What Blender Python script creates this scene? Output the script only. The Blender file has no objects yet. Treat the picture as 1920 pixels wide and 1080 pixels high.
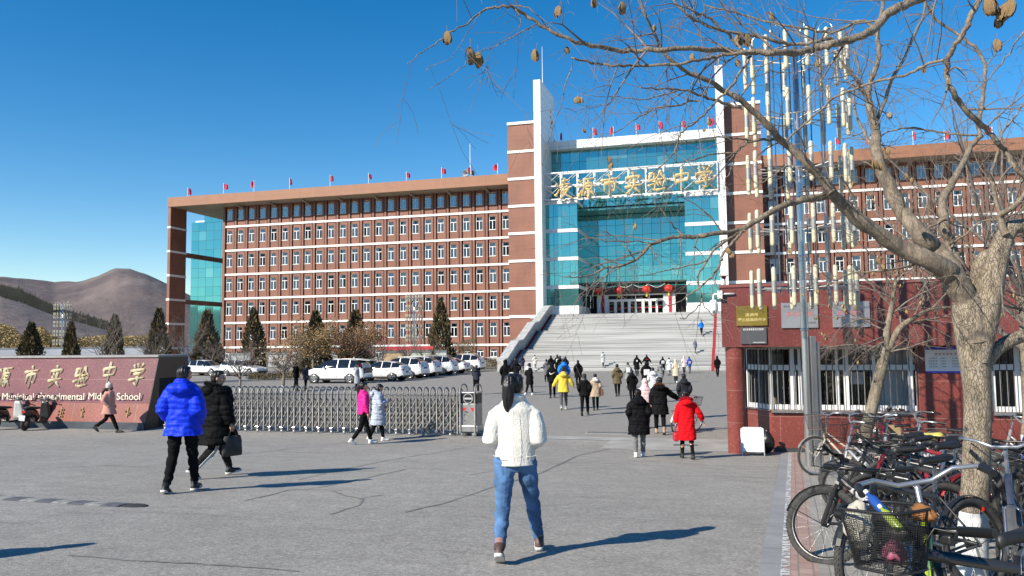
import bpy, bmesh, math, random
from math import sin, cos, radians, pi, sqrt, atan, atan2, hypot
from mathutils import Vector, Matrix, noise
import numpy as np
random.seed(7)
sc = bpy.context.scene
COL = sc.collection

# ------------------------------------------------------------------ camera
H0 = 2.77                       # camera height above the school yard
TH = radians(15.6)              # the campus axes are turned against the view
FPX = 1480.0
ROLL = 0.011
PITCH = math.atan(103 / FPX)
_fw0 = Vector((-sin(TH), cos(TH), 0)); _r0 = Vector((cos(TH), sin(TH), 0)); _up = Vector((0, 0, 1))
FW = _fw0 * cos(PITCH) + _up * sin(PITCH)
_u = _up * cos(PITCH) - _fw0 * sin(PITCH)
RT = _r0 * cos(ROLL) - _u * sin(ROLL)
UP = _u * cos(ROLL) + _r0 * sin(ROLL)
CAM = Vector((0, 0, H0))
cd = bpy.data.cameras.new('camera'); cam = bpy.data.objects.new('camera', cd); COL.objects.link(cam)
M3 = Matrix((RT, UP, -FW)).transposed()
cam.matrix_world = Matrix.Translation(CAM) @ M3.to_4x4()
cd.sensor_width = 36; cd.lens = 36 * FPX / 1920; cd.clip_start = 0.05; cd.clip_end = 6000
sc.camera = cam

# ------------------------------------------------------------------ sky and sun
SUN_EL = radians(33.5); SUN_AZ = radians(52)      # shadows run along (cos az, sin az)
world = bpy.data.worlds.new('World'); sc.world = world; world.use_nodes = True
nt = world.node_tree
bg = nt.nodes['Background']
sky = nt.nodes.new('ShaderNodeTexSky'); sky.sky_type = 'NISHITA'; sky.sun_disc = False
sky.sun_elevation = SUN_EL
sky.sun_rotation = math.atan2(-cos(SUN_AZ), -sin(SUN_AZ)) % (2 * pi)
sky.altitude = 900; sky.air_density = 1.0; sky.dust_density = 0.0; sky.ozone_density = 1.0
hs = nt.nodes.new('ShaderNodeHueSaturation'); hs.inputs['Hue'].default_value = 0.5; hs.inputs['Saturation'].default_value = 1.5
nt.links.new(sky.outputs[0], hs.inputs['Color']); nt.links.new(hs.outputs[0], bg.inputs[0]); bg.inputs[1].default_value = 0.108
sd = bpy.data.lights.new('sun', 'SUN'); sd.energy = 5.0; sd.angle = radians(0.5); sd.color = (1.0, 0.925, 0.79)
so = bpy.data.objects.new('sun', sd); COL.objects.link(so)
so.rotation_euler = Vector((cos(SUN_AZ) * cos(SUN_EL), sin(SUN_AZ) * cos(SUN_EL), -sin(SUN_EL))).to_track_quat('-Z', 'Y').to_euler()
sc.view_settings.view_transform = 'Standard'; sc.view_settings.look = 'None'
sc.view_settings.gamma = 1; sc.view_settings.exposure = 0.55
try:
    sc.cycles.max_bounces = 6; sc.cycles.diffuse_bounces = 1; sc.cycles.transparent_max_bounces = 12
    sc.cycles.use_adaptive_sampling = True; sc.cycles.use_denoising = True
except Exception: pass

# ------------------------------------------------------------------ projection helpers (for placing by true distance)
def ray(px, py): return FW + RT * ((px - 960) / FPX) - UP * ((py - 540) / FPX)
def fdepth(p): return Vector(p).dot(_fw0)
def at_depth(px, py, D):
    d = ray(px, py); t = D / d.dot(_fw0); return CAM + d * t
def at_y(px, py, y):
    d = ray(px, py); return CAM + d * (y / d.y)
def zg(x, y):                    # the forecourt falls gently towards the gate
    t = (20.5 - y) / 0.6
    s = 0.6 * (math.log1p(math.exp(t)) if t < 30 else t)
    return min(0.0654 * s, 1.2)
def at_ground(px, py, dz=0.0):
    d = ray(px, py); t = 2.0
    lo, hi = 0.5, 400.0
    f = lambda t: H0 + d.z * t - zg(d.x * t, d.y * t) - dz
    n = 4000
    prev = lo
    for i in range(1, n):
        t = lo * (hi / lo) ** (i / n)
        if f(t) < 0:
            a, b = prev, t
            for _ in range(30):
                m = (a + b) / 2
                if f(m) < 0: b = m
                else: a = m
            p = CAM + d * b; return p
        prev = t
    return CAM + d * hi

# ------------------------------------------------------------------ materials
MAT = {}
def mat(name, col, rough=0.6, metal=0.0, var=0.0, vscale=8.0, bump=0.0, bscale=60.0, spec=0.5, col2=None, detail=6, emit=None, coat=0.0, trans=0.0, sheen=0.0, stretch=None):
    if name in MAT: return MAT[name]
    m = bpy.data.materials.new(name); m.use_nodes = True
    n = m.node_tree.nodes; l = m.node_tree.links
    b = n['Principled BSDF']
    b.inputs['Base Color'].default_value = (*col, 1); b.inputs['Roughness'].default_value = rough
    b.inputs['Metallic'].default_value = metal; b.inputs['Specular IOR Level'].default_value = spec
    b.inputs['Coat Weight'].default_value = coat; b.inputs['Coat Roughness'].default_value = 0.04
    b.inputs['Transmission Weight'].default_value = trans
    if sheen:
        b.inputs['Sheen Weight'].default_value = sheen
    if var or bump or col2:
        tc = n.new('ShaderNodeTexCoord')
        src = tc.outputs['Object']
        if stretch:
            mp = n.new('ShaderNodeMapping'); mp.inputs['Scale'].default_value = stretch; l.new(src, mp.inputs[0]); src = mp.outputs[0]
    if var or col2:
        t = n.new('ShaderNodeTexNoise'); t.inputs['Scale'].default_value = vscale; t.inputs['Detail'].default_value = detail
        l.new(src, t.inputs['Vector'])
        r = n.new('ShaderNodeValToRGB'); l.new(t.outputs['Fac'], r.inputs[0])
        c2 = col2 or tuple(min(1, c * (1 + var)) for c in col)
        c1 = col if col2 else tuple(c * (1 - var) for c in col)
        r.color_ramp.elements[0].position = 0.35; r.color_ramp.elements[1].position = 0.65
        r.color_ramp.elements[0].color = (*c1, 1); r.color_ramp.elements[1].color = (*c2, 1)
        l.new(r.outputs[0], b.inputs['Base Color'])
    if bump:
        t2 = n.new('ShaderNodeTexNoise'); t2.inputs['Scale'].default_value = bscale; t2.inputs['Detail'].default_value = 5
        l.new(src, t2.inputs['Vector'])
        bp = n.new('ShaderNodeBump'); bp.inputs['Strength'].default_value = 1.0; bp.inputs['Distance'].default_value = bump
        l.new(t2.outputs['Fac'], bp.inputs['Height']); l.new(bp.outputs[0], b.inputs['Normal'])
    if emit:
        b.inputs['Emission Color'].default_value = (*emit[:3], 1); b.inputs['Emission Strength'].default_value = emit[3]
    MAT[name] = m
    return m
def nodes_of(m): return m.node_tree.nodes, m.node_tree.links, m.node_tree.nodes['Principled BSDF']

# ------------------------------------------------------------------ object helpers
def tag(o, label=None, cat=None, group=None, kind=None):
    if label: o['label'] = label
    if cat: o['category'] = cat
    if group: o['group'] = group
    if kind: o['kind'] = kind
    return o
def thing(name, label, cat, loc=(0, 0, 0), rz=0.0, group=None):
    o = bpy.data.objects.new(name, None); COL.objects.link(o)
    o.empty_display_size = 0.2
    o.location = loc; o.rotation_euler = (0, 0, rz)
    return tag(o, label, cat, group)
def link(name, me, parent=None, loc=None):
    o = bpy.data.objects.new(name, me); COL.objects.link(o)
    if parent is not None: o.parent = parent
    if loc is not None: o.location = loc
    return o
_kids = {}
def copy_tree(o, loc=None, rz=None, label=None, group=None, parent=None):
    c = o.copy(); COL.objects.link(c)
    if parent is not None: c.parent = parent
    if loc is not None: c.location = loc
    if rz is not None: c.rotation_euler = (c.rotation_euler[0], c.rotation_euler[1], rz)
    if label: c['label'] = label
    if group: c['group'] = group
    for ch in list(o.children): copy_tree(ch, parent=c)
    return c

class MB:
    """collects vertices and faces, linked later as ONE mesh object"""
    def __init__(s): s.v = []; s.f = []; s.m = []; s.s = []; s.mi = 0; s.sm = False; s.T = None
    def _add(s, vs, fs, smooth=None):
        o = len(s.v)
        if s.T is not None: vs = [tuple(s.T @ Vector(p)) for p in vs]
        s.v.extend([tuple(p) for p in vs])
        sm = s.sm if smooth is None else smooth
        for f in fs:
            s.f.append(tuple(i + o for i in f)); s.m.append(s.mi); s.s.append(sm)
        return s
    def box(s, x0, y0, z0, x1, y1, z1):
        x0, x1 = min(x0, x1), max(x0, x1); y0, y1 = min(y0, y1), max(y0, y1); z0, z1 = min(z0, z1), max(z0, z1)
        v = [(x0,y0,z0),(x1,y0,z0),(x1,y1,z0),(x0,y1,z0),(x0,y0,z1),(x1,y0,z1),(x1,y1,z1),(x0,y1,z1)]
        return s._add(v, [(0,3,2,1),(4,5,6,7),(0,1,5,4),(1,2,6,5),(2,3,7,6),(3,0,4,7)], False)
    def rbox(s, x0, y0, z0, x1, y1, z1, r=0.01):
        """box with chamfered edges"""
        bm = bmesh.new(); bmesh.ops.create_cube(bm, size=1)
        for v in bm.verts: v.co = Vector(((x0+x1)/2 + v.co.x*(x1-x0), (y0+y1)/2 + v.co.y*(y1-y0), (z0+z1)/2 + v.co.z*(z1-z0)))
        bmesh.ops.bevel(bm, geom=bm.edges[:], offset=r, segments=2, affect='EDGES', profile=0.5)
        return s.bm(bm, False)
    def bm(s, bm, smooth=True):
        bm.verts.ensure_lookup_table(); bm.verts.index_update()
        vs = [v.co.copy() for v in bm.verts]; fs = [tuple(v.index for v in f.verts) for f in bm.faces]
        bm.free(); return s._add(vs, fs, smooth)
    def quad(s, a, b, c, d): return s._add([a, b, c, d], [(0,1,2,3)], False)
    def poly(s, pts): return s._add(pts, [tuple(range(len(pts)))], False)
    def prism(s, pts, d):
        """extrude a planar polygon by the vector d"""
        d = Vector(d); n = len(pts); a = [Vector(p) for p in pts]
        v = a + [p + d for p in a]
        fs = [tuple(range(n))[::-1], tuple(range(n, 2*n))] + [(i, (i+1) % n, n+(i+1) % n, n+i) for i in range(n)]
        return s._add(v, fs, False)
    def tube(s, pts, r, seg=8, caps=True, smooth=True, closed=False):
        pts = [Vector(p) for p in pts]; n = len(pts)
        rs = [r]*n if isinstance(r, (int, float)) else list(r)
        vs = []; fs = []
        up = None
        for i, p in enumerate(pts):
            if closed: t = pts[(i+1) % n] - pts[i-1]
            else: t = pts[min(i+1, n-1)] - pts[max(i-1, 0)]
            if t.length < 1e-9: t = Vector((0,0,1))
            t.normalize()
            if up is None:
                up = Vector((0,0,1)) if abs(t.z) < 0.9 else Vector((1,0,0))
            a = up - t * up.dot(t)
            if a.length < 1e-6: a = t.orthogonal()
            a.normalize(); up = a; b = t.cross(a)
            for k in range(seg):
                g = 2*pi*k/seg
                vs.append(p + (a*cos(g) + b*sin(g)) * rs[i])
        m = n if closed else n-1
        for i in range(m):
            j = (i+1) % n
            for k in range(seg):
                k2 = (k+1) % seg
                fs.append((i*seg+k, i*seg+k2, j*seg+k2, j*seg+k))
        s._add(vs, fs, smooth)
        if caps and not closed:
            o = len(s.v) - len(vs)
            for base in (0, (n-1)*seg):
                s.f.append(tuple(o+base+k for k in range(seg))); s.m.append(s.mi); s.s.append(False)
        return s
    def cyl(s, a, b, r, r2=None, seg=12, caps=True, smooth=True): return s.tube([a, b], [r, r if r2 is None else r2], seg, caps, smooth)
    def lathe(s, prof, axis=(0,0,1), origin=(0,0,0), seg=16, smooth=True):
        """prof: list of (radius, height) turned round the axis"""
        ax = Vector(axis).normalized(); a = ax.orthogonal().normalized(); b = ax.cross(a); o = Vector(origin)
        vs = []; fs = []; n = len(prof)
        for (r, h) in prof:
            for k in range(seg):
                g = 2*pi*k/seg; vs.append(o + ax*h + (a*cos(g)+b*sin(g))*r)
        for i in range(n-1):
            for k in range(seg):
                k2 = (k+1) % seg; fs.append((i*seg+k, i*seg+k2, (i+1)*seg+k2, (i+1)*seg+k))
        return s._add(vs, fs, smooth)
    def ell(s, c, r, seg=12, rings=8, rot=None):
        c = Vector(c); vs = []; fs = []
        for i in range(rings+1):
            t = pi*i/rings
            for k in range(seg):
                g = 2*pi*k/seg
                p = Vector((sin(t)*cos(g)*r[0], sin(t)*sin(g)*r[1], cos(t)*r[2]))
                if rot is not None: p = rot @ p
                vs.append(c+p)
        for i in range(rings):
            for k in range(seg):
                k2 = (k+1) % seg; fs.append((i*seg+k, (i+1)*seg+k, (i+1)*seg+k2, i*seg+k2))
        return s._add(vs, fs, True)
    def loft(s, rings, caps=True, smooth=True):
        n = len(rings[0]); vs = [p for r in rings for p in r]; fs = []
        for i in range(len(rings)-1):
            for k in range(n):
                k2 = (k+1) % n; fs.append((i*n+k, i*n+k2, (i+1)*n+k2, (i+1)*n+k))
        if caps: fs += [tuple(range(n))[::-1], tuple((len(rings)-1)*n + k for k in range(n))]
        return s._add(vs, fs, smooth)
    def mesh(s, name, mats):
        me = bpy.data.meshes.new(name)
        me.from_pydata(s.v, [], s.f)
        if not isinstance(mats, (list, tuple)): mats = [mats]
        for m in mats: me.materials.append(m)
        if len(mats) > 1: me.polygons.foreach_set('material_index', s.m)
        me.polygons.foreach_set('use_smooth', s.s)
        me.update(); me.validate(clean_customdata=False)
        return me
    def build(s, name, mats, parent=None, loc=None): return link(name, s.mesh(name, mats), parent, loc)
    def build_each(s, name, mats, parent=None):
        """every loose piece as an object of its own"""
        par = list(range(len(s.v)))
        def fd(i):
            while par[i] != i: par[i] = par[par[i]]; i = par[i]
            return i
        for f in s.f:
            a = fd(f[0])
            for q in f[1:]: par[fd(q)] = a
        gr = {}
        for k, f in enumerate(s.f): gr.setdefault(fd(f[0]), []).append(k)
        out = []
        for ks in gr.values():
            m = MB(); ix = {}
            for k in ks:
                g = []
                for i in s.f[k]:
                    if i not in ix: ix[i] = len(m.v); m.v.append(s.v[i])
                    g.append(ix[i])
                m.f.append(tuple(g)); m.m.append(s.m[k]); m.s.append(s.s[k])
            out.append(m.build(name, mats, parent))
        return out
    def empty(s): return not s.f
def clean(o):
    bm = bmesh.new(); bm.from_mesh(o.data); bmesh.ops.recalc_face_normals(bm, faces=bm.faces); bm.to_mesh(o.data); bm.free(); return o
# ------------------------------------------------------------------ shared materials
def grid_lines(m, axes, size, width, dark, offset=(0, 0, 0), jitter=0.0):
    """thin joint lines between tiles, laid out in object coordinates along two axes (size = tile, width = joint)"""
    n, l, b = nodes_of(m)
    tc = n.new('ShaderNodeTexCoord'); sp = n.new('ShaderNodeSeparateXYZ'); l.new(tc.outputs['Object'], sp.inputs[0])
    outs = []
    for ax, sz in zip(axes, size):
        d = n.new('ShaderNodeMath'); d.operation = 'DIVIDE'; l.new(sp.outputs[ax], d.inputs[0]); d.inputs[1].default_value = sz
        f = n.new('ShaderNodeMath'); f.operation = 'FRACT'; l.new(d.outputs[0], f.inputs[0])
        c = n.new('ShaderNodeMath'); c.operation = 'LESS_THAN'; l.new(f.outputs[0], c.inputs[0]); c.inputs[1].default_value = width / sz
        outs.append(c)
    mx = n.new('ShaderNodeMath'); mx.operation = 'MAXIMUM'; l.new(outs[0].outputs[0], mx.inputs[0]); l.new(outs[-1].outputs[0], mx.inputs[1])
    mix = n.new('ShaderNodeMixRGB'); l.new(mx.outputs[0], mix.inputs[0])
    old = b.inputs['Base Color']
    if old.is_linked: l.new(old.links[0].from_socket, mix.inputs[1])
    else: mix.inputs[1].default_value = old.default_value
    mix.inputs[2].default_value = (*dark, 1)
    l.new(mix.outputs[0], b.inputs['Base Color'])
    return m

def asphalt():
    m = mat('asphalt', (0.2, 0.196, 0.19), 0.85)
    n, l, b = nodes_of(m)
    tc = n.new('ShaderNodeTexCoord')
    def noi(scale, det=4, rough=0.6):
        t = n.new('ShaderNodeTexNoise'); t.inputs['Scale'].default_value = scale; t.inputs['Detail'].default_value = det; t.inputs['Roughness'].default_value = rough
        l.new(tc.outputs['Object'], t.inputs['Vector']); return t
    def ramp(src, p0, c0, p1, c1):
        r = n.new('ShaderNodeValToRGB'); l.new(src, r.inputs[0]); e = r.color_ramp.elements
        e[0].position = p0; e[1].position = p1; e[0].color = (*c0, 1); e[1].color = (*c1, 1); return r
    def mul(a, bb, fac=1.0):
        x = n.new('ShaderNodeMixRGB'); x.blend_type = 'MULTIPLY'; x.inputs[0].default_value = fac
        l.new(a, x.inputs[1]); l.new(bb, x.inputs[2]); return x.outputs[0]
    big = ramp(noi(0.22, 5, 0.65).outputs['Fac'], 0.3, (0.262, 0.245, 0.22), 0.72, (0.335, 0.315, 0.285))
    mid = ramp(noi(2.6, 6, 0.7).outputs['Fac'], 0.3, (0.86, 0.86, 0.86), 0.7, (1.1, 1.1, 1.1))
    # aggregate: small stones, light and dark
    vo = n.new('ShaderNodeTexVoronoi'); vo.inputs['Scale'].default_value = 95; l.new(tc.outputs['Object'], vo.inputs['Vector'])
    sep = n.new('ShaderNodeSeparateColor'); l.new(vo.outputs['Color'], sep.inputs[0])
    ag = ramp(sep.outputs[0], 0.0, (0.74, 0.74, 0.74), 1.0, (1.24, 1.24, 1.24))
    vo2 = n.new('ShaderNodeTexVoronoi'); vo2.inputs['Scale'].default_value = 38; l.new(tc.outputs['Object'], vo2.inputs['Vector'])
    sep2 = n.new('ShaderNodeSeparateColor'); l.new(vo2.outputs['Color'], sep2.inputs[0])
    ag2 = ramp(sep2.outputs[1], 0.0, (0.8, 0.8, 0.8), 1.0, (1.2, 1.2, 1.2))
    # streaks and dark smears along the traffic direction
    mp = n.new('ShaderNodeMapping'); mp.inputs['Scale'].default_value = (0.5, 3.2, 1); mp.inputs['Rotation'].default_value = (0, 0, 0.15); l.new(tc.outputs['Object'], mp.inputs[0])
    st = n.new('ShaderNodeTexNoise'); st.inputs['Scale'].default_value = 0.9; st.inputs['Detail'].default_value = 8; st.inputs['Roughness'].default_value = 0.72; l.new(mp.outputs[0], st.inputs['Vector'])
    sm = ramp(st.outputs['Fac'], 0.28, (0.62, 0.62, 0.64), 0.45, (1, 1, 1))
    chalk = ramp(st.outputs['Fac'], 0.66, (1, 1, 1), 0.78, (1.22, 1.22, 1.2))
    c = mul(big.outputs[0], mid.outputs[0]); c = mul(c, ag.outputs[0]); c = mul(c, ag2.outputs[0]); c = mul(c, sm.outputs[0], 0.8); c = mul(c, chalk.outputs[0], 0.8)
    l.new(c, b.inputs['Base Color'])
    bp = n.new('ShaderNodeBump'); bp.inputs['Distance'].default_value = 0.0045; l.new(vo.outputs['Distance'], bp.inputs['Height']); l.new(bp.outputs[0], b.inputs['Normal'])
    return m

def pavers(name, c1, c2, mortar, scale, bw=0.5, rh=0.25, rot=0.0, msize=0.012, vary=0.3):
    m = mat(name, c1, 0.85)
    n, l, b = nodes_of(m)
    tc = n.new('ShaderNodeTexCoord'); mp = n.new('ShaderNodeMapping'); mp.inputs['Rotation'].default_value = (0, 0, rot); l.new(tc.outputs['Object'], mp.inputs[0])
    br = n.new('ShaderNodeTexBrick'); l.new(mp.outputs[0], br.inputs['Vector'])
    br.inputs['Color1'].default_value = (*c1, 1); br.inputs['Color2'].default_value = (*c2, 1); br.inputs['Mortar'].default_value = (*mortar, 1)
    br.inputs['Scale'].default_value = scale; br.inputs['Mortar Size'].default_value = msize; br.inputs['Brick Width'].default_value = bw; br.inputs['Row Height'].default_value = rh
    t = n.new('ShaderNodeTexNoise'); t.inputs['Scale'].default_value = 3; t.inputs['Detail'].default_value = 8; t.inputs['Roughness'].default_value = 0.7; l.new(tc.outputs['Object'], t.inputs['Vector'])
    r = n.new('ShaderNodeValToRGB'); l.new(t.outputs['Fac'], r.inputs[0]); e = r.color_ramp.elements
    e[0].position = 0.3; e[1].position = 0.7; e[0].color = (1-vary, 1-vary, 1-vary, 1); e[1].color = (1+vary*.5, 1+vary*.5, 1+vary*.5, 1)
    x = n.new('ShaderNodeMixRGB'); x.blend_type = 'MULTIPLY'; x.inputs[0].default_value = 1; l.new(br.outputs['Color'], x.inputs[1]); l.new(r.outputs[0], x.inputs[2])
    t2 = n.new('ShaderNodeTexNoise'); t2.inputs['Scale'].default_value = 160; l.new(tc.outputs['Object'], t2.inputs['Vector'])
    r2 = n.new('ShaderNodeValToRGB'); l.new(t2.outputs['Fac'], r2.inputs[0]); r2.color_ramp.elements[0].position = .3; r2.color_ramp.elements[1].position = .7
    r2.color_ramp.elements[0].color = (.85,.85,.85,1); r2.color_ramp.elements[1].color = (1.12,1.12,1.12,1)
    x2 = n.new('ShaderNodeMixRGB'); x2.blend_type = 'MULTIPLY'; x2.inputs[0].default_value = 1; l.new(x.outputs[0], x2.inputs[1]); l.new(r2.outputs[0], x2.inputs[2])
    l.new(x2.outputs[0], b.inputs['Base Color'])
    bp = n.new('ShaderNodeBump'); bp.inputs['Distance'].default_value = 0.006; bp.invert = True; l.new(br.outputs['Fac'], bp.inputs['Height']); l.new(bp.outputs[0], b.inputs['Normal'])
    return m

def granite(name, base, speck, rough=0.28, stain=0.25, sp_amount=0.72):
    m = mat(name, base, rough)
    n, l, b = nodes_of(m)
    tc = n.new('ShaderNodeTexCoord')
    vo = n.new('ShaderNodeTexVoronoi'); vo.inputs['Scale'].default_value = 55; l.new(tc.outputs['Object'], vo.inputs['Vector'])
    sep = n.new('ShaderNodeSeparateColor'); l.new(vo.outputs['Color'], sep.inputs[0])
    r = n.new('ShaderNodeValToRGB'); l.new(sep.outputs[0], r.inputs[0]); r.color_ramp.interpolation = 'CONSTANT'
    e = r.color_ramp.elements; e[0].color = (*[c*.84 for c in base], 1); e[1].position = 0.3; e[1].color = (*base, 1)
    q = e.new(0.62); q.color = (*[c*1.1 for c in base], 1); q = e.new(0.975); q.color = (*[c*.6+k*.4 for c, k in zip(speck, base)], 1)
    t = n.new('ShaderNodeTexNoise'); t.inputs['Scale'].default_value = 0.8; t.inputs['Detail'].default_value = 7; l.new(tc.outputs['Object'], t.inputs['Vector'])
    r2 = n.new('ShaderNodeValToRGB'); l.new(t.outputs['Fac'], r2.inputs[0]); e2 = r2.color_ramp.elements
    e2[0].position = .3; e2[1].position = .7; e2[0].color = (1-stain,)*3 + (1,); e2[1].color = (1+stain*.6,)*3 + (1,)
    x = n.new('ShaderNodeMixRGB'); x.blend_type = 'MULTIPLY'; x.inputs[0].default_value = 1; l.new(r.outputs[0], x.inputs[1]); l.new(r2.outputs[0], x.inputs[2])
    l.new(x.outputs[0], b.inputs['Base Color'])
    return m

TILE = mat('brown_tile', (0.218, 0.090, 0.058), 0.6, var=0.12, vscale=.5)
grid_lines(TILE, ('X', 'Z'), (0.9, 0.6), 0.02, (0.29, 0.125, 0.08))
TILE_E = mat('eave_tile', (0.285, 0.128, 0.07), 0.55, var=0.06, vscale=0.8)
grid_lines(TILE_E, ('X', 'Z'), (1.2, 0.7), 0.025, (0.35, 0.18, 0.11))
WHITE = mat('white_paint', (0.78, 0.77, 0.74), 0.5, var=0.04, vscale=2)
PANELW = mat('white_panel', (0.74, 0.75, 0.74), 0.4, var=0.04, vscale=0.7)
grid_lines(PANELW, ('X', 'Z'), (1.0, 1.05), 0.03, (0.3, 0.31, 0.32))
PANELS = mat('white_panel_side', (0.74, 0.75, 0.74), 0.4, var=0.04, vscale=0.7)
grid_lines(PANELS, ('Y', 'Z'), (1.3, 1.05), 0.03, (0.3, 0.31, 0.32))
CREAM = mat('cream_render', (0.30, 0.245, 0.18), 0.8, var=0.12, vscale=0.6)
STONE = mat('grey_stone', (0.36, 0.36, 0.35), 0.75, var=0.25, vscale=2.2, bump=0.004, bscale=25)
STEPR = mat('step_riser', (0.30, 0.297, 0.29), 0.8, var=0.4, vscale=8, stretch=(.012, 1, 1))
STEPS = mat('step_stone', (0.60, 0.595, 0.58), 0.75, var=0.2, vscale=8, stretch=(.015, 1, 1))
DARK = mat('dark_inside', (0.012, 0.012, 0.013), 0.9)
CURT = mat('curtain_cloth', (0.80, 0.79, 0.76), 0.9, var=0.18, vscale=9, stretch=(1, 1, 0.05))
STEEL = mat('brushed_steel', (0.55, 0.55, 0.54), 0.28, 0.9, var=0.12, vscale=12, stretch=(1, 1, 0.08))
STEELD = mat('dull_steel', (0.36, 0.355, 0.34), 0.42, 0.75, var=0.15, vscale=6)
CHROME = mat('chrome', (0.6, 0.6, 0.6), 0.12, 1.0)
BLACKP = mat('black_plastic', (0.012, 0.012, 0.013), 0.45)
BLACKM = mat('black_matte', (0.02, 0.02, 0.021), 0.8)
RUBBER = mat('tyre_rubber', (0.045, 0.043, 0.041), 0.85, var=0.35, vscale=30)
RED = mat('red_paint', (0.55, 0.02, 0.03), 0.5)
GOLD = mat('gold_letter', (0.78, 0.58, 0.27), 0.38, 0.35)
GOLDW = mat('pale_gold_letter', (0.85, 0.74, 0.46), 0.3, 0.35)
def glass_pane(nm='window_pane', ior=1.45):
    m = bpy.data.materials.new(nm); m.use_nodes = True; n = m.node_tree.nodes; l = m.node_tree.links
    n.remove(n['Principled BSDF'])
    tr = n.new('ShaderNodeBsdfTransparent'); tr.inputs[0].default_value = (0.93, 0.95, 0.96, 1)
    gl = n.new('ShaderNodeBsdfGlossy'); gl.inputs['Roughness'].default_value = 0.02
    fr = n.new('ShaderNodeFresnel'); fr.inputs[0].default_value = ior
    mx = n.new('ShaderNodeMixShader'); l.new(fr.outputs[0], mx.inputs[0]); l.new(tr.outputs[0], mx.inputs[1]); l.new(gl.outputs[0], mx.inputs[2])
    l.new(mx.outputs[0], n['Material Output'].inputs[0]); return m
PANE = glass_pane(); PANET = glass_pane('top_window_pane', 3.2)
TEAL = mat('teal_mirror_glass', (0.125, 0.385, 0.385), 0.04, 0.8)
TEALB = mat('teal_glass_blue', (0.10, 0.355, 0.375), 0.04, 0.8)
TEALL = mat('teal_glass_pale', (0.18, 0.44, 0.43), 0.08, 0.7)
MULL = mat('curtain_wall_joint', (0.03, 0.10, 0.12), 0.5)
# ------------------------------------------------------------------ ground
mb = MB()
ys = [-80, -20, 0, 1, 2, 2.5] + [3 + .5*i for i in range(46)] + [27, 40, 2500]
rows = [[(-2500, y, zg(0, y) if y < 27 else 0), (2500, y, zg(0, y) if y < 27 else 0)] for y in ys]
for a, b in zip(rows, rows[1:]): mb.quad(a[0], a[1], b[1], b[0])
tag(mb.build('forecourt_asphalt', asphalt()), kind='structure')

YARDP = pavers('yard_paver', (0.27, 0.25, 0.225), (0.30, 0.278, 0.25), (0.20, 0.19, 0.175), 3.2, 0.6, 0.3, 0.0, 0.012, 0.14)
mb = MB(); rows = [[(-60, y, zg(0, y)+.004), (60, y, zg(0, y)+.004)] for y in (22.7, 23.2, 24, 25, 27, 96)]
for a, b in zip(rows, rows[1:]): mb.quad(a[0], a[1], b[1], b[0])
tag(mb.build('yard_paving', YARDP), kind='structure')
# pale concrete band under the gate track
CONC = mat('concrete', (0.33, 0.32, 0.30), 0.85, var=0.14, vscale=1.6, bump=0.002, bscale=40)
mb = MB(); rows = [[(-19, y, zg(0, y)+.008), (0.2, y, zg(0, y)+.008)] for y in (22.35, 22.7, 23.1)]
for a, b in zip(rows, rows[1:]): mb.quad(a[0], a[1], b[1], b[0])
mb2 = MB(); mb2.box(-19, 22.62, .06, 0.2, 22.66, .062)
tag(mb.build('gate_track_strip', CONC), kind='structure')
apr = MB(); rows = [[(-3.4, y, zg(0, y)+.006), (0.1, y, zg(0, y)+.006)] for y in (20.4, 21, 21.6, 22.2, 22.34)]
for a, b in zip(rows, rows[1:]): apr.quad(a[0], a[1], b[1], b[0])
tag(apr.build('concrete_apron', CONC), kind='structure')

# sealed cracks in the asphalt, thin dark bitumen seams laid as real strips
SEAM = mat('bitumen_seam', (0.175, 0.168, 0.158), 0.8, var=0.25, vscale=5)
cr = MB()
def seam(pts, w):
    P = []
    for (a, b) in zip(pts, pts[1:]):
        n = max(2, int(hypot(b[0]-a[0], b[1]-a[1]) / 14))
        for i in range(n):
            t = i/n; P.append((a[0]+(b[0]-a[0])*t + random.uniform(-1.5, 1.5), a[1]+(b[1]-a[1])*t + random.uniform(-.8, .8)))
    P.append(pts[-1])
    G = [at_ground(*p) for p in P]
    L = []; R = []
    for i, g in enumerate(G):
        d = G[min(i+1, len(G)-1)] - G[max(i-1, 0)]; d.z = 0
        if d.length < 1e-6: d = Vector((1, 0, 0))
        d.normalize(); nn = Vector((-d.y, d.x, 0)); ww = w * random.uniform(.4, 1.1)
        for S, s in ((L, 1), (R, -1)):
            q = g + nn*ww*s; S.append((q.x, q.y, zg(q.x, q.y) + .0045))
    for i in range(len(G)-1): cr.quad(L[i], L[i+1], R[i+1], R[i])
seam([(400, 857), (560, 840), (680, 828)], .02)
seam([(560, 900), (640, 880), (760, 858), (900, 835)], .02)
seam([(460, 940), (540, 920), (600, 915), (760, 880)], .018)
seam([(625, 922), (650, 930), (680, 935), (674, 947), (620, 965)], .02)
seam([(676, 934), (720, 928)], .015)
seam([(760, 960), (830, 945), (905, 920), (1020, 885), (1080, 855), (1150, 840)], .022)
seam([(130, 1042), (260, 1052), (420, 1060), (560, 1072)], .022)
seam([(1148, 840), (1210, 823)], .02)
seam([(880, 890), (1010, 872), (1150, 862), (1330, 872)], .013)
seam([(30, 880), (130, 876), (230, 872)], .015)
seam([(1040, 800), (1300, 806), (1345, 808)], .012)
tag(cr.build('asphalt_seams', SEAM), kind='structure')

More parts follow.
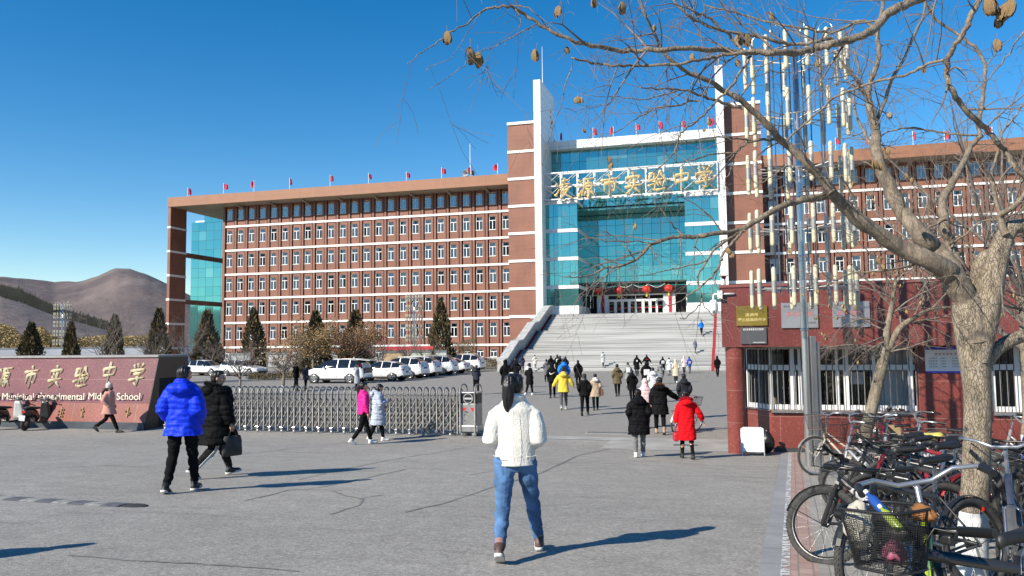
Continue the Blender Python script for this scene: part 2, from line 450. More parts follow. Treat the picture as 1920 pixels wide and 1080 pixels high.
# worn chalk marks and pale scuffs
SCUFF = mat('chalk_scuff', (0.55, 0.545, 0.53), 0.9)
n, l, b = nodes_of(SCUFF)
tc = n.new('ShaderNodeTexCoord'); t = n.new('ShaderNodeTexNoise'); t.inputs['Scale'].default_value = 9; t.inputs['Detail'].default_value = 8; t.inputs['Roughness'].default_value = .8
mp = n.new('ShaderNodeMapping'); mp.inputs['Scale'].default_value = (.35, 2.2, 1); l.new(tc.outputs['Object'], mp.inputs[0]); l.new(mp.outputs[0], t.inputs['Vector'])
r = n.new('ShaderNodeValToRGB'); r.color_ramp.elements[0].position = .52; r.color_ramp.elements[1].position = .66; r.color_ramp.elements[1].color = (.8,.8,.8,1); l.new(t.outputs['Fac'], r.inputs[0]); l.new(r.outputs[0], b.inputs['Alpha'])
sf = MB()
for (x0, y0, x1, y1, x2, y2, x3, y3) in [(1040,940,1250,985,1280,975,1060,930), (60,905,260,890,260,896,60,912), (1010,948,1100,960,1110,955,1020,944), (700, 905, 1020, 880, 1020, 888, 700, 915)]:
    pts = [at_ground(*p) for p in ((x0,y0),(x1,y1),(x2,y2),(x3,y3))]
    N = 6
    for i in range(N):
        for j in range(1):
            A = pts[0].lerp(pts[1], i/N); B = pts[0].lerp(pts[1], (i+1)/N); C = pts[3].lerp(pts[2], (i+1)/N); D = pts[3].lerp(pts[2], i/N)
            sf.quad(*[(q.x, q.y, zg(q.x, q.y)+.006) for q in (A, B, C, D)])
tag(sf.build('chalk_scuffs', SCUFF), kind='structure')

# ------------------------------------------------------------------ far hills
def hills(name, prof, D0, D1, colr, seed, amp, px0, px1, back=False):
    """terrain rising from depth D0 to a ridge at D1, the ridge height following prof (pixel x, pixel y)"""
    m = MB(); m.sm = True
    nx, ny = 150, 46
    xs = [p[0] for p in prof]; yv = [p[1] for p in prof]
    V = []
    for j in range(ny):
        t = j/(ny-1)
        for i in range(nx):
            px = px0 + (px1-px0)*i/(nx-1)
            D = D0 + (D1*1.7-D0)*t
            py = float(np.interp(px, xs, yv))
            top = at_depth(px, py, D1).z
            s = min(1, (D-D0)/(D1-D0))
            h = top * (s*s*(3-2*s)) if D < D1 else top * max(0.0, 1-((D-D1)/(D1*.75))**1.3)
            p = at_depth(px, 640, D)
            h += amp * noise.fractal(Vector((p.x/160, p.y/160, seed)), 0.9, 2.1, 5) * min(1, s*2.5) * (0.25 if s > .9 else 1)
            V.append((p.x, p.y, max(h, -1)-.5))
    F = [(j*nx+i, j*nx+i+1, (j+1)*nx+i+1, (j+1)*nx+i) for j in range(ny-1) for i in range(nx-1)]
    m._add(V, F, True)
    return tag(m.build(name, colr), kind='structure')
HILL = mat('dry_hillside', (0.085, 0.065, 0.066), 0.95, col2=(0.175, 0.135, 0.122), vscale=0.011, detail=14, bump=2.2, bscale=0.09)
hills('hill_ridge', [(-200, 500), (-60, 515), (0, 527), (40, 534), (100, 541), (150, 534), (190, 520), (215, 511), (240, 509), (270, 515), (300, 527), (345, 548), (400, 575), (470, 610), (600, 640)], 380, 900, HILL, 3.1, 9, -320, 640)
hills('near_hill_slope', [(-300, 525), (0, 560), (80, 585), (140, 602), (200, 618), (260, 632), (320, 645), (500, 648)], 260, 480, HILL, 8.7, 3, -320, 560)
# hills on the far side of the street, behind the viewer: they are what the glass front mirrors
m = MB(); V = []; nx, ny = 60, 8
for j in range(ny):
    for i in range(nx):
        X = -420 + 840*i/(nx-1); t = j/(ny-1)
        top = 34 + 15*noise.fractal(Vector((X/70, 2.2, 0)), 1, 2, 4)
        V.append((X, -190 - 120*t, top*t*(2-t) - .5 + 1.2))
m._add(V, [(j*nx+i, (j+1)*nx+i, (j+1)*nx+i+1, j*nx+i+1) for j in range(ny-1) for i in range(nx-1)], True)
tag(m.build('street_side_hill', mat('wooded_slope', (0.03, 0.045, 0.03), 0.95, col2=(0.08, 0.075, 0.05), vscale=0.06)), kind='structure')

# ------------------------------------------------------------------ main school building
BZ = [2.56 + 3.58*k for k in range(9)]          # levels of the white bands
FY = 101.0                                       # front of the wing walls
XL, XT0, XT1 = -72.8, -27.7, -23.5               # wing end, left tower
PYL, PYR = (-23.5, -22.6), (-1.25, -0.35)
XR0, XR1 = 3.85, 36.0
bld = thing('school_building', 'long brown tiled school with white bands, teal glass front and two white pylons', 'school', (0, 0, 0))
bay = 1.858
wall = MB(); band = MB(); win_places = []
def wing(x0, x1, phase):
    nb = int((x1-x0)/bay) + 1
    zt = 23.48
    wall.box(x0, FY+.5, 0, x1, FY+.8, zt)                       # backing wall, seen in the grooves
    x = x0 + phase; c = 0
    while x < x1 - .4:
        wx0, wx1 = x, x+.93
        px1 = min(x+1.235, x1)
        for k in range(-1, 6):
            zb = BZ[k] if k >= 0 else 0
            top = BZ[k+1]-.16
            bot = zb+.16 if k >= 0 else 0.0
            w1 = BZ[k+1]-.62; w0 = BZ[k+1]-2.42
            if k == 5: top = zt; w1 = BZ[5]+2.65; w0 = BZ[5]+1.05
            if k == -1: w0 = .95; w1 = 1.95
            wall.box(wx0, FY, bot, px1, FY+.52, w0); wall.box(wx0, FY, w1, px1, FY+.52, top)
            if px1 > wx1: wall.box(min(wx1, x1), FY+.001, w0, px1, FY+.52, w1)
            if wx1 <= x1: win_places.append((wx0, w0, wx1, w1, k))
        if x+1.385 < x1: wall.box(x+1.385, FY-.11, 0, min(x+1.69, x1), FY+.52, zt)
        x += bay; c += 1
    for k in range(6): band.box(x0, FY-.13, BZ[k]-.145, x1, FY+.3, BZ[k]+.145)
wing(XL+.45, XT0+.3, .15)
wall.box(XL, FY-.05, 0, XL+.30, FY+15, 23.48)
wing(XR0, XR1, .75)
# body behind the wings
wall.box(XL+.3, FY+.8, 0, XT0, FY+15, 23.5); wall.box(XR0, FY+.8, 0, XR1+14, FY+15, 23.5)
# towers
for (a, b) in ((XT0, XT1), (PYR[1], XR0)):
    wall.box(a, 97.9, 0, b, FY+12, 31.2)
    for k in range(8): band.box(a-.03, 97.8, BZ[k]-.17, b+.03, 98.0, BZ[k]+.17)
    band.box(a-.05, 97.75, 31.2, b+.05, FY+12, 31.55)
# end portal, left
wall.box(-80.4, 98.3, 0, -79.95, 101.85, 23.48)
for k in range(6): band.box(-80.45, 98.22, BZ[k]-.16, -79.9, 101.9, BZ[k]+.16)
wall.box(-80.4, 101.85, BZ[4]-.55, -79.95, 111.3, BZ[4]+.15); wall.box(-80.4, 101.85, BZ[2]-.55, -79.95, 111.3, BZ[2]+.15)
wall.box(-80.4, 111.3, 0, -79.95, 111.8, 23.48)
wall.build('wall', TILE, bld)
band.build_each('floor_band', WHITE, bld)
# eaves
ev = MB(); ev.box(-80.45, 98.2, 23.51, XT0-.002, FY+12, 24.9); ev.box(XR0+.002, 98.2, 23.51, XR1+14, FY+12, 24.9)
ev.build_each('eave_fascia', TILE_E, bld)
sf = MB(); sf.box(-79.94, 98.3, 23.481, XT0-.01, FY+.2, 23.507); sf.box(XR0+.01, 98.3, 23.481, XR1, FY+.2, 23.507); sf.box(-79.94, FY+.2, 23.481, XL-.02, 111, 23.507)
for i in range(9):
    for X in ([XL+3.2+i*5.45] if i < 8 else []) + ([XR0+4+i*5.45] if i < 6 else []):
        sf.prism([(X, 98.7, 23.48), (X, FY-.08, 23.48), (X, FY-.08, 23.05)], (.3, 0, 0))
sf.build_each('soffit', CREAM, bld)
# grey stone base of the wings
bs = MB()
for X0, X1 in ((XL, XT0), (XR0, XR1)):
    x = X0
    bs.box(X0, FY-.17, 0, X1, FY-.135, .9)
bs.build_each('stone_base', STONE, bld)
# bottom of tower faces get a low stone plinth too
# windows --------------------------------------------------------------
FRAMEW = mat('window_frame_white', (0.78, 0.78, 0.77), 0.4)
def window_mesh(kind, w, h, rnd):
    m = MB()
    tr = h*.68
    m.mi = 0
    m.box(0, .10, 0, w, .17, .07); m.box(0, .10, h-.05, w, .16, h); m.box(0, .10, .07, .05, .16, h-.05); m.box(w-.05, .10, .07, w, .16, h-.05)
    m.box(-.03, -.05, -.05, w+.03, .10, .0)
    if kind != 'top':
        m.box(.05, .10, tr, w-.05, .16, tr+.09); m.box(w*.5-.05, .10, .07, w*.5+.05, .16, tr)
    else:
        m.box(w*.5-.03, .10, .07, w*.5+.03, .16, h-.05); m.box(.05, .10, h*.86, w-.05, .16, h*.86+.05)
    m.mi = 4 if kind == 'top' else 1; m.quad((.04, .13, .06), (w-.04, .13, .06), (w-.04, .13, h-.04), (.04, .13, h-.04))
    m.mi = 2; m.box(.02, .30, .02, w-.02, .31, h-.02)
    m.mi = 3
    def curtain(x0, x1, z0, z1):
        n = max(3, int((x1-x0)/.07)); P = []
        for i in range(n+1):
            x = x0+(x1-x0)*i/n; P.append((x, .19 + (.022 if i % 2 else 0) + rnd.uniform(-.006, .006)))
        for i in range(n): m.quad((P[i][0], P[i][1], z0), (P[i+1][0], P[i+1][1], z0), (P[i+1][0], P[i+1][1], z1), (P[i][0], P[i][1], z1))
    if kind == 'full': curtain(.06, w-.06, .06, h-.06)
    if kind == 'right': curtain(w*.35, w-.06, .06, h-.06)
    if kind == 'left': curtain(.06, w*.45, .06, h-.06)
    if kind == 'sides': curtain(.06, w*.3, .06, h-.06); curtain(w*.68, w-.06, .06, h-.06)
    if kind == 'valance': curtain(.06, w-.06, tr+.1, h-.06); curtain(w*.55, w-.06, .06, tr)
    return m.mesh('window', [FRAMEW, PANET if kind == 'top' else PANE, DARK, CURT, PANET])
rw = random.Random(5)
WV = {}
for kd in ('full', 'right', 'left', 'sides', 'valance', 'none'):
    WV[kd] = [window_mesh(kd, .93, 1.8, rw) for _ in range(2)]
WTOP = window_mesh('top', .93, 1.6, rw); WBASE = window_mesh('sides', .93, 1.0, rw)
def shown(p):          # nearest windows first; the ground storey behind cars and the gatehouse last
    x0, z0, x1, z1, k = p
    q = Vector(((x0+x1)/2, FY, (z0+z1)/2)) - CAM
    px = 960 + FPX*q.dot(RT)/q.dot(FW); py = 540 - FPX*q.dot(UP)/q.dot(FW)
    hid = k < 0 or (px > 1437 and py > 530) or (px < 850 and py > 590) or px > 1930
    return (hid, q.length)
win_places.sort(key=shown)
rest = MB()
for i, p in enumerate(win_places):
    x0, z0, x1, z1, k = p
    if k == 5: me = WTOP
    elif k == -1: me = WBASE
    else: me = rw.choice(WV[rw.choices(['full', 'right', 'left', 'sides', 'valance', 'none'], [8, 2.2, 1.0, 2.0, 1.2, 1.6])[0]])
    if i < 98: link('window', me, bld, (x0, FY, z0))
    else:
        rest_T = Matrix.Translation((x0, FY, z0))
        o = len(rest.v)
        rest.v.extend([tuple(rest_T @ v.co) for v in me.vertices])
        for f in me.polygons: rest.f.append(tuple(o+q for q in f.vertices)); rest.m.append(f.material_index); rest.s.append(False)
ro = rest.build('window', [FRAMEW, PANE, DARK, CURT, PANET], bld); ro['kind'] = 'stuff'; ro['label'] = 'the smaller windows of the far end bays'

# pylons -----------------------------------------------------------------
for (a, b) in (PYL, PYR):
    yf = 95.2 if a < -10 else 96.7
    p = MB(); p.mi = 0; p.box(a, yf, 0, b, yf+.4, 36.0); p.mi = 1; p.box(a, yf+.401, 0, b, 103.0, 36.0)
    p.mi = 2
    for zz in (31.2, 31.9, 32.6, 33.3): p.box(b-.01, 100.9, zz, b+.006, 101.25, zz+.28)
    po = p.build('pylon', [PANELW, PANELS, BLACKM], bld)
    rod = MB(); rod.cyl(((a+b)/2, 98.5, 36), ((a+b)/2, 98.5, 41.5 if a < -10 else 39), .05, .02, 6); rod.build('lightning_rod', WHITE, po)
# curtain wall -----------------------------------------------------------
rg = random.Random(11)
def curtain_wall(mm, origin, ux, uz, nx, nz, tilt=.004):
    """panes as separate slightly tilted sheets, dark joints between"""
    o = Vector(origin); ux = Vector(ux); uz = Vector(uz); nrm = ux.cross(uz).normalized()
    for i in range(nx):
        for j in range(nz):
            g = .022
            a = o + ux*(i) + uz*(j)
            eu = ux.normalized()*g; ez = uz.normalized()*g
            t = [rg.uniform(-tilt, tilt)*ux.length for _ in range(3)]
            c = [a+eu+ez, a+ux-eu+ez, a+ux-eu+uz-ez, a+eu+uz-ez]
            offs = [t[0], t[1], t[1]+t[2]-t[0], t[2]]
            c = [p + nrm*(.02+f) for p, f in zip(c, offs)]
            mm.mi = 0 if rg.random() < .8 else (1 if rg.random() < .6 else 2)
            mm.quad(*c)
    mm.mi = 3
    c = [o, o+ux*nx, o+ux*nx+uz*nz, o+uz*nz]; mm.quad(*[p for p in c])
TM = [TEAL, TEALB, TEALL, MULL]
bxL = (PYL[1], -18.5); bxR = (-5.25, PYR[0]); BY = 97.3; RY = 105.6; UY = 101.2
cw = MB()
for (a, b) in (bxL, bxR):
    w = b-a
    for k in range(1, 5):
        z0 = BZ[k]+.22; z1 = BZ[k+1]-.22 if k < 5 else 0
        if k == 1: z0 += 1.0
        curtain_wall(cw, (a, BY, z0), (w/4, 0, 0), (0, 0, (z1-z0)/2), 4, 2)
    if a < -10: cw.build('bay_glass', TM, bld); cw = MB()
cw.build('bay_glass', TM, bld); cw = MB()
# side of the left bay, turned to the recess
for k in range(1, 5):
    z0 = BZ[k]+.22 + (1.0 if k == 1 else 0); z1 = BZ[k+1]-.22
    curtain_wall(cw, (bxL[1], BY+.05, z0), (0, (RY-BY)/6, 0), (0, 0, (z1-z0)/2), 6, 2)
cw.build('bay_side_glass', TM, bld); cw = MB()
# recessed middle, above the doors, and the upper front behind the truss
z0 = 10.1; z1 = BZ[5]-.6
curtain_wall(cw, (bxL[1], RY, z0), ((bxR[0]-bxL[1])/11, 0, 0), (0, 0, (z1-z0)/7), 11, 7)
cw.build('recessed_glass', TM, bld); cw = MB()
curtain_wall(cw, (PYL[1], UY, BZ[5]-.1), ((PYR[0]-PYL[1])/17, 0, 0), (0, 0, (28.0-BZ[5]+.1)/5), 17, 5)
cw.build('upper_glass', TM, bld); cw = MB()
# stair tower at the left end
curtain_wall(cw, (-86.9, 112, .2), (1.45, 0, 0), (0, 0, 1.55), 9, 15); curtain_wall(cw, (-84.4, 111.95, 23.3), (1.45, 0, 0), (0, 0, 1.55), 4, 1)
cw.build('stair_tower_glass', TM, bld)
fb = MB()
for (a, b) in (bxL, bxR):
    for k in range(2, 6):
        fb.box(a-.02 if a > -10 else a, BY-.12, BZ[k]-.22, b+.02 if a < -10 else b, RY if k < 5 else UY, BZ[k]+.22)
    fb.box(a, BY-.05, 4, b, RY, BZ[1]+1.24)
fb.box(PYL[1], 99.9, 28.0, PYR[0], UY+3, 29.1)
fb.box(-86.9, 113, 23.6, -84.6, 118, 23.9)
fb.build_each('white_cladding', PANELW, bld)
md = MB()
md.box(bxL[1], UY, BZ[5]-.55, bxR[0], RY, BZ[5]-.25)                  # soffit over the recess
md.box(PYL[1], UY+.15, BZ[5], PYR[0], FY+12, 28.0)
md.build_each('recess_soffit', mat('soffit_metal', (0.10, 0.30, 0.32), 0.2, .5), bld)
bk = MB()
bk.box(bxL[1], RY+.15, 9, bxR[0], RY+6, BZ[5])
bk.box(-86.7, 112.2, 0, -73.9, 120, 23.4)
for (a, b) in (bxL, bxR): bk.box(a+.1, BY+.15, 4, b-.1, RY, BZ[5]-.3)
bk.build_each('core', MULL, bld)
# entrance --------------------------------------------------------------
LZ = 6.15
def ex(px): return at_y(px, 590, RY-.2).x
e = MB(); e.mi = 0
zt = 8.95
X = [ex(v) for v in (1104, 1120.5, 1141, 1245, 1267.5, 1287.5, 1293.5)]
e.box(bxL[1], RY-.6, LZ, X[0], RY, zt); e.box(X[1], RY-.6, LZ, X[2], RY, zt); e.box(X[3], RY-.6, LZ, X[4], RY, zt); e.box(X[5], RY-.6, LZ, bxR[0], RY, zt)
e.box(bxL[1], RY-.55, zt, bxR[0], RY, 9.3)
e.build('entrance_wall', PANELW, bld)
e = MB(); e.box(bxL[1], RY-.9, 9.05, bxR[0], RY-.62, 10.0); e.build('entrance_lintel', mat('dark_brown_panel', (0.06, 0.028, 0.02), 0.4), bld)
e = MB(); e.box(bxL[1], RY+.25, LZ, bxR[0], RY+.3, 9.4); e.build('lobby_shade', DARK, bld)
nd = 8; wd = (X[3]-X[2])/nd
fr = MB(); fr.box(X[2], RY-.35, 8.2, X[3], RY-.22, 8.42); fr.box(X[2], RY-.35, 8.9, X[3], RY-.22, 9.02)
for i in range(5): fr.box(X[2]+i*wd*2-.05, RY-.35, 8.42, X[2]+i*wd*2+.05, RY-.22, 8.9)
fr.mi = 1; fr.quad((X[2], RY-.28, 8.42), (X[3], RY-.28, 8.42), (X[3], RY-.28, 8.9), (X[2], RY-.28, 8.9))
fr.build('transom_frame', [WHITE, PANE], bld)
for i in range(nd):
    d = MB(); x0 = X[2]+i*wd; x1 = x0+wd
    sw = .24 if i in (1, 2, 3, 5, 6) else .14
    d.box(x0+.01, RY-.34, LZ+.02, x0+sw, RY-.24, 8.2); d.box(x1-.12, RY-.34, LZ+.02, x1-.01, RY-.24, 8.2); d.box(x0+sw, RY-.34, LZ+.02, x1-.12, RY-.24, LZ+.25); d.box(x0+sw, RY-.34, 8.1, x1-.12, RY-.24, 8.2)
    d.mi = 1; d.quad((x0+.1, RY-.28, LZ+.2), (x1-.1, RY-.28, LZ+.2), (x1-.1, RY-.28, 8.15), (x0+.1, RY-.28, 8.15))
    d.mi = 2; d.box(x0+sw+.02, RY-.31, LZ+1.05, x1-.14, RY-.29, LZ+1.16)
    d.build('door', [WHITE, PANE, RED], bld)
CANG = glass_pane('canopy_glass', 1.5)
cp = MB()
y0, y1 = RY-2.7, RY-.1
za, zb2 = 10.5, 10.75
cp.mi = 1; cp.quad((bxL[1]+.4, y0, za), (bxR[0]+.2, y0, za), (bxR[0]+.2, y1, zb2), (bxL[1]+.4, y1, zb2))
cp.mi = 0
for i in range(8):
    x = bxL[1]+.4 + i*(bxR[0]-bxL[1]-.3)/7
    cp.tube([(x, y0, za-.05), (x, y1, zb2-.05)], .07, 6); cp.tube([(x, y0+.1, za-.05), (x, y1, 9.7)], .05, 6)
for i in range(9):
    t = i/8; yy = y0+(y1-y0)*t; zz = za+(zb2-za)*t
    cp.tube([(bxL[1]+.3, yy, zz-.02), (bxR[0]+.3, yy, zz-.02)], .035 if 0 < i < 8 else .09, 6)
for xx in (bxL[1]+2.5, bxR[0]-1.0): cp.tube([(xx, y0+.8, za), (xx, RY, 13.0)], .05, 6)
cp.build('canopy', [STEELD, CANG], bld)
wr = MB()
def lantern(px, py, z_off=0):
    c = at_y(px, py, RY-2.5)
    L = thing('red_lantern', 'round red lantern with yellow tassel hanging under the entrance canopy', 'lantern', c, 0, 'red lanterns over the entrance')
    m = MB(); m.sm = True
    prof = []
    for i in range(15):
        a = -pi/2 + pi*i/14
        prof.append((max(.02, .62*cos(a)), .47*sin(a)))
    m.lathe(prof, seg=24); m.build('shade', mat('lantern_silk', (0.5, 0.012, 0.008), 0.5, var=.15, vscale=4), L)
    m = MB(); m.lathe([(.0, .40), (.2, .40), (.2, .48), (0, .48)], seg=14); m.lathe([(.0, -.48), (.2, -.48), (.2, -.40), (0, -.40)], seg=14); m.cyl((0, 0, .48), (0, 0, 10.3-c.z), .012, seg=5)
    m.build('cap', mat('lantern_cap', (0.7, 0.4, 0.06), 0.4, .3), L)
    m = MB(); m.lathe([(.02, -.48), (.06, -.55), (.13, -.85), (.15, -.95), (0, -.95)], seg=10); m.build('tassel', mat('yellow_fringe', (0.7, 0.5, 0.04), 0.8), L)
    m = MB()
    for a in (-.25, 0.05, .32):
        m.box(-.02+a*.8, -.545+abs(a)*.12, -.15, .1+a*.8, -.50+abs(a)*.12, .15)
    m.build('gold_mark', mat('lantern_gold', (0.8, 0.45, 0.08), 0.5), L)
    return L
for i, (px, py) in enumerate(((1120.7, 544.5), (1160, 544), (1212.6, 542.5), (1254, 540.5))):
    L = lantern(px, py)
    L['label'] = ['round red lantern at the left end of the entrance canopy', 'round red lantern between the end lantern and the red door sign, left half', 'round red lantern just right of the small red door sign', 'round red lantern at the right end of the entrance canopy, over a red couplet'][i]
for i, px in enumerate((1130.5, 1256.8)):
    c = at_y(px, 567, RY-.63)
    t = thing('couplet_banner', ['vertical red couplet banner on the pier left of the glass doors', 'vertical red couplet banner on the pier right of the glass doors'][i], 'banner', (c.x, RY-.64, LZ+.35), 0, 'red couplets beside the doors')
    m = MB(); m.box(-.22, -.015, 0, .22, .015, 2.55); m.build('cloth', mat('couplet_red', (0.55, 0.015, 0.05), 0.6), t)
    m = MB(); r_ = random.Random(i)
    for k in range(7):
        z = .2+k*.32
        for q in range(5): m.box(-.13+r_.uniform(0, .05), -.022, z+q*.045, .13-r_.uniform(0, .05), -.017, z+q*.045+.018)
        m.box(-.015, -.0225, z, .015, -.0175, z+.22)
    m.build('characters', mat('couplet_ink', (0.05, 0.01, 0.01), 0.6), t)
c = at_y(1192.5, 545, RY-.91)
t = thing('door_sign', 'small dark red sign board on the lintel over the glass doors', 'sign', c)
m = MB(); m.rbox(-.38, -.06, -.16, .38, -.002, .16, .02); m.build('panel', mat('sign_red', (0.2, 0.01, 0.02), .4), t)
m = MB(); [m.box(-.28+i*.2, -.07, -.08, -.16+i*.2, -.062, .08) for i in range(3)]; m.build('lettering', RED, t)
# fairy lights swagged under the canopy
m = MB()
for i in range(5):
    a = at_y(1097+i*30, 533, RY-2.5); b2 = at_y(1127+i*30, 533-i*.5, RY-2.5)
    m.tube([a.lerp(b2, t/8) - Vector((0, 0, .45*sin(pi*t/8))) for t in range(9)], .03, 5)
tag(m.build('light_string', WHITE), 'white string of lights swagged under the entrance canopy', 'light string')

# entrance steps ----------------------------------------------------------
SX0, SX1 = -21.4, -1.75
st = MB(); y = 74.2; z = 0.0
nst = 42; rise = LZ/nst; tread = .405
prof = [(y, 0)]
stairs_lands = []
for i in range(nst):
    prof.append((y, z+rise)); z += rise; y += tread
    if i in (13, 27): stairs_lands.append((y, z)); y += 1.45
    prof.append((y, z))
YT = y
STN = pavers('step_slab', (0.43, 0.425, 0.415), (0.50, 0.495, 0.485), (0.25, 0.25, 0.24), 1.0, 1.6, 3.0, 0, .012, .16)
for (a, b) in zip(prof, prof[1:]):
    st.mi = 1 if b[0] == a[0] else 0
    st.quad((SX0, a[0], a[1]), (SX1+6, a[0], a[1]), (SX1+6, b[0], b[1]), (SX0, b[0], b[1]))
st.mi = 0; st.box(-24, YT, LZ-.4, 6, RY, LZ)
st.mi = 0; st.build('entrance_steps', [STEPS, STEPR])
tag(bpy.data.objects['entrance_steps'], kind='structure')
for X, lab in ((SX0+.03, 'red carpet strip running up the left edge of the entrance steps'), (SX1-.28, 'red carpet strip running up the right edge of the entrance steps')):
    rp = MB()
    for a, b in zip(prof, prof[1:]):
        rp.quad((X, a[0]-.005, a[1]+.005), (X+.3, a[0]-.005, a[1]+.005), (X+.3, b[0]-.005, b[1]+.005), (X, b[0]-.005, b[1]+.005))
    tag(rp.build('step_edge_carpet', mat('carpet_red', (0.30, 0.03, 0.035), 0.9)), lab, 'carpet')
# side parapet with level tops at the landings
def parapet(x0, x1, nm, lab):
    pr = []
    hh = 1.15
    y1 = 74.2-.5
    pts = [(y1, hh-.1), (y1+.9, hh)]
    yy = y1+.9
    pts += [(74.2+14*.405-1.0, 14*rise+hh-.35), (stairs_lands[0][0]+.9, 14*rise+hh-.2)]
    pts += [(stairs_lands[0][0]+1.45+14*.405-1.0, 28*rise+hh-.35), (stairs_lands[1][0]+.9, 28*rise+hh-.2)]
    pts += [(YT-.6, LZ+hh-.25), (YT+1.2, LZ+hh-.1)]
    body = pts + [(YT+1.2, 0), (y1, 0)]
    m = MB(); m.prism([(x0, p[0], p[1]) for p in body], (x1-x0, 0, 0))
    o = m.build(nm, STONE); clean(o)
    tag(o, lab, 'parapet')
    c = MB()
    for a, b in zip(pts, pts[1:]): c.prism([(x0-.08, a[0], a[1]+.003), (x1+.08, a[0], a[1]+.003), (x1+.08, b[0], b[1]+.003), (x0-.08, b[0], b[1]+.003)], (0, 0, .16))
    cc = c.build('coping', mat('coping_stone', (0.42, 0.42, 0.41), .7, var=.15, vscale=2), o); clean(cc)
parapet(SX0-.75, SX0-.02, 'stair_parapet', 'grey stone stepped parapet along the left side of the entrance steps')

# sign truss and gold characters ---------------------------------------------
TY = BY-.25
tr = thing('sign_truss', 'white steel lattice truss carrying gold characters across the glass front', 'sign frame', (0, 0, 0))
ZB, ZT = BZ[5]+.32, BZ[5]+3.7
ZM = (ZB+ZT)/2
m = MB(); npan = 10; X0, X1 = PYL[1]+.03, PYR[0]-.03; dx = (X1-X0)/npan
for yy in (TY-.55, TY+.35):
    for zz in (ZB, ZM, ZT): m.box(X0, yy-.06, zz-.07, X1, yy+.06, zz+.07)
m.build('chord', WHITE, tr)
for i in range(npan+1):
    m = MB(); x = X0+i*dx
    for yy in (TY-.55, TY+.35): m.box(x-.06, yy-.05, ZB, x+.06, yy+.05, ZT)
    for zz in (ZB, ZM, ZT): m.tube([(x, TY-.55, zz), (x, TY+.35, zz)], .04, 4)
    m.build('upright', WHITE, tr)
m = MB()
for i in range(npan):
    x = X0+i*dx
    for (za_, zb_) in ((ZB, ZM), (ZM, ZT)):
        s = (i + (za_ == ZM)) % 2
        left = i < npan/2
        if za_ == ZM: a, b = ((x, ZM), (x+dx, ZT)) if left else ((x, ZT), (x+dx, ZM))
        else: a, b = ((x, ZM), (x+dx, ZB)) if left else ((x, ZB), (x+dx, ZM))
        m.tube([(a[0], TY-.55, a[1]), (b[0], TY-.55, b[1])], .05, 5); m.tube([(a[0], TY+.35, a[1]), (b[0], TY+.35, b[1])], .05, 5)
        if i in (0, npan-1): m.tube([(a[0], TY-.5, a[1]+b[1]-a[1]), (b[0], TY-.5, a[1])], .05, 5)
m.build('brace', WHITE, tr)

STROKES = {
'凌': [[(10,30),(22,42)],[(6,84),(16,74),(28,55)],[(42,19),(75,14)],[(58,4),(58,33)],[(34,37),(60,33),(88,30)],[(48,42),(38,54)],[(66,40),(82,52)],[(54,52),(34,76)],[(50,62),(74,58),(58,80),(34,97)],[(50,68),(70,84),(97,97)]],
'源': [[(12,16),(24,26)],[(5,42),(18,50)],[(6,92),(16,78),(28,60)],[(36,15),(60,12),(93,9)],[(43,14),(39,50),(25,90)],[(66,19),(58,32)],[(48,34),(49,62)],[(48,35),(81,32),(78,61)],[(50,47),(76,45)],[(50,60),(78,58)],[(64,60),(64,94),(53,87)],[(50,70),(39,88)],[(76,68),(92,86)]],
'市': [[(48,3),(55,17)],[(6,30),(50,25),(94,21)],[(26,42),(25,78)],[(26,43),(79,38),(76,76),(65,72)],[(51,26),(52,60),(50,100)]],
'实': [[(47,1),(54,13)],[(18,22),(12,38)],[(18,25),(85,18),(75,33)],[(33,36),(43,43)],[(28,50),(39,56)],[(8,68),(50,62),(92,58)],[(58,30),(55,60),(40,80),(14,97)],[(60,72),(86,94)]],
'验': [[(10,17),(37,13),(33,45)],[(17,20),(13,46),(41,42),(37,90),(25,82)],[(4,70),(36,60)],[(69,3),(58,24),(42,42)],[(66,10),(78,28),(98,45)],[(54,43),(79,40)],[(50,54),(57,71)],[(66,52),(69,67)],[(90,50),(78,74)],[(43,90),(93,82)]],
'中': [[(15,29),(20,64)],[(15,32),(86,24),(79,57)],[(20,61),(80,55)],[(52,1),(51,50),(49,100)]],
'学': [[(23,6),(31,19)],[(46,1),(51,14)],[(80,0),(64,19)],[(14,28),(7,44)],[(14,31),(89,24),(77,40)],[(31,45),(69,40),(52,55)],[(52,53),(58,70),(55,91),(38,82)],[(5,70),(50,64),(95,59)]],
}
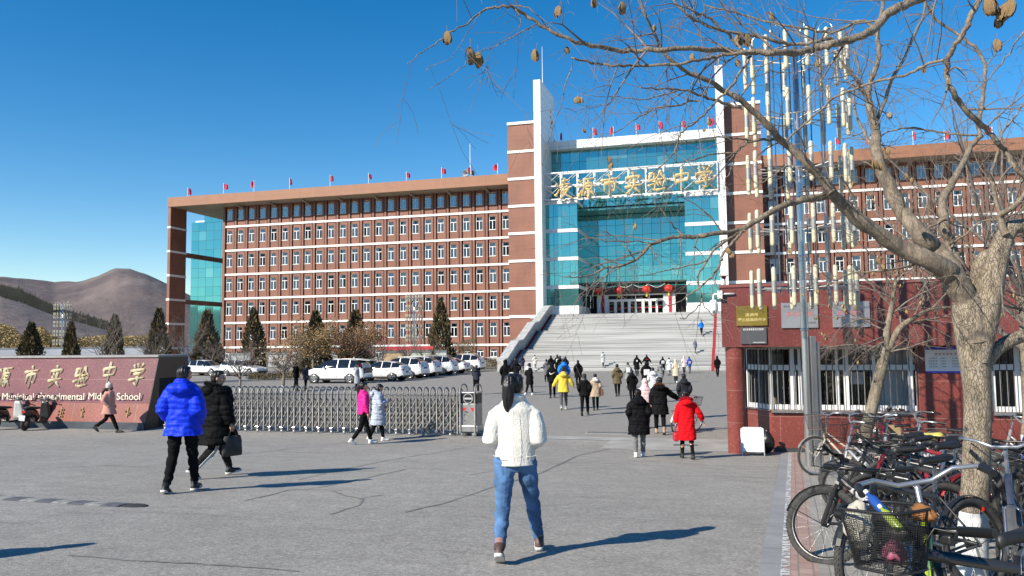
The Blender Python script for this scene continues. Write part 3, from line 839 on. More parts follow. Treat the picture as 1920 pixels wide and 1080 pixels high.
def char_mesh(ch, w, h, depth, pen, seed=0):
    """brush strokes with swelling and tapering ends, raised from the x-z plane towards -y"""
    m = MB(); rr = random.Random(hash(ch) % 1000 + seed)
    for si, s in enumerate(STROKES[ch]):
        P = [Vector(((x-50)/100*w, (50-y)/100*h, 0)) for x, y in s]
        Q = []
        for i in range(len(P)-1):
            p0 = P[max(i-1, 0)]; p1 = P[i]; p2 = P[i+1]; p3 = P[min(i+2, len(P)-1)]
            for t in range(6):
                t /= 6
                lin = p1.lerp(p2, t)
                cat = .5*((2*p1)+(p2-p0)*t+(2*p0-5*p1+4*p2-p3)*t*t+(-p0+3*p1-3*p2+p3)*t**3)
                Q.append(lin.lerp(cat, .5))
        Q.append(P[-1]); n = len(Q)
        L = []; R = []
        tail = rr.choice([.45, .7, .9])
        for i, q in enumerate(Q):
            d = Q[min(i+1, n-1)] - Q[max(i-1, 0)]; d.normalize(); nn = Vector((-d.y, d.x, 0))
            t = i/(n-1)
            ww = pen*(.72 + .5*(1-t)**3*1.0 + .15*sin(t*pi*2+1)) * (1 if t < .75 else 1-(1-tail)*(t-.75)/.25)
            if i == 0: ww *= .55; q = q - d*pen*.3
            if i == n-1: ww *= .5; q = q + d*pen*.3
            L.append(q+nn*ww); R.append(q-nn*ww)
        bot = 0.0; rid = depth
        o = []
        for i in range(n):
            c = (L[i]+R[i])/2
            o.append([(L[i].x, 0, L[i].y), (L[i].x, -depth*.55, L[i].y), (c.x, -depth - si*.0012, c.y), (R[i].x, -depth*.55, R[i].y), (R[i].x, 0, R[i].y)])
        for i in range(n-1):
            for k in range(4): m.quad(o[i][k], o[i+1][k], o[i+1][k+1], o[i][k+1])
        m.poly(o[0]); m.poly(o[-1][::-1])
    return m
tx = [1056.5, 1099, 1142.5, 1187, 1232, 1277.5, 1320.5]; ty = [353, 351.5, 347, 343.5, 340, 336.5, 333]
for i, ch in enumerate('凌源市实验中学'):
    c = at_y(tx[i], ty[i], TY-.72)
    m = char_mesh(ch, 2.35, 2.75, .22, .16)
    o = m.build('gold_character', GOLD, tr, c); clean(o)

# flags -------------------------------------------------------------------
FLAG = mat('flag_pink_red', (0.55, 0.02, 0.07), 0.7, var=.25, vscale=2)
rf = random.Random(3)
def flag(px, py, y, ztop, nm):
    base = at_y(px, py, y)
    t = thing('roof_flag', nm, 'flag', (base.x, y, ztop), 0, 'red flags along the roof edge')
    hgt = rf.uniform(1.3, 1.8)
    m = MB(); m.cyl((0, 0, -.3), (0, 0, hgt), .03, seg=5); m.build('flagpole', WHITE, t)
    w = rf.uniform(.25, .75); sgn = rf.choice([-1, 1, 1]); nx = 6; m = MB(); top = hgt-.05; bt = top-rf.uniform(.75, 1.05)
    cols = []
    for i in range(nx+1):
        s = i/nx; fx = sgn*w*s; fy = .12*sin(s*7+rf.random()); dr = .35*s*s+rf.uniform(0, .12)
        cols.append([(fx, fy, top-dr*.6 - 0*s), (fx+.05*sgn*s, fy+.06, (top+bt)/2-dr*.8), (fx*.8, fy*.5, bt-dr*.5+.25*s*rf.random())])
    for i in range(nx):
        for k in range(2): m.quad(cols[i][k], cols[i+1][k], cols[i+1][k+1], cols[i][k+1])
    m.build('flag_cloth', FLAG, t)
fl = [(352, 366), (419, 361), (476, 357), (543, 351), (619, 346), (691, 341), (762, 336), (828, 331), (882, 327), (933, 323)]
for i, (a, b) in enumerate(fl):
    nm = ['small red flag at the far left corner of the roof', 'second red flag in from the left roof corner', 'third red flag from the left roof corner', 'fourth red flag from the left roof corner', 'fifth red flag from the left, a narrow one over the left wing', 'red flag over the middle of the left wing, sixth from the left', 'seventh red flag from the left on the left wing', 'red flag two places left of the roof loudspeakers', 'red flag standing beside the mast and loudspeakers on the roof', 'red flag on the left wing roof next to the brown tower'][i]
    flag(a, b, 98.7, 24.9, nm)
fl = [(1054, 258), (1112, 258), (1150, 254), (1193, 250), (1236, 246), (1279, 243), (1328, 239)]
for i, (a, b) in enumerate(fl):
    nm = ['red flag beside the left white pylon above the glass front', 'red flag second from the left pylon over the white fascia', 'red flag third from the left pylon over the white fascia', 'red flag at the middle of the white fascia over the glass front', 'red flag just right of the middle of the white fascia', 'red flag second from the right pylon over the white fascia', 'red flag next to the right white pylon over the fascia'][i]
    flag(a, b, 100.6, 29.1, nm)
fl = [(1484, 284), (1567, 280), (1632, 274), (1712, 268), (1771, 264), (1861, 258)]
for i, (a, b) in enumerate(fl):
    nm = ['red flag behind the lamp column on the right wing roof', 'second red flag on the right wing roof, seen right of the lamp column', 'third red flag on the right wing roof behind the branches', 'fourth red flag on the right wing roof behind the branches', 'fifth red flag on the right wing roof behind the branches', 'rightmost red flag on the right wing roof'][i]
    flag(a, b, 98.7, 24.9, nm)
b0 = at_y(877, 327, 98.9)
t = thing('roof_loudspeaker', 'pair of grey horn loudspeakers with a mast on the left wing roof', 'loudspeaker', (b0.x, 98.9, 24.9))
m = MB(); m.lathe([(.05, 0), (.12, .15), (.42, .6), (.46, .62)], (-.2, -1, 0), (-.1, .2, .55), 14); m.lathe([(.05, 0), (.12, .15), (.38, .6)], (1, -.3, .1), (.2, .1, .5), 14); m.box(-.9, -.1, .0, 1.0, .2, .18)
m.build('horn', STONE, t)
m = MB(); m.cyl((.35, 0, 0), (.35, 0, 4.6), .05, .03, seg=6); m.build('mast', WHITE, t)
# ------------------------------------------------------------------ gatehouse
FYG = 19.95; WY = 20.75
GR_J = granite('red_granite_slabs', (0.185, 0.045, 0.037), (0.36, 0.18, 0.15), 0.35)
grid_lines(GR_J, ('X', 'Z'), (1.05, 0.88), 0.008, (0.33, 0.2, 0.17))
GRF = granite('red_granite_fascia', (0.165, 0.045, 0.04), (0.36, 0.2, 0.17), 0.3)
gh = thing('gatehouse', 'red granite gatehouse with barred windows, a round corner column and plaques above', 'gatehouse', (0, 0, 0))
m = MB(); m.box(-.27, FYG, 2.61, 13, 26, 4.06); m.build('fascia', GRF, gh)
m = MB(); m.box(-.31, FYG-.03, 4.061, 13.05, 26, 4.13); m.build('roof_edge', mat('red_granite_edge', (.22, .07, .06), .35), gh)
m = MB(); m.sm = True; m.lathe([(.225, -.05), (.225, 2.609)], origin=(.02, 20.2, 0), seg=36)
grc = granite('red_granite_column', (0.205, 0.05, 0.04), (0.42, 0.22, 0.18), 0.3); grid_lines(grc, ('Z', 'Z'), (0.78, 0.78), 0.008, (0.35, 0.2, 0.17))
m.build('column', grc, gh)
m = MB()
m.box(.86, WY, -.1, 4.16, WY+.25, 1.05); m.box(4.16, WY, -.1, 5.74, WY+.25, 2.609); m.box(5.74, WY, -.1, 12, WY+.25, 1.05)
m.box(.10, 22.0, -.1, .16, 26, 2.609)
m.prism([(.86, WY, -.1), (.3, 21.6, -.1), (.3, 22.0, -.1), (1.1, WY+.25, -.1)], (0, 0, 1.15))
m.box(10.5, WY, 1.05, 12, WY+.25, 2.609)
m.build('wall', GR_J, gh)
m = MB(); m.box(.86, WY-.02, -.1, 12, WY-.001, .12); m.build('plinth', mat('dark_granite', (.05, .05, .055), .4, var=.3, vscale=20), gh)
# room behind the bars
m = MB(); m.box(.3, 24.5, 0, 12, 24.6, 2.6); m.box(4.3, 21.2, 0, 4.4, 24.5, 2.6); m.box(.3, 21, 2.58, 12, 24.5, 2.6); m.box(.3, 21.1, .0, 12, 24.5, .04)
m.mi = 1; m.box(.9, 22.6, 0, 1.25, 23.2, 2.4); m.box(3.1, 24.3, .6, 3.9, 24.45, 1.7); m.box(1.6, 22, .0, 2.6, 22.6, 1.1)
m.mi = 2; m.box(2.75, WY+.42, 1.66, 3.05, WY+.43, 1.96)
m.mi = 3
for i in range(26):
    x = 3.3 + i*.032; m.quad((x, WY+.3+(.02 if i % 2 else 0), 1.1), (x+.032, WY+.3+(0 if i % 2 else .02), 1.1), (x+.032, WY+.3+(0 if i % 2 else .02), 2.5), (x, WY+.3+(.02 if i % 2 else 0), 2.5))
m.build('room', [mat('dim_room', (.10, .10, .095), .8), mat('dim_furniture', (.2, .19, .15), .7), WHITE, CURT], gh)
def gwin(x0, x1, posts, nm):
    m = MB(); z0, z1 = 1.051, 2.6
    m.box(x0, WY+.08, z0, x1, WY+.16, z0+.12); m.box(x0, WY+.08, 2.02, x1, WY+.16, 2.15); m.box(x0, WY+.08, z1-.06, x1, WY+.16, z1)
    for p, w in posts: m.box(p-w/2, WY+.075, z0+.12, p+w/2, WY+.165, z1-.06)
    m.mi = 1; m.quad((x0, WY+.12, z0+.1), (x1, WY+.12, z0+.1), (x1, WY+.12, z1), (x0, WY+.12, z1))
    o = m.build('window', [FRAMEW, PANE], gh)
    b = MB(); n = int((x1-x0)/.142)
    for i in range(n+1):
        x = x0+.01+(x1-x0-.02)*i/n; b.cyl((x, WY-.06, z0-.02), (x, WY-.06, z1-.02), .0115, seg=6)
    for z in (z0-.02, z1-.03): b.box(x0, WY-.075, z-.012, x1, WY-.045, z+.012)
    b.mi = 1; b.box(x0-.02, WY-.09, z0-.07, x1+.02, WY+.06, z0-.035)
    b.build('bars', [STEELD, STEEL], o)
gwin(.87, 4.15, [(1.38, .10), (1.55, .07), (2.42, .08), (2.62, .12), (3.25, .07), (4.05, .12)], 'a')
gwin(5.75, 10.4, [(5.8, .08), (6.3, .12), (6.42, .06), (7.4, .1)], 'b')
# chamfered corner window
m = MB(); A = Vector((.86, WY, 0)); B = Vector((.3, 21.6, 0)); nrm = Vector((-.83, -.55, 0))
def cp_(t, z, o=0.0): p = A.lerp(B, t) + nrm*o; return (p.x, p.y, z)
for z0, z1 in ((1.051, 1.17), (2.02, 2.15), (2.54, 2.6)): m.prism([cp_(0, z0), cp_(1, z0), cp_(1, z1), cp_(0, z1)], nrm*-.07)
for t in (.02, .5, .98): m.prism([cp_(t-.02, 1.17), cp_(t+.02, 1.17), cp_(t+.02, 2.54), cp_(t-.02, 2.54)], nrm*-.06)
m.mi = 1; m.quad(cp_(0, 1.1, -.03), cp_(1, 1.1, -.03), cp_(1, 2.58, -.03), cp_(0, 2.58, -.03))
o = m.build('window', [FRAMEW, PANE], gh); clean(o)
b = MB()
for i in range(8): p = cp_(i/7, 0, .06); b.cyl((p[0], p[1], 1.03), (p[0], p[1], 2.58), .0115, seg=6)
for z in (1.03, 2.57): b.tube([cp_(0, z, .06), cp_(1, z, .06)], .013, 6)
b.build('bars', STEELD, o)

# plaques ------------------------------------------------------------------
def text_mesh(s, size, depth, name, align='CENTER', bold=0.0, sx=1.0):
    """lettering as a mesh facing -y, from the built-in font"""
    c = bpy.data.curves.new('t', 'FONT'); c.body = s; c.size = size; c.align_x = align; c.align_y = 'CENTER'; c.extrude = depth; c.offset = bold
    o = bpy.data.objects.new('t', c); COL.objects.link(o)
    bpy.context.view_layer.update()
    me = bpy.data.meshes.new_from_object(o.evaluated_get(bpy.context.evaluated_depsgraph_get()))
    bpy.data.objects.remove(o)
    R = Matrix.Rotation(pi/2, 4, 'X') @ Matrix.Diagonal((sx, 1, 1, 1))
    me.transform(R); me.name = name; me.materials.clear(); return me
def text(s, size, depth, name, m, parent, loc, bold=0.0, sx=1.0, align='CENTER'):
    me = text_mesh(s, size, depth, name, align, bold, sx); me.materials.append(m)
    return link(name, me, parent, loc)
def small_rows(m, x0, x1, z, h, n, rr, y):
    """rows of lettering too small to read"""
    w = (x1-x0)/n
    for i in range(n):
        a = x0+i*w
        m.box(a+w*.1, y-.002, z-h*.5, a+w*.75, y, z-h*.3); m.box(a+w*.2, y-.002, z+h*.1, a+w*.9, y, z+h*.3); m.box(a+w*.4, y-.0022, z-h*.3, a+w*.55, y, z+h*.5)
        if rr.random() < .6: m.box(a+w*.05, y-.002, z-h*.1, a+w*.5, y, z+h*.02)
rt = random.Random(4)
def plaque(x0, x1, z0, z1, m_, lab, nm='plaque'):
    t = thing(nm, lab, 'plaque', ((x0+x1)/2, FYG-.001, (z0+z1)/2))
    m = MB(); w = (x1-x0)/2; h = (z1-z0)/2
    m.rbox(-w, -.045, -h, w, -.002, h, .006); m.build('plate', m_, t); return t, w, h
BRASS = mat('brass_plate', (0.42, 0.30, 0.06), 0.28, 0.75, var=.25, vscale=1.2)
t, w, h = plaque(.085, .80, 3.12, 3.60, BRASS, 'gold plaque on the gatehouse fascia above the round column')
PL = mat('plaque_letter_pale', (.75, .6, .25), .4, .3)
text('凌源市', .085, .004, 'lettering', PL, t, (0, -.047, .02), .001, 1.2)
text('蒙古族高级中学', .085, .004, 'lettering', PL, t, (0, -.047, -.1), .001, 1.1)
m = MB()
for i in range(9):
    a = radians(155-i*16); r_ = .26
    m.tube([(cos(a)*r_*1.1, -.048, .0+sin(a)*.19-.02), (cos(a)*r_*1.2, -.048, .0+sin(a)*.19+.02)], .006, 5)
m.build('old_script', mat('plaque_letter_dark', (.08, .06, .02), .6), t)
t, w, h = plaque(.17, .77, 2.68, 3.08, mat('grey_plate', (.13, .13, .14), .35, .5), 'dark grey plaque hung right below the gold plaque')
m = MB(); small_rows(m, -.24, .24, .155, .045, 11, rt, -.046); small_rows(m, -.02, .26, -.16, .025, 14, rt, -.046); m.build('lettering', WHITE, t)
SILV = mat('silver_plate', (.42, .43, .46), .3, .6, var=.1, vscale=2)
for a, b_, lab in ((1.12, 1.94, 'silver plaque with red lettering behind the tall lamp column'), (2.26, 3.07, 'silver plaque with red lettering right of the tall lamp column, behind bare twigs')):
    t, w, h = plaque(a, b_, 3.05, 3.65, SILV, lab)
    m = MB(); small_rows(m, -.3, .3, .04, .10, 5, rt, -.046); m.build('red_lettering', mat('faded_red', (.5, .12, .12), .6), t)
    m = MB(); small_rows(m, -.36, -.05, .22, .04, 6, rt, -.046); small_rows(m, .1, .36, -.18, .035, 6, rt, -.046); m.build('lettering', BLACKM, t)
t = thing('notice_board', 'white notice board with blue edges on the red granite wall', 'notice board', (4.98, WY-.001, 2.26))
m = MB(); m.box(-.62, -.03, -.3, .62, -.002, .3); m.mi = 1; m.box(-.621, -.033, .24, .621, -.001, .301); m.box(-.621, -.033, -.301, .621, -.001, -.265)
m.build('panel', [mat('notice_white', (.78, .78, .8), .4), mat('notice_blue', (.03, .04, .5), .4)], t)
m = MB(); small_rows(m, -.42, .40, .14, .06, 10, rt, -.031); m.build('title', mat('notice_red', (.55, .16, .2), .6), t)
m = MB()
for k in range(4):
    for a, b_, q in ((-.54, -.36, 5), (-.28, -.18, 3), (-.05, .1, 5), (.15, .5, 10)): small_rows(m, a, b_, .04-k*.065, .028, q, rt, -.031)
small_rows(m, .25, .52, -.235, .025, 6, rt, -.031)
m.build('lettering', mat('notice_ink', (.1, .1, .12), .7), t)
# cameras on the gatehouse ---------------------------------------------------
c = at_depth(1338, 580, 19.25)
t = thing('security_camera', 'white dome security camera on a bracket at the gatehouse corner', 'camera', c)
WPL = mat('white_plastic', (.8, .8, .78), .35)
m = MB(); m.sm = True; m.lathe([(.0, .24), (.05, .235), (.085, .2), (.105, .12), (.108, .0), (.10, -.03)], seg=20); m.build('housing', WPL, t)
m = MB(); m.lathe([(.094, -.03), (.09, -.07), (.06, -.115), (0, -.13)], seg=20); m.mi = 1; m.lathe([(.0, .0), (.03, .0), (.03, .006)], axis=(-.2, -1, 0), origin=(0, -.092, -.06), seg=12)
m.build('dome', [WPL, BLACKP], t)
m = MB(); m.tube([(0, 0, .22), (0, 0, .34), (.03, 0, .37), (.2, 0.02, .37), (.5, .05, .37)], .026, 8); m.rbox(.1, -.05, .25, .22, .08, .45, .01); m.build('bracket', WPL, t)
c = at_depth(1357, 516, 19.8)
t = thing('security_camera', 'small white security camera on a post standing on the gatehouse roof', 'camera', c)
m = MB(); m.rbox(-.1, -.16, -.03, .1, .1, .06, .02); m.build('housing', WPL, t); m = MB(); m.lathe([(0, -.1), (.05, -.08), (.06, -.03)], seg=14); m.build('dome', BLACKP, t)
m = MB(); m.cyl((.02, .05, -.03), (.02, .05, 4.13-c.z), .022, seg=8); m.build('bracket', WPL, t)

# folding A-board and bin bag --------------------------------------------------
g = at_ground(1412, 855)
t = thing('sandwich_board', 'small white folding A board standing by the round column', 'sign board', (g.x, g.y+.16, zg(g.x, g.y)), radians(4))
for s in (-1, 1):
    m = MB(); m.T = Matrix.Rotation(radians(-14*s), 4, 'X')
    yb = s*.16
    m.T = Matrix.Translation((0, yb, 0)) @ Matrix.Rotation(radians(14*s), 4, 'X')
    m.tube([(-.25, 0, 0), (-.25, 0, .63), (-.2, 0, .66), (.2, 0, .66), (.25, 0, .63), (.25, 0, 0)], .013, 8); m.mi = 1; m.box(-.235, -.006, .10, .235, .006, .64); m.mi = 0; m.tube([(-.25, 0, .09), (.25, 0, .09)], .01, 6)
    m.build('leaf', [mat('board_frame', (.7, .7, .7), .4), mat('board_white', (.82, .82, .8), .5)], t)
g = at_ground(1440, 852)
t = tag(None or thing('rubbish_bag', 'black rubbish bag leaning on the gatehouse wall behind the A board', 'bag', (g.x, g.y+.25, zg(g.x, g.y))), None, None)
m = MB(); rr = random.Random(2); bm = bmesh.new(); bmesh.ops.create_icosphere(bm, subdivisions=3, radius=1)
for v in bm.verts:
    q = noise.noise(v.co*2.3)*.22 + noise.noise(v.co*6)*.07
    v.co = Vector((v.co.x*(.17+.05*q), v.co.y*.13, max(0, .24+v.co.z*.25*(1+q)) ))*(1+q*.3)
m.bm(bm); m.build('sack', mat('black_sack', (.012, .012, .013), .35, bump=.01, bscale=18), t)
m = MB(); m.lathe([(.05, .46), (.025, .5), (.07, .56), (0, .55)], seg=9); m.build('knot', BLACKP, t)

# ------------------------------------------------------------------ name wall on the left
GRP = granite('wall_granite', (0.20, 0.082, 0.078), (0.45, 0.28, 0.26), 0.22, .18); grid_lines(GRP, ('Z', 'Z'), (1.66, 1.66), 0.012, (.32, .2, .18), )
GRB = granite('wall_granite_low', (0.29, 0.09, 0.06), (0.5, 0.3, 0.24), 0.3, .22); grid_lines(GRB, ('X', 'X'), (1.3, 1.3), 0.012, (.36, .22, .18))
nw = thing('name_wall', 'red granite name wall with gold characters and the English school name', 'wall', (0, 0, 0))
yb, yt_, zt_ = 22.3, 22.9, 2.42; xa, xb = -36.0, -19.02
def wy(z): return yb + (yt_-yb)*z/zt_
m = MB(); m.prism([(xa, wy(.86), .86), (xa, wy(zt_), zt_), (xa, 24.4, zt_), (xa, 24.4, .86)], (xb-xa, 0, 0)); clean(m.build('face', GRP, nw))
m = MB(); m.prism([(xa, wy(.24), .24), (xa, wy(.86), .86), (xa, 24.4, .86), (xa, 24.4, .24)], (xb-xa, 0, 0)); clean(m.build('lower_band', GRB, nw))
m = MB(); m.prism([(xa, yb-.03, -.1), (xa, yb-.03, .24), (xa, 24.4, .24), (xa, 24.4, -.1)], (xb-xa, 0, 0)); clean(m.build('base', mat('slate_base', (.055, .065, .08), .5, var=.2, vscale=3), nw))
m = MB(); m.box(xa, yt_-.06, zt_+.001, xb+.05, 24.45, zt_+.07); m.build('coping', mat('coping_grey', (.3, .29, .28), .7, var=.1), nw)
m = MB(); m.prism([(xb+.002, yb-.02, 0), (xb+.002, wy(zt_), zt_), (xb+.002, 24.4, zt_), (xb+.002, 24.4, 0)], (.03, 0, 0)); m.mi = 1; m.box(xb+.032, 22.95, .05, xb+.04, 24.0, 1.7); clean(m.build('end_panel', [mat('dark_polished', (.035, .02, .02), .25), DARK], nw))
lean = atan2(yt_-yb, zt_)
def on_wall(px, py):
    d = ray(px, py); # plane through (0,yb,0) leaning back
    k = (yt_-yb)/zt_
    t = (yb - k*(0-H0)*0 + k*H0 - 0) / (d.y - k*d.z)
    return CAM + d*t
wx = [-37, 9, 58.5, 105, 153, 205, 257.5]; wyy = [706, 707, 706.5, 706.5, 707.5, 700, 704]
for i, ch in enumerate('凌源市实验中学'):
    c = on_wall(wx[i], wyy[i])
    m = char_mesh(ch, .66, .82, .05, .043, 3)
    o = m.build('gold_character', GOLDW, nw, c + Vector((0, -.004, 0))); clean(o); o.rotation_euler = (-lean, 0, 0)
TXTG = mat('sign_letter_pale', (.85, .78, .62), .35, .15)
def serif_text(words):
    for s, xa_, xb_, yy in words:
        p0 = on_wall(xa_, yy); p1 = on_wall(xb_, yy)
        me = text_mesh(s, .335, .008, 'english_lettering', 'LEFT', .0)
        xs = [v.co.x for v in me.vertices]; sx = (p1-p0).length/(max(xs)-min(xs))
        off = min(xs)
        for v in me.vertices: v.co.x = (v.co.x-off)*sx
        # slab serifs on the flat stem ends
        sb_ = MB(); hs_ = []
        for e in me.edges:
            a, b = me.vertices[e.vertices[0]].co, me.vertices[e.vertices[1]].co
            if abs(a.z-b.z) < 1e-4 and a.y < 0 and b.y < 0 and .018*sx < abs(a.x-b.x) < .062*sx: hs_.append(((a.x+b.x)/2, a.z, abs(a.x-b.x)))
        zs_ = [v.co.z for v in me.vertices]; zmid = (min(zs_)+max(zs_))/2
        vv = [tuple(v.co) for v in me.vertices]; ff = [tuple(p.vertices) for p in me.polygons]
        for (hx_, hz_, hl_) in hs_:
            w_ = hl_/2+.009*sx; d_ = .013 if hz_ < zmid else -.013
            sb_.box(hx_-w_, -.0079, hz_, hx_+w_, .0079, hz_+d_)
        o_ = len(vv); vv += sb_.v; ff += [tuple(q_+o_ for q_ in f_) for f_ in sb_.f]
        me = bpy.data.meshes.new('english_lettering'); me.from_pydata(vv, [], ff)
        me.materials.append(TXTG)
        o = link('english_lettering', me, nw, p0 + Vector((0, -.075, 0))); o.rotation_euler = (-lean*.25, 0, 0)
serif_text([('Lingyuan', -72, 1, 743), ('Municipal', 8, 67, 743.5), ('Experimental', 75.5, 161.5, 743), ('Middle', 169.5, 214, 743), ('School', 222, 266, 743.5)])
m = MB(); rs = random.Random(9)
OLDS = mat('old_script_bronze', (.22, .14, .06), .5, .4)
for i, (px, w_) in enumerate(((77, .5), (115, 1), (155, .8), (240, .9), (200, .7))):
    c0 = on_wall(px, 764); c1 = on_wall(px, 782)
    m = MB(); L = (c0-c1).length
    nseg = 6
    m.box(-.02, -.03, -L/2, .02, -.005, L/2)
    for k in range(nseg):
        z = L/2 - L*(k+.3)/nseg; s = rs.choice([-1, 1, 1]); ln = rs.uniform(.06, .13)
        if rs.random() < .35: continue
        m.tube([(0, -.02, z), (s*ln*.6, -.02, z+.03), (s*ln, -.02, z-.02), (s*ln*.7, -.02, z-.05)], [.016, .02, .018, .01], 6)
    o = m.build('old_script_character', OLDS, nw, (c0+c1)/2); o.rotation_euler = (-lean, 0, 0)

# ------------------------------------------------------------------ folding gate
fg = thing('folding_gate', 'grey steel folding gate of hoops and lattice drawn across the entrance', 'gate', (0, 0, 0))
GX0, GX1, GY = -18.35, -8.02, 22.72
GS = mat('gate_steel', (0.235, 0.225, 0.21), 0.5, 0.25, var=.1, vscale=5)
npost = 48
def hoop_mesh(hh=1.44):
    m = MB(); P = []
    w = .225
    P.append((0, -w, .07)); P.append((0, -w, hh-.22))
    for i in range(9):
        a = pi - pi*i/8; P.append((0, cos(a)*w, hh-.18+sin(a)*.18))
    P.append((0, w, hh-.22)); P.append((0, w, .07))
    m.tube(P, .024, 8)
    for z in (.2, .58, .95, 1.2): m.tube([(0, -w, z), (0, w, z)], .01, 5)
    return m.mesh('hoop', GS)
hm = hoop_mesh()
m = MB(); m.tube([(0, -.225, .14), (0, -.225, .03)], .03, 8); m.rbox(-.045, -.28, .10, .045, -.17, .19, .01); m.mi = 1; m.lathe([(0, -.02), (.045, -.02), (.05, 0), (.045, .02), (0, .02)], axis=(0, 1, 0), origin=(.0, -.235, .05), seg=14); m.lathe([(0, -.02), (.045, -.02), (.05, 0), (.045, .02), (0, .02)], axis=(0, 1, 0), origin=(.0, .235, .05), seg=14)
cm = m.mesh('caster', [CHROME, STEELD])
lt = MB(); dxp = (GX1-GX0)/(npost-1)
for i in range(npost):
    x = GX0+i*dxp
    zb = zg(0, GY)
    link('hoop', hm, fg, (x, GY, zb))
    if i % 2 == 0: link('caster', cm, fg, (x, GY, zb))
    if i < npost-1:
        for yy in (GY-.2, GY+.2):
            rows_ = [(.16, .46), (.46, .78), (.78, 1.08)]
            for (z0, z1) in rows_:
                for s in (0, 1):
                    a = (x+.012, yy+(.02 if s else -.0), z0+.30 if s else z0); b_ = (x+dxp-.012, yy+(.02 if s else 0), z0 if s else z0+.30)
                    mid = ((a[0]+b_[0])/2, a[1], (a[2]+b_[2])/2 + (.03 if s else -.03))
                    lt.tube([a, mid, b_], [.014, .029, .014], 5)
            for z in (.46, .78): lt.tube([(x, yy, zb+z), (x+dxp, yy, zb+z)], .007, 5)
            lt.tube([(x+dxp/2, yy, .16), (x+dxp/2, yy, 1.18)], .010, 5)
            lt.lathe([(0, 0), (.018, .01), (.02, .05), (0, .075)], origin=(x+dxp/2, yy, 1.15), seg=6)
            lt.tube([(x+dxp/2, yy, .80), (x+.02, yy, 1.12)], .011, 5); lt.tube([(x+dxp/2, yy, .80), (x+dxp-.02, yy, 1.12)], .011, 5)
lt.build('lattice', mat('gate_casting', (.20, .195, .185), .55, .45), fg)
# motor head
hx = GX1+.36
hd = thing('gate_motor_head', 'steel motor box at the free end of the folding gate, with a no entry sign', 'gate motor', (hx, GY, zg(0, GY)))
m = MB(); m.rbox(-.26, -.26, .22, .26, .26, .98, .012); m.build('cabinet', STEELD, hd)
m = MB(); m.rbox(-.29, -.30, .15, .29, .30, .33, .012); m.build('skirt', STEEL, hd)
m = MB(); m.rbox(-.26, -.27, .98, .26, .27, 1.28, .01); m.build('display', BLACKP, hd)
m = MB(); m.tube([(.14*cos(2*pi*i/24), -.275, 1.13+.14*sin(2*pi*i/24)) for i in range(24)], .012, 5, closed=True); m.box(-.12, -.283, 1.105, .12, -.272, 1.155); m.build('no_entry_mark', mat('sign_grey', (.45, .45, .46), .5), hd)
m = MB(); m.rbox(-.29, -.29, 1.281, .29, .29, 1.32, .008); m.build('lid', STEEL, hd)
for x in (-.24, .22):
    m = MB(); P = [(x, -.25, 1.32)] + [(x, -.25+.25*(1-cos(pi*i/8)), 1.40+.14*sin(pi*i/8)) for i in range(9)] + [(x, .25, 1.32)]
    m.tube([(x, -.315, .1)]+[(x, -.315, 1.3)]+[(x, -.315+.315*(1-cos(pi*i/8)), 1.40+.14*sin(pi*i/8)) for i in range(9)]+[(x, .315, .1)], .024, 8); m.build('hoop', GS, hd)
m = MB(); m.poly([(-.2, -.2612, .86), (-.05, -.2612, .86), (-.12, -.2612, .76), (-.17, -.2612, .76)]); m.poly([(.05, -.2612, .86), (.2, -.2612, .86), (.17, -.2612, .76), (.12, -.2612, .76)]); m.build('red_marks', RED, hd)
m = MB(); rr = random.Random(8)
for k in range(26):
    x = rr.uniform(-.2, .17); z = rr.uniform(.36, .74); m.prism([(x, -.265, z), (x+.07, -.265, z+.03), (x+.065, -.265, z+.045), (x-.005, -.265, z+.015)], (0, -.004, 0))
m.build('embossing', STEEL, hd)
for x in (-.18, .16):
    m = MB(); m.lathe([(0, -.035), (.06, -.035), (.075, -.02), (.075, .02), (.06, .035), (0, .035)], axis=(0, 1, 0), origin=(x, -.2, .075), seg=18); m.lathe([(0, -.035), (.06, -.035), (.075, -.02), (.075, .02), (.06, .035), (0, .035)], axis=(0, 1, 0), origin=(x, .2, .075), seg=18); m.build('wheel', STEELD, hd)
# speed bump at the left, yellow-grey and black rubber blocks, worn
sb = thing('speed_bump', 'worn rubber speed bump of grey and black blocks lying on the asphalt', 'speed bump', (0, 0, 0))
A = at_ground(-60, 930); B = at_ground(236, 948)
dirv = (B-A); dirv.z = 0; L = dirv.length; dirv.normalize(); nv = Vector((-dirv.y, dirv.x, 0))
nb = 10; bl = L/nb
for i in range(nb):
    m = MB()
    for j in range(1):
        a = A + dirv*(i*bl+.004); b_ = A + dirv*((i+1)*bl-.004)
        prof = [(-.16, .0), (-.11, .014), (0, .02), (.11, .014), (.16, .0)]
        R1 = [tuple(a + nv*p[0] + Vector((0, 0, zg(0, (a+nv*p[0]).y)+p[1]+.002-a.z))) for p in prof]; R2 = [tuple(b_ + nv*p[0] + Vector((0, 0, zg(0, (b_+nv*p[0]).y)+p[1]+.002-b_.z))) for p in prof]
        for k in range(4): m.quad(R1[k], R1[k+1], R2[k+1], R2[k])
        m.poly(R1); m.poly(R2)
    o = m.build('rubber_block', mat('bump_black', (.10, .10, .11), .8, var=.3, vscale=12) if i % 2 == 1 else mat('bump_pale', (.24, .235, .22), .85, var=.25, vscale=12), sb); clean(o)
m = MB(); c = B + dirv*.12; m.ell((c.x, c.y, zg(0, c.y)+.0), (.2, .13, .022), 14, 6); m.build('end_cap', mat('bump_end', (.03, .03, .03), .9, bump=.01, bscale=60), sb)
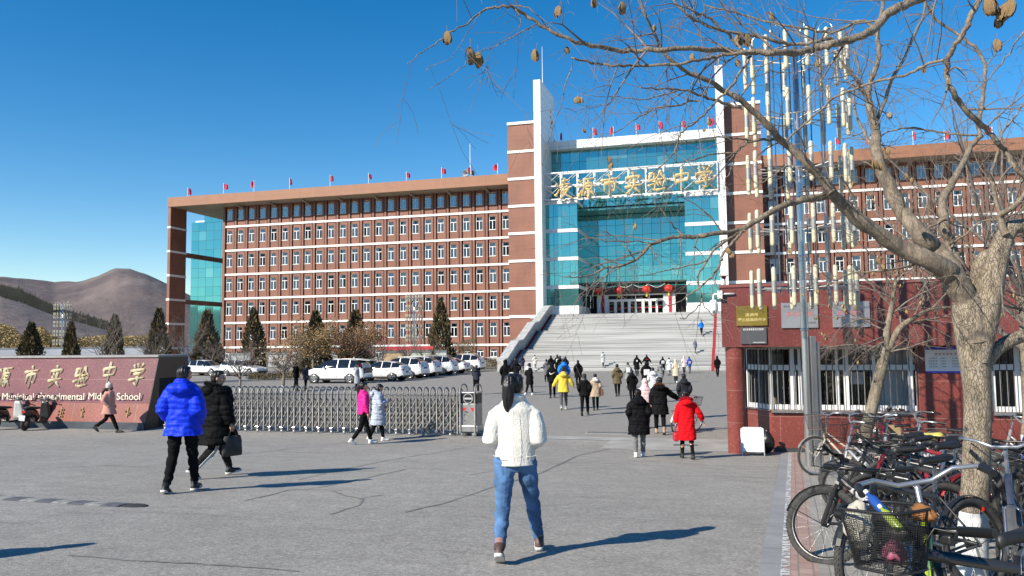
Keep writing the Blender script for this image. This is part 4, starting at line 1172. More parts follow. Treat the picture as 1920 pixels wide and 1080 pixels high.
# drain grates
for i, (px, py, w, lab) in enumerate(((1146, 812.5, 88, 'long steel drain grate set in the pale kerb at the gate line'), (1285, 836, 42, 'small steel drain grate in the concrete apron by the gatehouse column'))):
    c = at_ground(px, py); D = fdepth(c); wm = w*D/FPX
    t = thing('drain_grate', lab, 'drain', (c.x, c.y, zg(c.x, c.y)+.012), radians(2))
    m = MB(); m.box(-wm/2-.06, -.22, -.03, wm/2+.06, .22, .0); m.build('rim', CONC, t)
    m = MB(); m.box(-wm/2, -.15, -.0, wm/2, .15, .003); m.build('pit', DARK, t)
    m = MB(); n_ = int(wm/.05)
    for k in range(n_+1): x = -wm/2+wm*k/n_; m.box(x-.011, -.15, .0035, x+.011, .15, .012)
    for y_ in (-.15, 0, .15): m.box(-wm/2, y_-.012, .004, wm/2, y_+.012, .0135)
    m.build('grate_bars', STEELD, t)

# ------------------------------------------------------------------ pavement with the bicycles
K0 = Vector((.02, 5.0, 0)); K1 = Vector((1.03, 20.4, 0)); kd = (K1-K0).normalized(); kn = Vector((kd.y, -kd.x, 0))
def strip(name, o0, o1, m_, dz, t0=-4.5, t1=None, kind='structure'):
    m = MB(); t1 = t1 or (K1-K0).length-.1; N = 36; P = []
    for i in range(N+1):
        t = t0+(t1-t0)*i/N; a = K0+kd*t+kn*o0; b_ = K0+kd*t+kn*o1
        P.append(((a.x, a.y, zg(0, a.y)+dz), (b_.x, b_.y, zg(0, b_.y)+dz)))
    for p, q in zip(P, P[1:]): m.quad(p[0], p[1], q[1], q[0])
    o = m.build(name, m_); tag(o, kind=kind); return o
rotk = atan2(kd.y, kd.x)
KST = pavers('kerb_stone', (.26, .26, .265), (.31, .31, .31), (.18, .18, .18), 1.0, .75, .4, -rotk, .006, .18)
strip('kerb', 0, .20, KST, .015)
m = MB(); N = 36
for i in range(N):
    t = -4.5+(19.8)*i/N; t2 = -4.5+19.8*(i+1)/N; a = K0+kd*t; b_ = K0+kd*t2; m.quad((a.x, a.y, zg(0, a.y)-.02), (b_.x, b_.y, zg(0, b_.y)-.02), (b_.x, b_.y, zg(0, b_.y)+.015), (a.x, a.y, zg(0, a.y)+.015))
tag(m.build('kerb_edge', KST), kind='structure')
LIME = mat('lime_paint', (.58, .58, .57), .9); n, l, b = nodes_of(LIME)
tc = n.new('ShaderNodeTexCoord'); t_ = n.new('ShaderNodeTexNoise'); t_.inputs['Scale'].default_value = 14; t_.inputs['Detail'].default_value = 6; l.new(tc.outputs['Object'], t_.inputs['Vector'])
r = n.new('ShaderNodeValToRGB'); r.color_ramp.elements[0].position = .42; r.color_ramp.elements[1].position = .55; l.new(t_.outputs['Fac'], r.inputs[0]); l.new(r.outputs[0], b.inputs['Alpha'])
strip('pink_pavers', .20, .46, pavers('pink_paver', (.36, .235, .195), (.42, .29, .245), (.24, .2, .18), 1.0, .22, .115, -rotk, .006, .2), .017)
strip('lime_edge', .17, .24, LIME, .021)
strip('grey_pavers', .46, 16, pavers('grey_paver', (.30, .28, .245), (.35, .33, .29), (.2, .185, .165), 1.0, .24, .12, -rotk, .005, .2), .017)

# ------------------------------------------------------------------ tall lamp columns
LCRE = mat('lamp_cream', (.60, .55, .385), .4)
def lamp_mesh():
    m = MB(); m.sm = True
    m.mi = 0; m.lathe([(0, .39), (.022, .385), (.037, .365), (.042, .335), (.042, .12)], seg=12); m.lathe([(.042, -.12), (.042, -.335), (.037, -.365), (.022, -.385), (0, -.39)], seg=12)
    m.mi = 1; m.lathe([(.045, .12), (.045, -.12)], seg=12)
    return m.mesh('lamp', [LCRE, mat('lamp_sleeve', (.34, .33, .31), .45, .35)])
LM = lamp_mesh()
def lamp_column(loc, lab, scale=1.0, tiers=(3.58, 4.76, 5.96, 7.05, 8.2), nl=16, base=True, rad=1.0):
    t = thing('lamp_column', lab, 'lamp post', loc, .15, 'lamp columns with rings of tube lamps'); t.scale = (scale,)*3
    z0 = 0
    top = max(tiers)
    m = MB(); m.lathe([(.074, 0), (.072, 2.7), (.07, 5.4), (.062, top+.35), (0, top+.37)], seg=20)
    for z in (2.72, 4.2, 5.4, 6.5): m.lathe([(.066, z), (.085, z+.01), (.085, z+.05), (.066, z+.06)], seg=20)
    m.build('shaft', STEEL, t)
    if base:
        m = MB(); m.rbox(.076, -.10, 0, .185, .08, 2.62, .008); m.rbox(.186, -.06, 0, .262, .06, 2.5, .008); m.build('base_box', mat('pole_sheath', (.33, .33, .33), .35, .8, var=.25, vscale=3, stretch=(1, 1, .3)), t)
    ri = .52*rad
    m = MB()
    nr = 8
    for k in range(nr):
        a = 2*pi*k/nr
        m.tube([(cos(a)*ri, sin(a)*ri, min(tiers)-.1), (cos(a)*ri, sin(a)*ri, top+.45)], .014, 6)
        m.tube([(cos(a)*ri, sin(a)*ri, top+.45), (cos(a)*ri*1.1, sin(a)*ri*1.1, top+.62), (cos(a)*ri*1.35, sin(a)*ri*1.35, top+.68), (cos(a)*ri*1.6, sin(a)*ri*1.6, top+.55), (cos(a)*ri*1.65, sin(a)*ri*1.65, top+.35)], .014, 6)
    m.build('rods', STEEL, t)
    for z in tiers:
        m = MB()
        m.tube([(cos(2*pi*i/32)*ri, sin(2*pi*i/32)*ri, z) for i in range(32)], .013, 5, closed=True)
        for k in range(4):
            a = 2*pi*k/4+.3; m.tube([(cos(a)*.1, sin(a)*.1, z), (cos(a)*ri, sin(a)*ri, z)], .012, 5)
        for k in range(nl):
            a = 2*pi*k/nl; m.tube([(cos(a)*ri, sin(a)*ri, z), (cos(a)*(rad-.02), sin(a)*(rad-.02), z)], .011, 5)
        m.build('ring_arm', STEELD, t)
        for k in range(nl):
            a = 2*pi*k/nl; link('lamp', LM, t, (cos(a)*rad, sin(a)*rad, z))
    return t
lamp_column((1.38, 16.85, zg(0, 16.85)-.02), 'tall steel lamp column with rings of cream tube lamps, in front of the gatehouse')
p = at_depth(116, 640, 100); lamp_column((p.x, p.y, 0), 'distant lamp column standing among the conifers at far left', .97)
p = at_depth(777, 640, 90); lamp_column((p.x, p.y, 0), 'distant lamp column standing before the left wing of the school', .97)
# ------------------------------------------------------------------ trees
def bark_mat(name, c1, c2, bumpd, sc_, stretch=(1, 1, .25)):
    m = mat(name, c1, .9, col2=c2, vscale=sc_, stretch=stretch, bump=bumpd, bscale=sc_*1.6, detail=9); return m
BARK = bark_mat('furrowed_bark', (.21, .17, .122), (.38, .315, .235), .012, 16)
BARKS = bark_mat('smooth_bark', (.155, .124, .093), (.275, .225, .168), .005, 22)
TWIG = bark_mat('twig_bark', (.125, .10, .085), (.22, .18, .15), .002, 30)
POD = mat('dry_pod', (.15, .07, .025), .75, col2=(.52, .36, .17), vscale=26, bump=.004, bscale=70)
def crackle(m, sc_, st, dark, dist):
    n, l, b = nodes_of(m); tc = n.new('ShaderNodeTexCoord'); mp = n.new('ShaderNodeMapping'); mp.inputs['Scale'].default_value = st
    nz = n.new('ShaderNodeTexNoise'); nz.inputs['Scale'].default_value = 9; nz.inputs['Detail'].default_value = 4; l.new(tc.outputs['Object'], nz.inputs['Vector'])
    mxv = n.new('ShaderNodeMixRGB'); mxv.blend_type = 'ADD'; mxv.inputs[0].default_value = .09; l.new(tc.outputs['Object'], mxv.inputs[1]); l.new(nz.outputs['Color'], mxv.inputs[2]); l.new(mxv.outputs[0], mp.inputs[0])
    v = n.new('ShaderNodeTexVoronoi'); v.feature = 'DISTANCE_TO_EDGE'; v.inputs['Scale'].default_value = sc_; l.new(mp.outputs[0], v.inputs['Vector'])
    r = n.new('ShaderNodeValToRGB'); l.new(v.outputs['Distance'], r.inputs[0]); e = r.color_ramp.elements; e[0].position = .0; e[1].position = .12; e[0].color = (dark, dark*.94, dark*.88, 1); e[1].color = (1, 1, 1, 1)
    x = n.new('ShaderNodeMixRGB'); x.blend_type = 'MULTIPLY'; x.inputs[0].default_value = 1; l.new(b.inputs['Base Color'].links[0].from_socket, x.inputs[1]); l.new(r.outputs[0], x.inputs[2]); l.new(x.outputs[0], b.inputs['Base Color'])
    bp = n.new('ShaderNodeBump'); bp.inputs['Distance'].default_value = dist; l.new(r.outputs[0], bp.inputs['Height']); l.new(b.inputs['Normal'].links[0].from_socket, bp.inputs['Normal']); l.new(bp.outputs[0], b.inputs['Normal'])
crackle(BARK, 62, (1, 1, .2), .5, .010); crackle(BARKS, 46, (1, 1, .35), .62, .004)
rb = random.Random(21)
def smooth_path(P, sub=4):
    Q = []
    for i in range(len(P)-1):
        p0, p1, p2, p3 = P[max(i-1, 0)], P[i], P[i+1], P[min(i+2, len(P)-1)]
        for t in range(sub):
            t /= sub
            Q.append(.5*((2*p1)+(p2-p0)*t+(2*p0-5*p1+4*p2-p3)*t*t+(-p0+3*p1-3*p2+p3)*t**3))
    Q.append(P[-1]); return Q
def px_limb(pts, wpx0, wpx1, D0, D1, wob=.006):
    """limb given by photo pixels and its own distances; widths in pixels turned into metres"""
    n = len(pts); P = []
    for i, p in enumerate(pts):
        t = i/(n-1); D = D0+(D1-D0)*t + rb.uniform(-.05, .05)
        P.append(at_depth(p[0], p[1], D))
    Q = smooth_path(P, 4); m = len(Q); R = []
    for i in range(m):
        t = i/(m-1); D = D0+(D1-D0)*t
        Q[i] = Q[i] + Vector((rb.uniform(-wob, wob), rb.uniform(-wob, wob), rb.uniform(-wob, wob)))
        w = wpx0+(wpx1-wpx0)*t
        R.append(max(.0012, w*.45*D/FPX*(1+.10*rb.uniform(-1, 1))))
    return Q, R
def grow(mb, p, d, length, r, lvl, droop=0.0, up=0.0, kids=(3, 5), seg=5, wig=.25, n=None, kink=.0):
    """one wandering shoot and its side shoots"""
    n = n or max(4, int(length/.12)); n = min(n, 12)
    P = [p.copy()]; R = [r]; d = d.normalized(); st = length/n
    for i in range(n):
        d = d + Vector((rb.uniform(-1, 1), rb.uniform(-1, 1), rb.uniform(-1, 1)))*wig*.5
        d.z += up/n - droop/n*(i/n*2); d.normalize()
        P.append(P[-1]+d*st); R.append(max(.0009, r*(1-.8*(i+1)/n)))
    mb.tube(P, R, seg, caps=False)
    if lvl > 0:
        for k in range(rb.randint(*kids)):
            i = rb.randint(1, n-1); t = (P[i+1]-P[i]).normalized()
            a = t.orthogonal().normalized(); a.rotate(Matrix.Rotation(rb.uniform(0, 2*pi), 3, t))
            dd = t*rb.uniform(.5, .9)+a*rb.uniform(.5, .9)
            grow(mb, P[i], dd, length*rb.uniform(.35, .65), R[i]*.65, lvl-1, droop, up, kids, 4 if lvl < 2 else seg, wig)
    return P, R

# --- the big tree in front ---
T1 = at_ground(1822, 1082)
tree1 = thing('bare_tree', 'large forked bare tree with rough bark and whitewashed foot among the bicycles', 'tree', (0, 0, 0))
D1 = fdepth(T1)
def toP(px, py, D): return at_depth(px, py, D)
trunk = MB(); trunk.sm = True
def trunk_loft(pts, D, seg=22, flare=0, lump=.06, seed=0):
    """pts: (px, py, width px)"""
    P = [at_depth(p[0], p[1], D) for p in pts]; W = [p[2]*.405*D/FPX for p in pts]
    Q = smooth_path(P, 4); rings = []
    m = len(Q)
    for i, q in enumerate(Q):
        f = i/(m-1)*(len(W)-1); a = int(min(f, len(W)-2)); r = W[a]+(W[a+1]-W[a])*(f-a)
        t = (Q[min(i+1, m-1)]-Q[max(i-1, 0)]).normalized()
        u = (Vector((1, 0, 0))-t*t.x).normalized(); v = t.cross(u)
        ring = []
        for k in range(seg):
            g = 2*pi*k/seg; dd = u*cos(g)+v*sin(g)
            s = 1+lump*noise.noise(Vector((cos(g)*1.5+seed, sin(g)*1.5, q.z*2.2)))+.045*noise.noise(Vector((cos(g)*6, sin(g)*6+seed, q.z*3)))
            ring.append(q+dd*r*s)
        rings.append(ring)
    trunk.loft(rings, caps=False)
    return Q
trunk_loft([(1826, 960, 60), (1829, 900, 59), (1832, 800, 57), (1833, 740, 58), (1829, 690, 62), (1824, 640, 70), (1818, 590, 74), (1812, 556, 56), (1806, 540, 20)], D1)
trunk_loft([(1836, 680, 40), (1848, 600, 58), (1858, 540, 54), (1872, 480, 46), (1886, 440, 40), (1905, 425, 34), (1950, 420, 30), (2020, 400, 26)], D1-.05, seed=4)
trunk_loft([(1832, 640, 30), (1834, 560, 34), (1834, 510, 32), (1846, 480, 27), (1869, 474, 15), (1880, 470, 3)], D1+.05, seed=7)
trunk_loft([(1832, 720, 24), (1852, 676, 30), (1880, 646, 30), (1930, 627, 28), (2000, 622, 24), (2100, 600, 16)], D1, seed=9)
trunk.build('trunk', BARK, tree1)
wb = MB(); wb.sm = True; trunk_save = trunk; trunk = wb
trunk_loft([(1818, 1120, 82), (1821, 1085, 72), (1823, 1040, 66), (1824, 1000, 63), (1826, 964, 61), (1826, 958, 60)], D1-.0, lump=.08)
trunk.build('whitewashed_base', mat('whitewash', (.66, .66, .65), .95, var=.12, vscale=9, bump=.012, bscale=20, stretch=(1, 1, .4)), tree1)
limbs = []
big = MB(); big.sm = True; small = MB(); small.sm = True
def limb(pts, w0, w1, D0, D1_, target=None, seg=10, twigs=6, tl=(.25, .6), droop=.5, lv=1):
    Q, R = px_limb(pts, w0, w1, D0, D1_)
    (target or big).tube(Q, R, seg, caps=True); limbs.append((Q, R, twigs, tl, droop, lv)); return Q, R
D = D1
limb([(1830, 640), (1812, 570), (1790, 525), (1771, 505), (1738, 487), (1698, 470), (1660, 446), (1615, 416), (1582, 386), (1560, 360), (1545, 340)], 52, 19, D, D-.3, seg=16, twigs=10)
limb([(1560, 360), (1545, 340), (1511, 305), (1471, 269), (1444, 240), (1413, 209), (1382, 184), (1355, 169), (1324, 149), (1293, 137), (1268, 120), (1244, 100), (1231, 71), (1213, 33), (1202, 4), (1196, -30)], 19, 3, D-.3, D-1.1, seg=12, twigs=26)
limb([(1800, 545), (1782, 500), (1755, 470), (1733, 448), (1711, 420), (1691, 395), (1672, 360), (1657, 328), (1647, 300), (1642, 270), (1642, 245), (1634, 215), (1628, 190)], 44, 15, D, D+.5, seg=16, twigs=16)
limb([(1630, 200), (1627, 175), (1635, 144), (1644, 122), (1648, 89), (1645, 60), (1653, 30), (1660, -20)], 13, 6, D+.5, D+.6, twigs=10)
limb([(1657, 328), (1640, 290), (1627, 260), (1613, 233), (1600, 190), (1610, 130), (1600, 90)], 9, 3, D+.3, D+.8, twigs=10)
limb([(1629, 190), (1612, 160), (1598, 140), (1575, 112), (1560, 95)], 8, 4, D+.5, D+.4, twigs=8)
limb([(1644, 225), (1660, 185), (1672, 150), (1690, 120), (1712, 70), (1730, 30), (1738, -20)], 9, 4, D+.5, D+1.0, twigs=12)
# the pale limb hanging in from above
limb([(1990, -120), (1850, -70), (1780, -32), (1724, -4), (1693, 10), (1671, 20), (1653, 38), (1633, 58), (1611, 69), (1582, 78), (1560, 84), (1533, 90), (1489, 98), (1455, 98), (1418, 98), (1382, 97), (1355, 95), (1311, 93), (1244, 92), (1183, 95), (1122, 88), (1071, 75), (1026, 56), (1001, 39), (980, 24), (953, 12), (929, 14), (899, 24), (875, 42), (850, 57), (814, 81), (784, 103), (763, 121)], 22, 1.2, 4.4, 3.5, seg=12, twigs=26, droop=.9)
limb([(1418, 98), (1395, 100), (1360, 101), (1342, 108), (1311, 112), (1267, 121), (1200, 123), (1160, 123), (1128, 122), (1092, 113), (1071, 109)], 8, 4.5, 4.0, 3.8, twigs=9, droop=1.0)
limb([(1074, 115), (1056, 181), (1038, 233), (1017, 311)], 2.2, 1.6, 3.8, 3.8, twigs=2, droop=1.0)
limb([(1010, 42), (985, 58), (930, 84), (890, 105), (862, 128), (830, 152), (808, 166)], 2.6, 1, 3.6, 3.5, twigs=4)
limb([(905, 20), (880, 55), (862, 88), (838, 112), (806, 125), (798, 134)], 1.6, .9, 3.5, 3.4, twigs=3)
limb([(960, 10), (990, 16), (1010, 30), (1026, 52)], 2.4, 2, 3.6, 3.6, twigs=2)
limb([(1560, 70), (1533, 77), (1489, 84), (1451, 77), (1413, 67), (1353, 58), (1311, 40), (1293, 31), (1273, 11), (1250, -12)], 8, 5, 4.3, 4.1, twigs=14, droop=.9)
limb([(1395, 97), (1373, 73), (1351, 53), (1324, 31), (1295, 18), (1262, -16)], 6, 4.5, 4.05, 3.9, twigs=8, droop=.9)
limb([(1409, 104), (1389, 135), (1364, 169), (1342, 191), (1320, 215), (1289, 239), (1275, 253), (1267, 278), (1258, 293), (1233, 315), (1222, 324)], 6, 2, 4.0, 3.8, twigs=9, droop=.6)
limb([(1642, 60), (1620, 40), (1590, 48), (1560, 60), (1500, 52), (1440, 40), (1400, 30), (1360, 18), (1320, 10)], 7, 3, 4.4, 4.6, twigs=12, droop=.8)
# long low limb to the left
limb([(1585, 384), (1560, 367), (1511, 374), (1493, 379), (1467, 386), (1422, 411), (1389, 430), (1341, 439), (1300, 444), (1269, 444), (1240, 451), (1216, 463), (1192, 487), (1168, 497), (1134, 504), (1107, 516), (1081, 519), (1064, 518)], 16, 1.6, D-.2, D-1.0, seg=12, twigs=22)
limb([(1395, 432), (1375, 452), (1356, 474), (1351, 490), (1339, 513), (1315, 537), (1291, 555), (1264, 571), (1247, 573)], 7, 1.5, D-.5, D-.9, twigs=8)
limb([(1391, 431), (1375, 442), (1341, 466), (1324, 492), (1310, 514), (1312, 543), (1315, 565), (1300, 584), (1283, 597), (1275, 596)], 6, 1.5, D-.5, D-1.0, twigs=8)
limb([(1315, 560), (1318, 570), (1327, 581), (1341, 597)], 2.8, 1.4, D-.9, D-.95, twigs=3)
limb([(1327, 490), (1281, 500), (1245, 508), (1221, 514), (1189, 518)], 3.5, 1.2, D-.8, D-1.0, twigs=6)
limb([(1240, 452), (1223, 456), (1197, 453), (1149, 453), (1105, 447), (1075, 456), (1060, 460)], 3.5, .9, D-.8, D-1.0, twigs=8)
limb([(1192, 487), (1175, 466), (1158, 449), (1136, 435), (1122, 438)], 2.8, 1, D-.9, D-.95, twigs=6)
limb([(1283, 442), (1268, 430), (1252, 413), (1235, 386), (1216, 378)], 3.8, 1.4, D-.7, D-.8, twigs=8)
limb([(1216, 463), (1195, 475), (1170, 480), (1140, 492), (1115, 498)], 2.5, 1, D-.8, D-1.0, twigs=5)
# limbs off the main left limb
limb([(1470, 268), (1452, 262), (1410, 265), (1385, 280), (1376, 287), (1340, 288), (1300, 300), (1275, 303), (1255, 308)], 6.5, 1.4, D-.4, D-.7, twigs=12)
limb([(1410, 266), (1398, 262), (1375, 259), (1340, 258), (1310, 262), (1280, 270), (1230, 268)], 5, 1.2, D-.45, D-.7, twigs=10)
limb([(1378, 287), (1375, 305), (1367, 325), (1359, 338), (1365, 358), (1368, 368)], 4, 1.2, D-.5, D-.6, twigs=5)
limb([(1384, 186), (1405, 160), (1425, 125), (1440, 100)], 4, 2, D-.6, D-.4, twigs=7)
limb([(1393, 203), (1370, 197), (1340, 188), (1316, 180), (1290, 170), (1262, 168), (1230, 166), (1200, 163)], 8, 2.5, D-.6, D-1.0, twigs=14, droop=.9)
limb([(1311, 188), (1290, 191), (1275, 196), (1240, 200), (1222, 204), (1210, 214), (1198, 218), (1172, 238), (1150, 250), (1135, 260)], 4.5, 1.2, D-.7, D-1.0, twigs=9, droop=.9)
limb([(1270, 170), (1240, 178), (1210, 186), (1160, 182), (1115, 180), (1095, 178)], 3.4, 1, D-.9, D-1.1, twigs=8, droop=.9)
limb([(1471, 268), (1500, 240), (1530, 215), (1560, 185), (1590, 172), (1627, 158), (1660, 148), (1700, 142), (1733, 122), (1773, 112)], 4, 6, 4.2, 3.6, twigs=14, droop=.5)
limb([(1560, 362), (1535, 330), (1500, 318), (1480, 310), (1450, 330), (1420, 345), (1405, 330)], 5, 1.2, D-.3, D-.5, twigs=10)
limb([(1738, 487), (1700, 500), (1650, 508), (1600, 512), (1560, 525), (1530, 500), (1500, 510)], 5, 1.4, D-.1, D-.3, twigs=10)
limb([(1615, 416), (1600, 370), (1585, 345), (1570, 318), (1555, 312)], 6, 1.5, D-.2, D-.2, twigs=8)
# stem hanging in from above at the right
limb([(1850, -40), (1836, 0), (1822, 24), (1809, 56), (1791, 84), (1778, 109), (1774, 138), (1782, 160), (1796, 189), (1822, 218), (1849, 242), (1871, 267), (1887, 284), (1900, 309), (1918, 326), (1960, 360)], 11, 11, 3.7, 3.9, seg=12, twigs=12, tl=(.15, .4))
# right-hand stems
limb([(1800, 505), (1791, 484), (1782, 455), (1773, 433), (1769, 400), (1769, 373), (1782, 351), (1795, 324), (1811, 298), (1820, 275), (1840, 255)], 24, 10, D+.1, D+.8, seg=12, twigs=16)
limb([(1838, 258), (1835, 222), (1842, 200), (1844, 173), (1847, 133), (1842, 107), (1820, 82), (1793, 62), (1755, 36), (1733, 0), (1725, -25)], 9, 5, D+.8, D+1.2, twigs=18)
limb([(1840, 255), (1800, 252), (1760, 248), (1715, 240), (1670, 245), (1640, 262), (1600, 260), (1570, 258)], 5, 1.5, D+.8, D+1.1, twigs=14)
limb([(1886, 440), (1875, 407), (1890, 395), (1915, 373), (1940, 340)], 16, 9, D-.1, D-.2, twigs=8)
limb([(1880, 420), (1868, 380), (1860, 330), (1870, 290), (1880, 250), (1905, 215), (1930, 180)], 8, 3, D, D+.4, twigs=12)
limb([(1849, 240), (1880, 210), (1905, 190), (1930, 165)], 4, 2, D+.5, D+.8, twigs=8)
limb([(1772, 410), (1745, 425), (1728, 435), (1735, 395), (1740, 370), (1726, 350), (1700, 330)], 5, 1.5, D+.3, D+.5, twigs=8)
limb([(1780, 460), (1810, 440), (1840, 415), (1870, 412)], 5, 2, D+.2, D, twigs=6)
limb([(1836, 505), (1815, 455), (1790, 440), (1765, 445), (1745, 460), (1725, 440)], 5, 2, D+.2, D+.4, twigs=7)
limb([(1960, 30), (1918, 60), (1885, 110), (1865, 135), (1840, 160), (1800, 185), (1770, 205)], 4.5, 1.2, 3.9, 4.1, twigs=8)
limb([(1875, 470), (1872, 510), (1878, 545), (1885, 595)], 5, 3, D-.35, D-.4, twigs=3)
big.build('limb', BARKS, tree1)
for Q, R, tw, tl, droop, lv in limbs:
    L = sum((Q[i+1]-Q[i]).length for i in range(len(Q)-1)); n = len(Q)
    for k in range(int(tw*.72)):
        i = min(n-2, int(n*(rb.random()**.8))); t = (Q[i+1]-Q[i]).normalized()
        a = t.orthogonal().normalized(); a.rotate(Matrix.Rotation(rb.uniform(0, 2*pi), 3, t))
        d = t*rb.uniform(.2, .9)+a*rb.uniform(.5, 1)
        dr = droop*rb.choice([0, .6, 1.6, 2.2])
        grow(small, Q[i], d, rb.uniform(*tl), min(R[i]*.55, .0065), 2 if rb.random() < .55 else 1, dr, .1, (2, 4), 5, .3)
tw = small.build('twigs', TWIG, tree1); tw['kind'] = 'stuff'
# dry papery pods
def pod_mesh(seed):
    """papery capsule: three bowed flaps meeting in ridges, ragged and open below; sometimes two or three together"""
    r = random.Random(seed); m = MB(); nl = r.choice([1, 2, 3])
    for q in range(nl):
        off = Vector((r.uniform(-.4, .4), r.uniform(-.4, .4), r.uniform(-.2, .2))) if nl > 1 else Vector((0, 0, 0))
        R = Matrix.Rotation(r.uniform(0, 6), 3, 'Z') @ Matrix.Rotation(r.uniform(-.35, .35), 3, 'X')
        for k in range(3):
            a0 = k*2*pi/3; nu, nv = 8, 9; V = []; op = r.uniform(.0, .5); cut = r.uniform(.86, 1.0)
            for j in range(nv+1):
                v = j/nv*cut
                for i in range(nu+1):
                    u = -1+2*i/nu; a = a0+u*radians(57)*(1-.25*v)
                    rad = .72*(sin(pi*min(1, .04+v*.92))**.6)*(1-.34*(1-abs(u))**1.3*-1*.0 - .32*abs(u)**2.2*-0) 
                    rad *= .70+.34*abs(u)**1.6+op*.35*v*v
                    p = Vector((cos(a)*rad, sin(a)*rad, .95-2.0*v-.15*abs(u)*v))
                    p *= 1+.13*noise.noise(p*3.2+Vector((seed*3+k, q, 0)))+.05*noise.noise(p*9+Vector((seed, k, 0)))
                    V.append(R @ p + off)
            m._add(V, [(j*(nu+1)+i, j*(nu+1)+i+1, (j+1)*(nu+1)+i+1, (j+1)*(nu+1)+i) for j in range(nv) for i in range(nu)], True)
    m.sm = True; m.tube([(0, 0, .8), (.05, .05, 1.3), (0, .1, 1.9)], .035, 5)
    return m.mesh('seed_pod', POD)
pods = [pod_mesh(i) for i in range(7)]
PL_ = [(838, 70, 15, 3.5), (880, 105, 20, 3.55), (898, 112, 17, 3.6), (1004, 103, 14, 3.7), (1047, 22, 14, 3.7), (1168, 15, 13, 3.9), (1063, 94, 8, 3.8), (1114, 4, 11, 3.9), (1227, 52, 7, 5), (1298, 108, 10, 4), (1383, 118, 9, 4.2), (1448, 30, 10, 4.2), (1385, 75, 13, 4.1), (1400, 76, 13, 4.2), (1082, 187, 8, 5.2), (1090, 188, 8, 5.2), (1143, 300, 9, 4.4), (1146, 312, 9, 4.4), (1034, 230, 4, 4), (1095, 245, 5, 4.6), (1190, 425, 6, 5.2), (1330, 228, 8, 4.6), (1320, 244, 5, 4.6), (1533, 118, 9, 4.4), (1732, 131, 7, 3.9), (1870, 85, 15, 3.6), (1860, 10, 20, 3.3), (1885, 18, 22, 3.3), (1872, 40, 14, 3.35), (1850, 12, 13, 3.5), (1664, 283, 9, 6), (1640, 308, 11, 6), (1650, 312, 10, 6), (1668, 217, 7, 6.5), (1366, 470, 7, 5.4), (1372, 478, 6, 5.4), (1600, 345, 6, 6), (1480, 470, 5, 6), (1655, 500, 7, 6.2), (1645, 490, 7, 6.2), (1700, 330, 6, 6.3), (1710, 338, 5, 6.3), (1880, 590, 5, 6.2), (1900, 555, 6, 6.2), (1905, 560, 6, 6.2)]
for i, (px, py, s, dd) in enumerate(PL_):
    o = link('seed_pod', pods[i % 7], tree1, at_depth(px, py, dd)); k = s*dd/FPX; o.scale = (k*.78, k*.78, k*.85); o.rotation_euler = (rb.uniform(-.3, .3), rb.uniform(-.3, .3), rb.uniform(0, 6))

# --- second tree, by the gatehouse ---
g2 = at_ground(1617, 895); D2 = fdepth(g2)
tree2 = thing('bare_tree', 'slender leaning bare tree with whitewashed foot in front of the gatehouse window', 'tree', (0, 0, 0))
trunk = MB(); trunk.sm = True
trunk_loft([(1622, 826, 27), (1626, 800, 27), (1636, 760, 26), (1645, 720, 25), (1655, 680, 26), (1662, 650, 22)], D2, 14)
trunk_loft([(1657, 680, 18), (1672, 640, 17), (1690, 612, 14), (1712, 597, 11), (1745, 580, 8), (1782, 576, 4)], D2, 10, seed=3)
trunk_loft([(1658, 660, 18), (1663, 620, 15), (1670, 585, 12), (1676, 550, 9), (1680, 520, 6), (1690, 480, 3)], D2, 10, seed=5)
trunk.build('trunk', BARK, tree2)
trunk = MB(); trunk.sm = True; trunk_loft([(1610, 905, 32), (1616, 870, 29), (1621, 832, 27.5), (1622, 824, 27)], D2, 14); trunk.build('whitewashed_base', MAT['whitewash'], tree2)
br = MB(); br.sm = True
for (px, py, dx, dz, L) in [(1665, 610, -1, .5, 2.0), (1672, 575, -1, .8, 2.2), (1676, 550, -.4, 1, 2.2), (1690, 612, .2, 1, 1.9), (1712, 597, .5, .9, 1.9), (1745, 580, 1, .7, 1.6), (1660, 650, -1, .05, 1.6), (1668, 640, -.8, -.1, 1.5), (1700, 605, 1, .2, 1.8), (1678, 535, .5, 1, 2.0), (1663, 620, -.9, .2, 2.0), (1670, 590, .8, .5, 1.8), (1730, 587, .3, 1, 1.7), (1655, 670, -1, .3, 1.3), (1660, 660, .9, .0, 1.2), (1675, 560, -1, .3, 1.8), (1664, 630, -1, -.2, 1.4), (1690, 600, .9, -.1, 1.5)]:
    p = at_depth(px, py, D2); d = _r0*dx + Vector((0, 0, dz)) + _fw0*rb.uniform(-.7, .7)
    grow(br, p, d, L*.72, .02, 3, rb.choice([0, .3, .8]), .2, (4, 6), 6, .28, 12)
tb = br.build('branches', TWIG, tree2); tb['kind'] = 'stuff'
for i in range(26):
    px, py = rb.choice([(1590, 610), (1560, 605), (1640, 590), (1700, 560), (1720, 520), (1540, 560), (1670, 520), (1600, 640)])
    o = link('seed_pod', pods[i % 7], tree2, at_depth(px+rb.uniform(-40, 40), py+rb.uniform(-40, 40), D2+rb.uniform(-.5, .5))); k = rb.uniform(.025, .04); o.scale = (k, k, k)
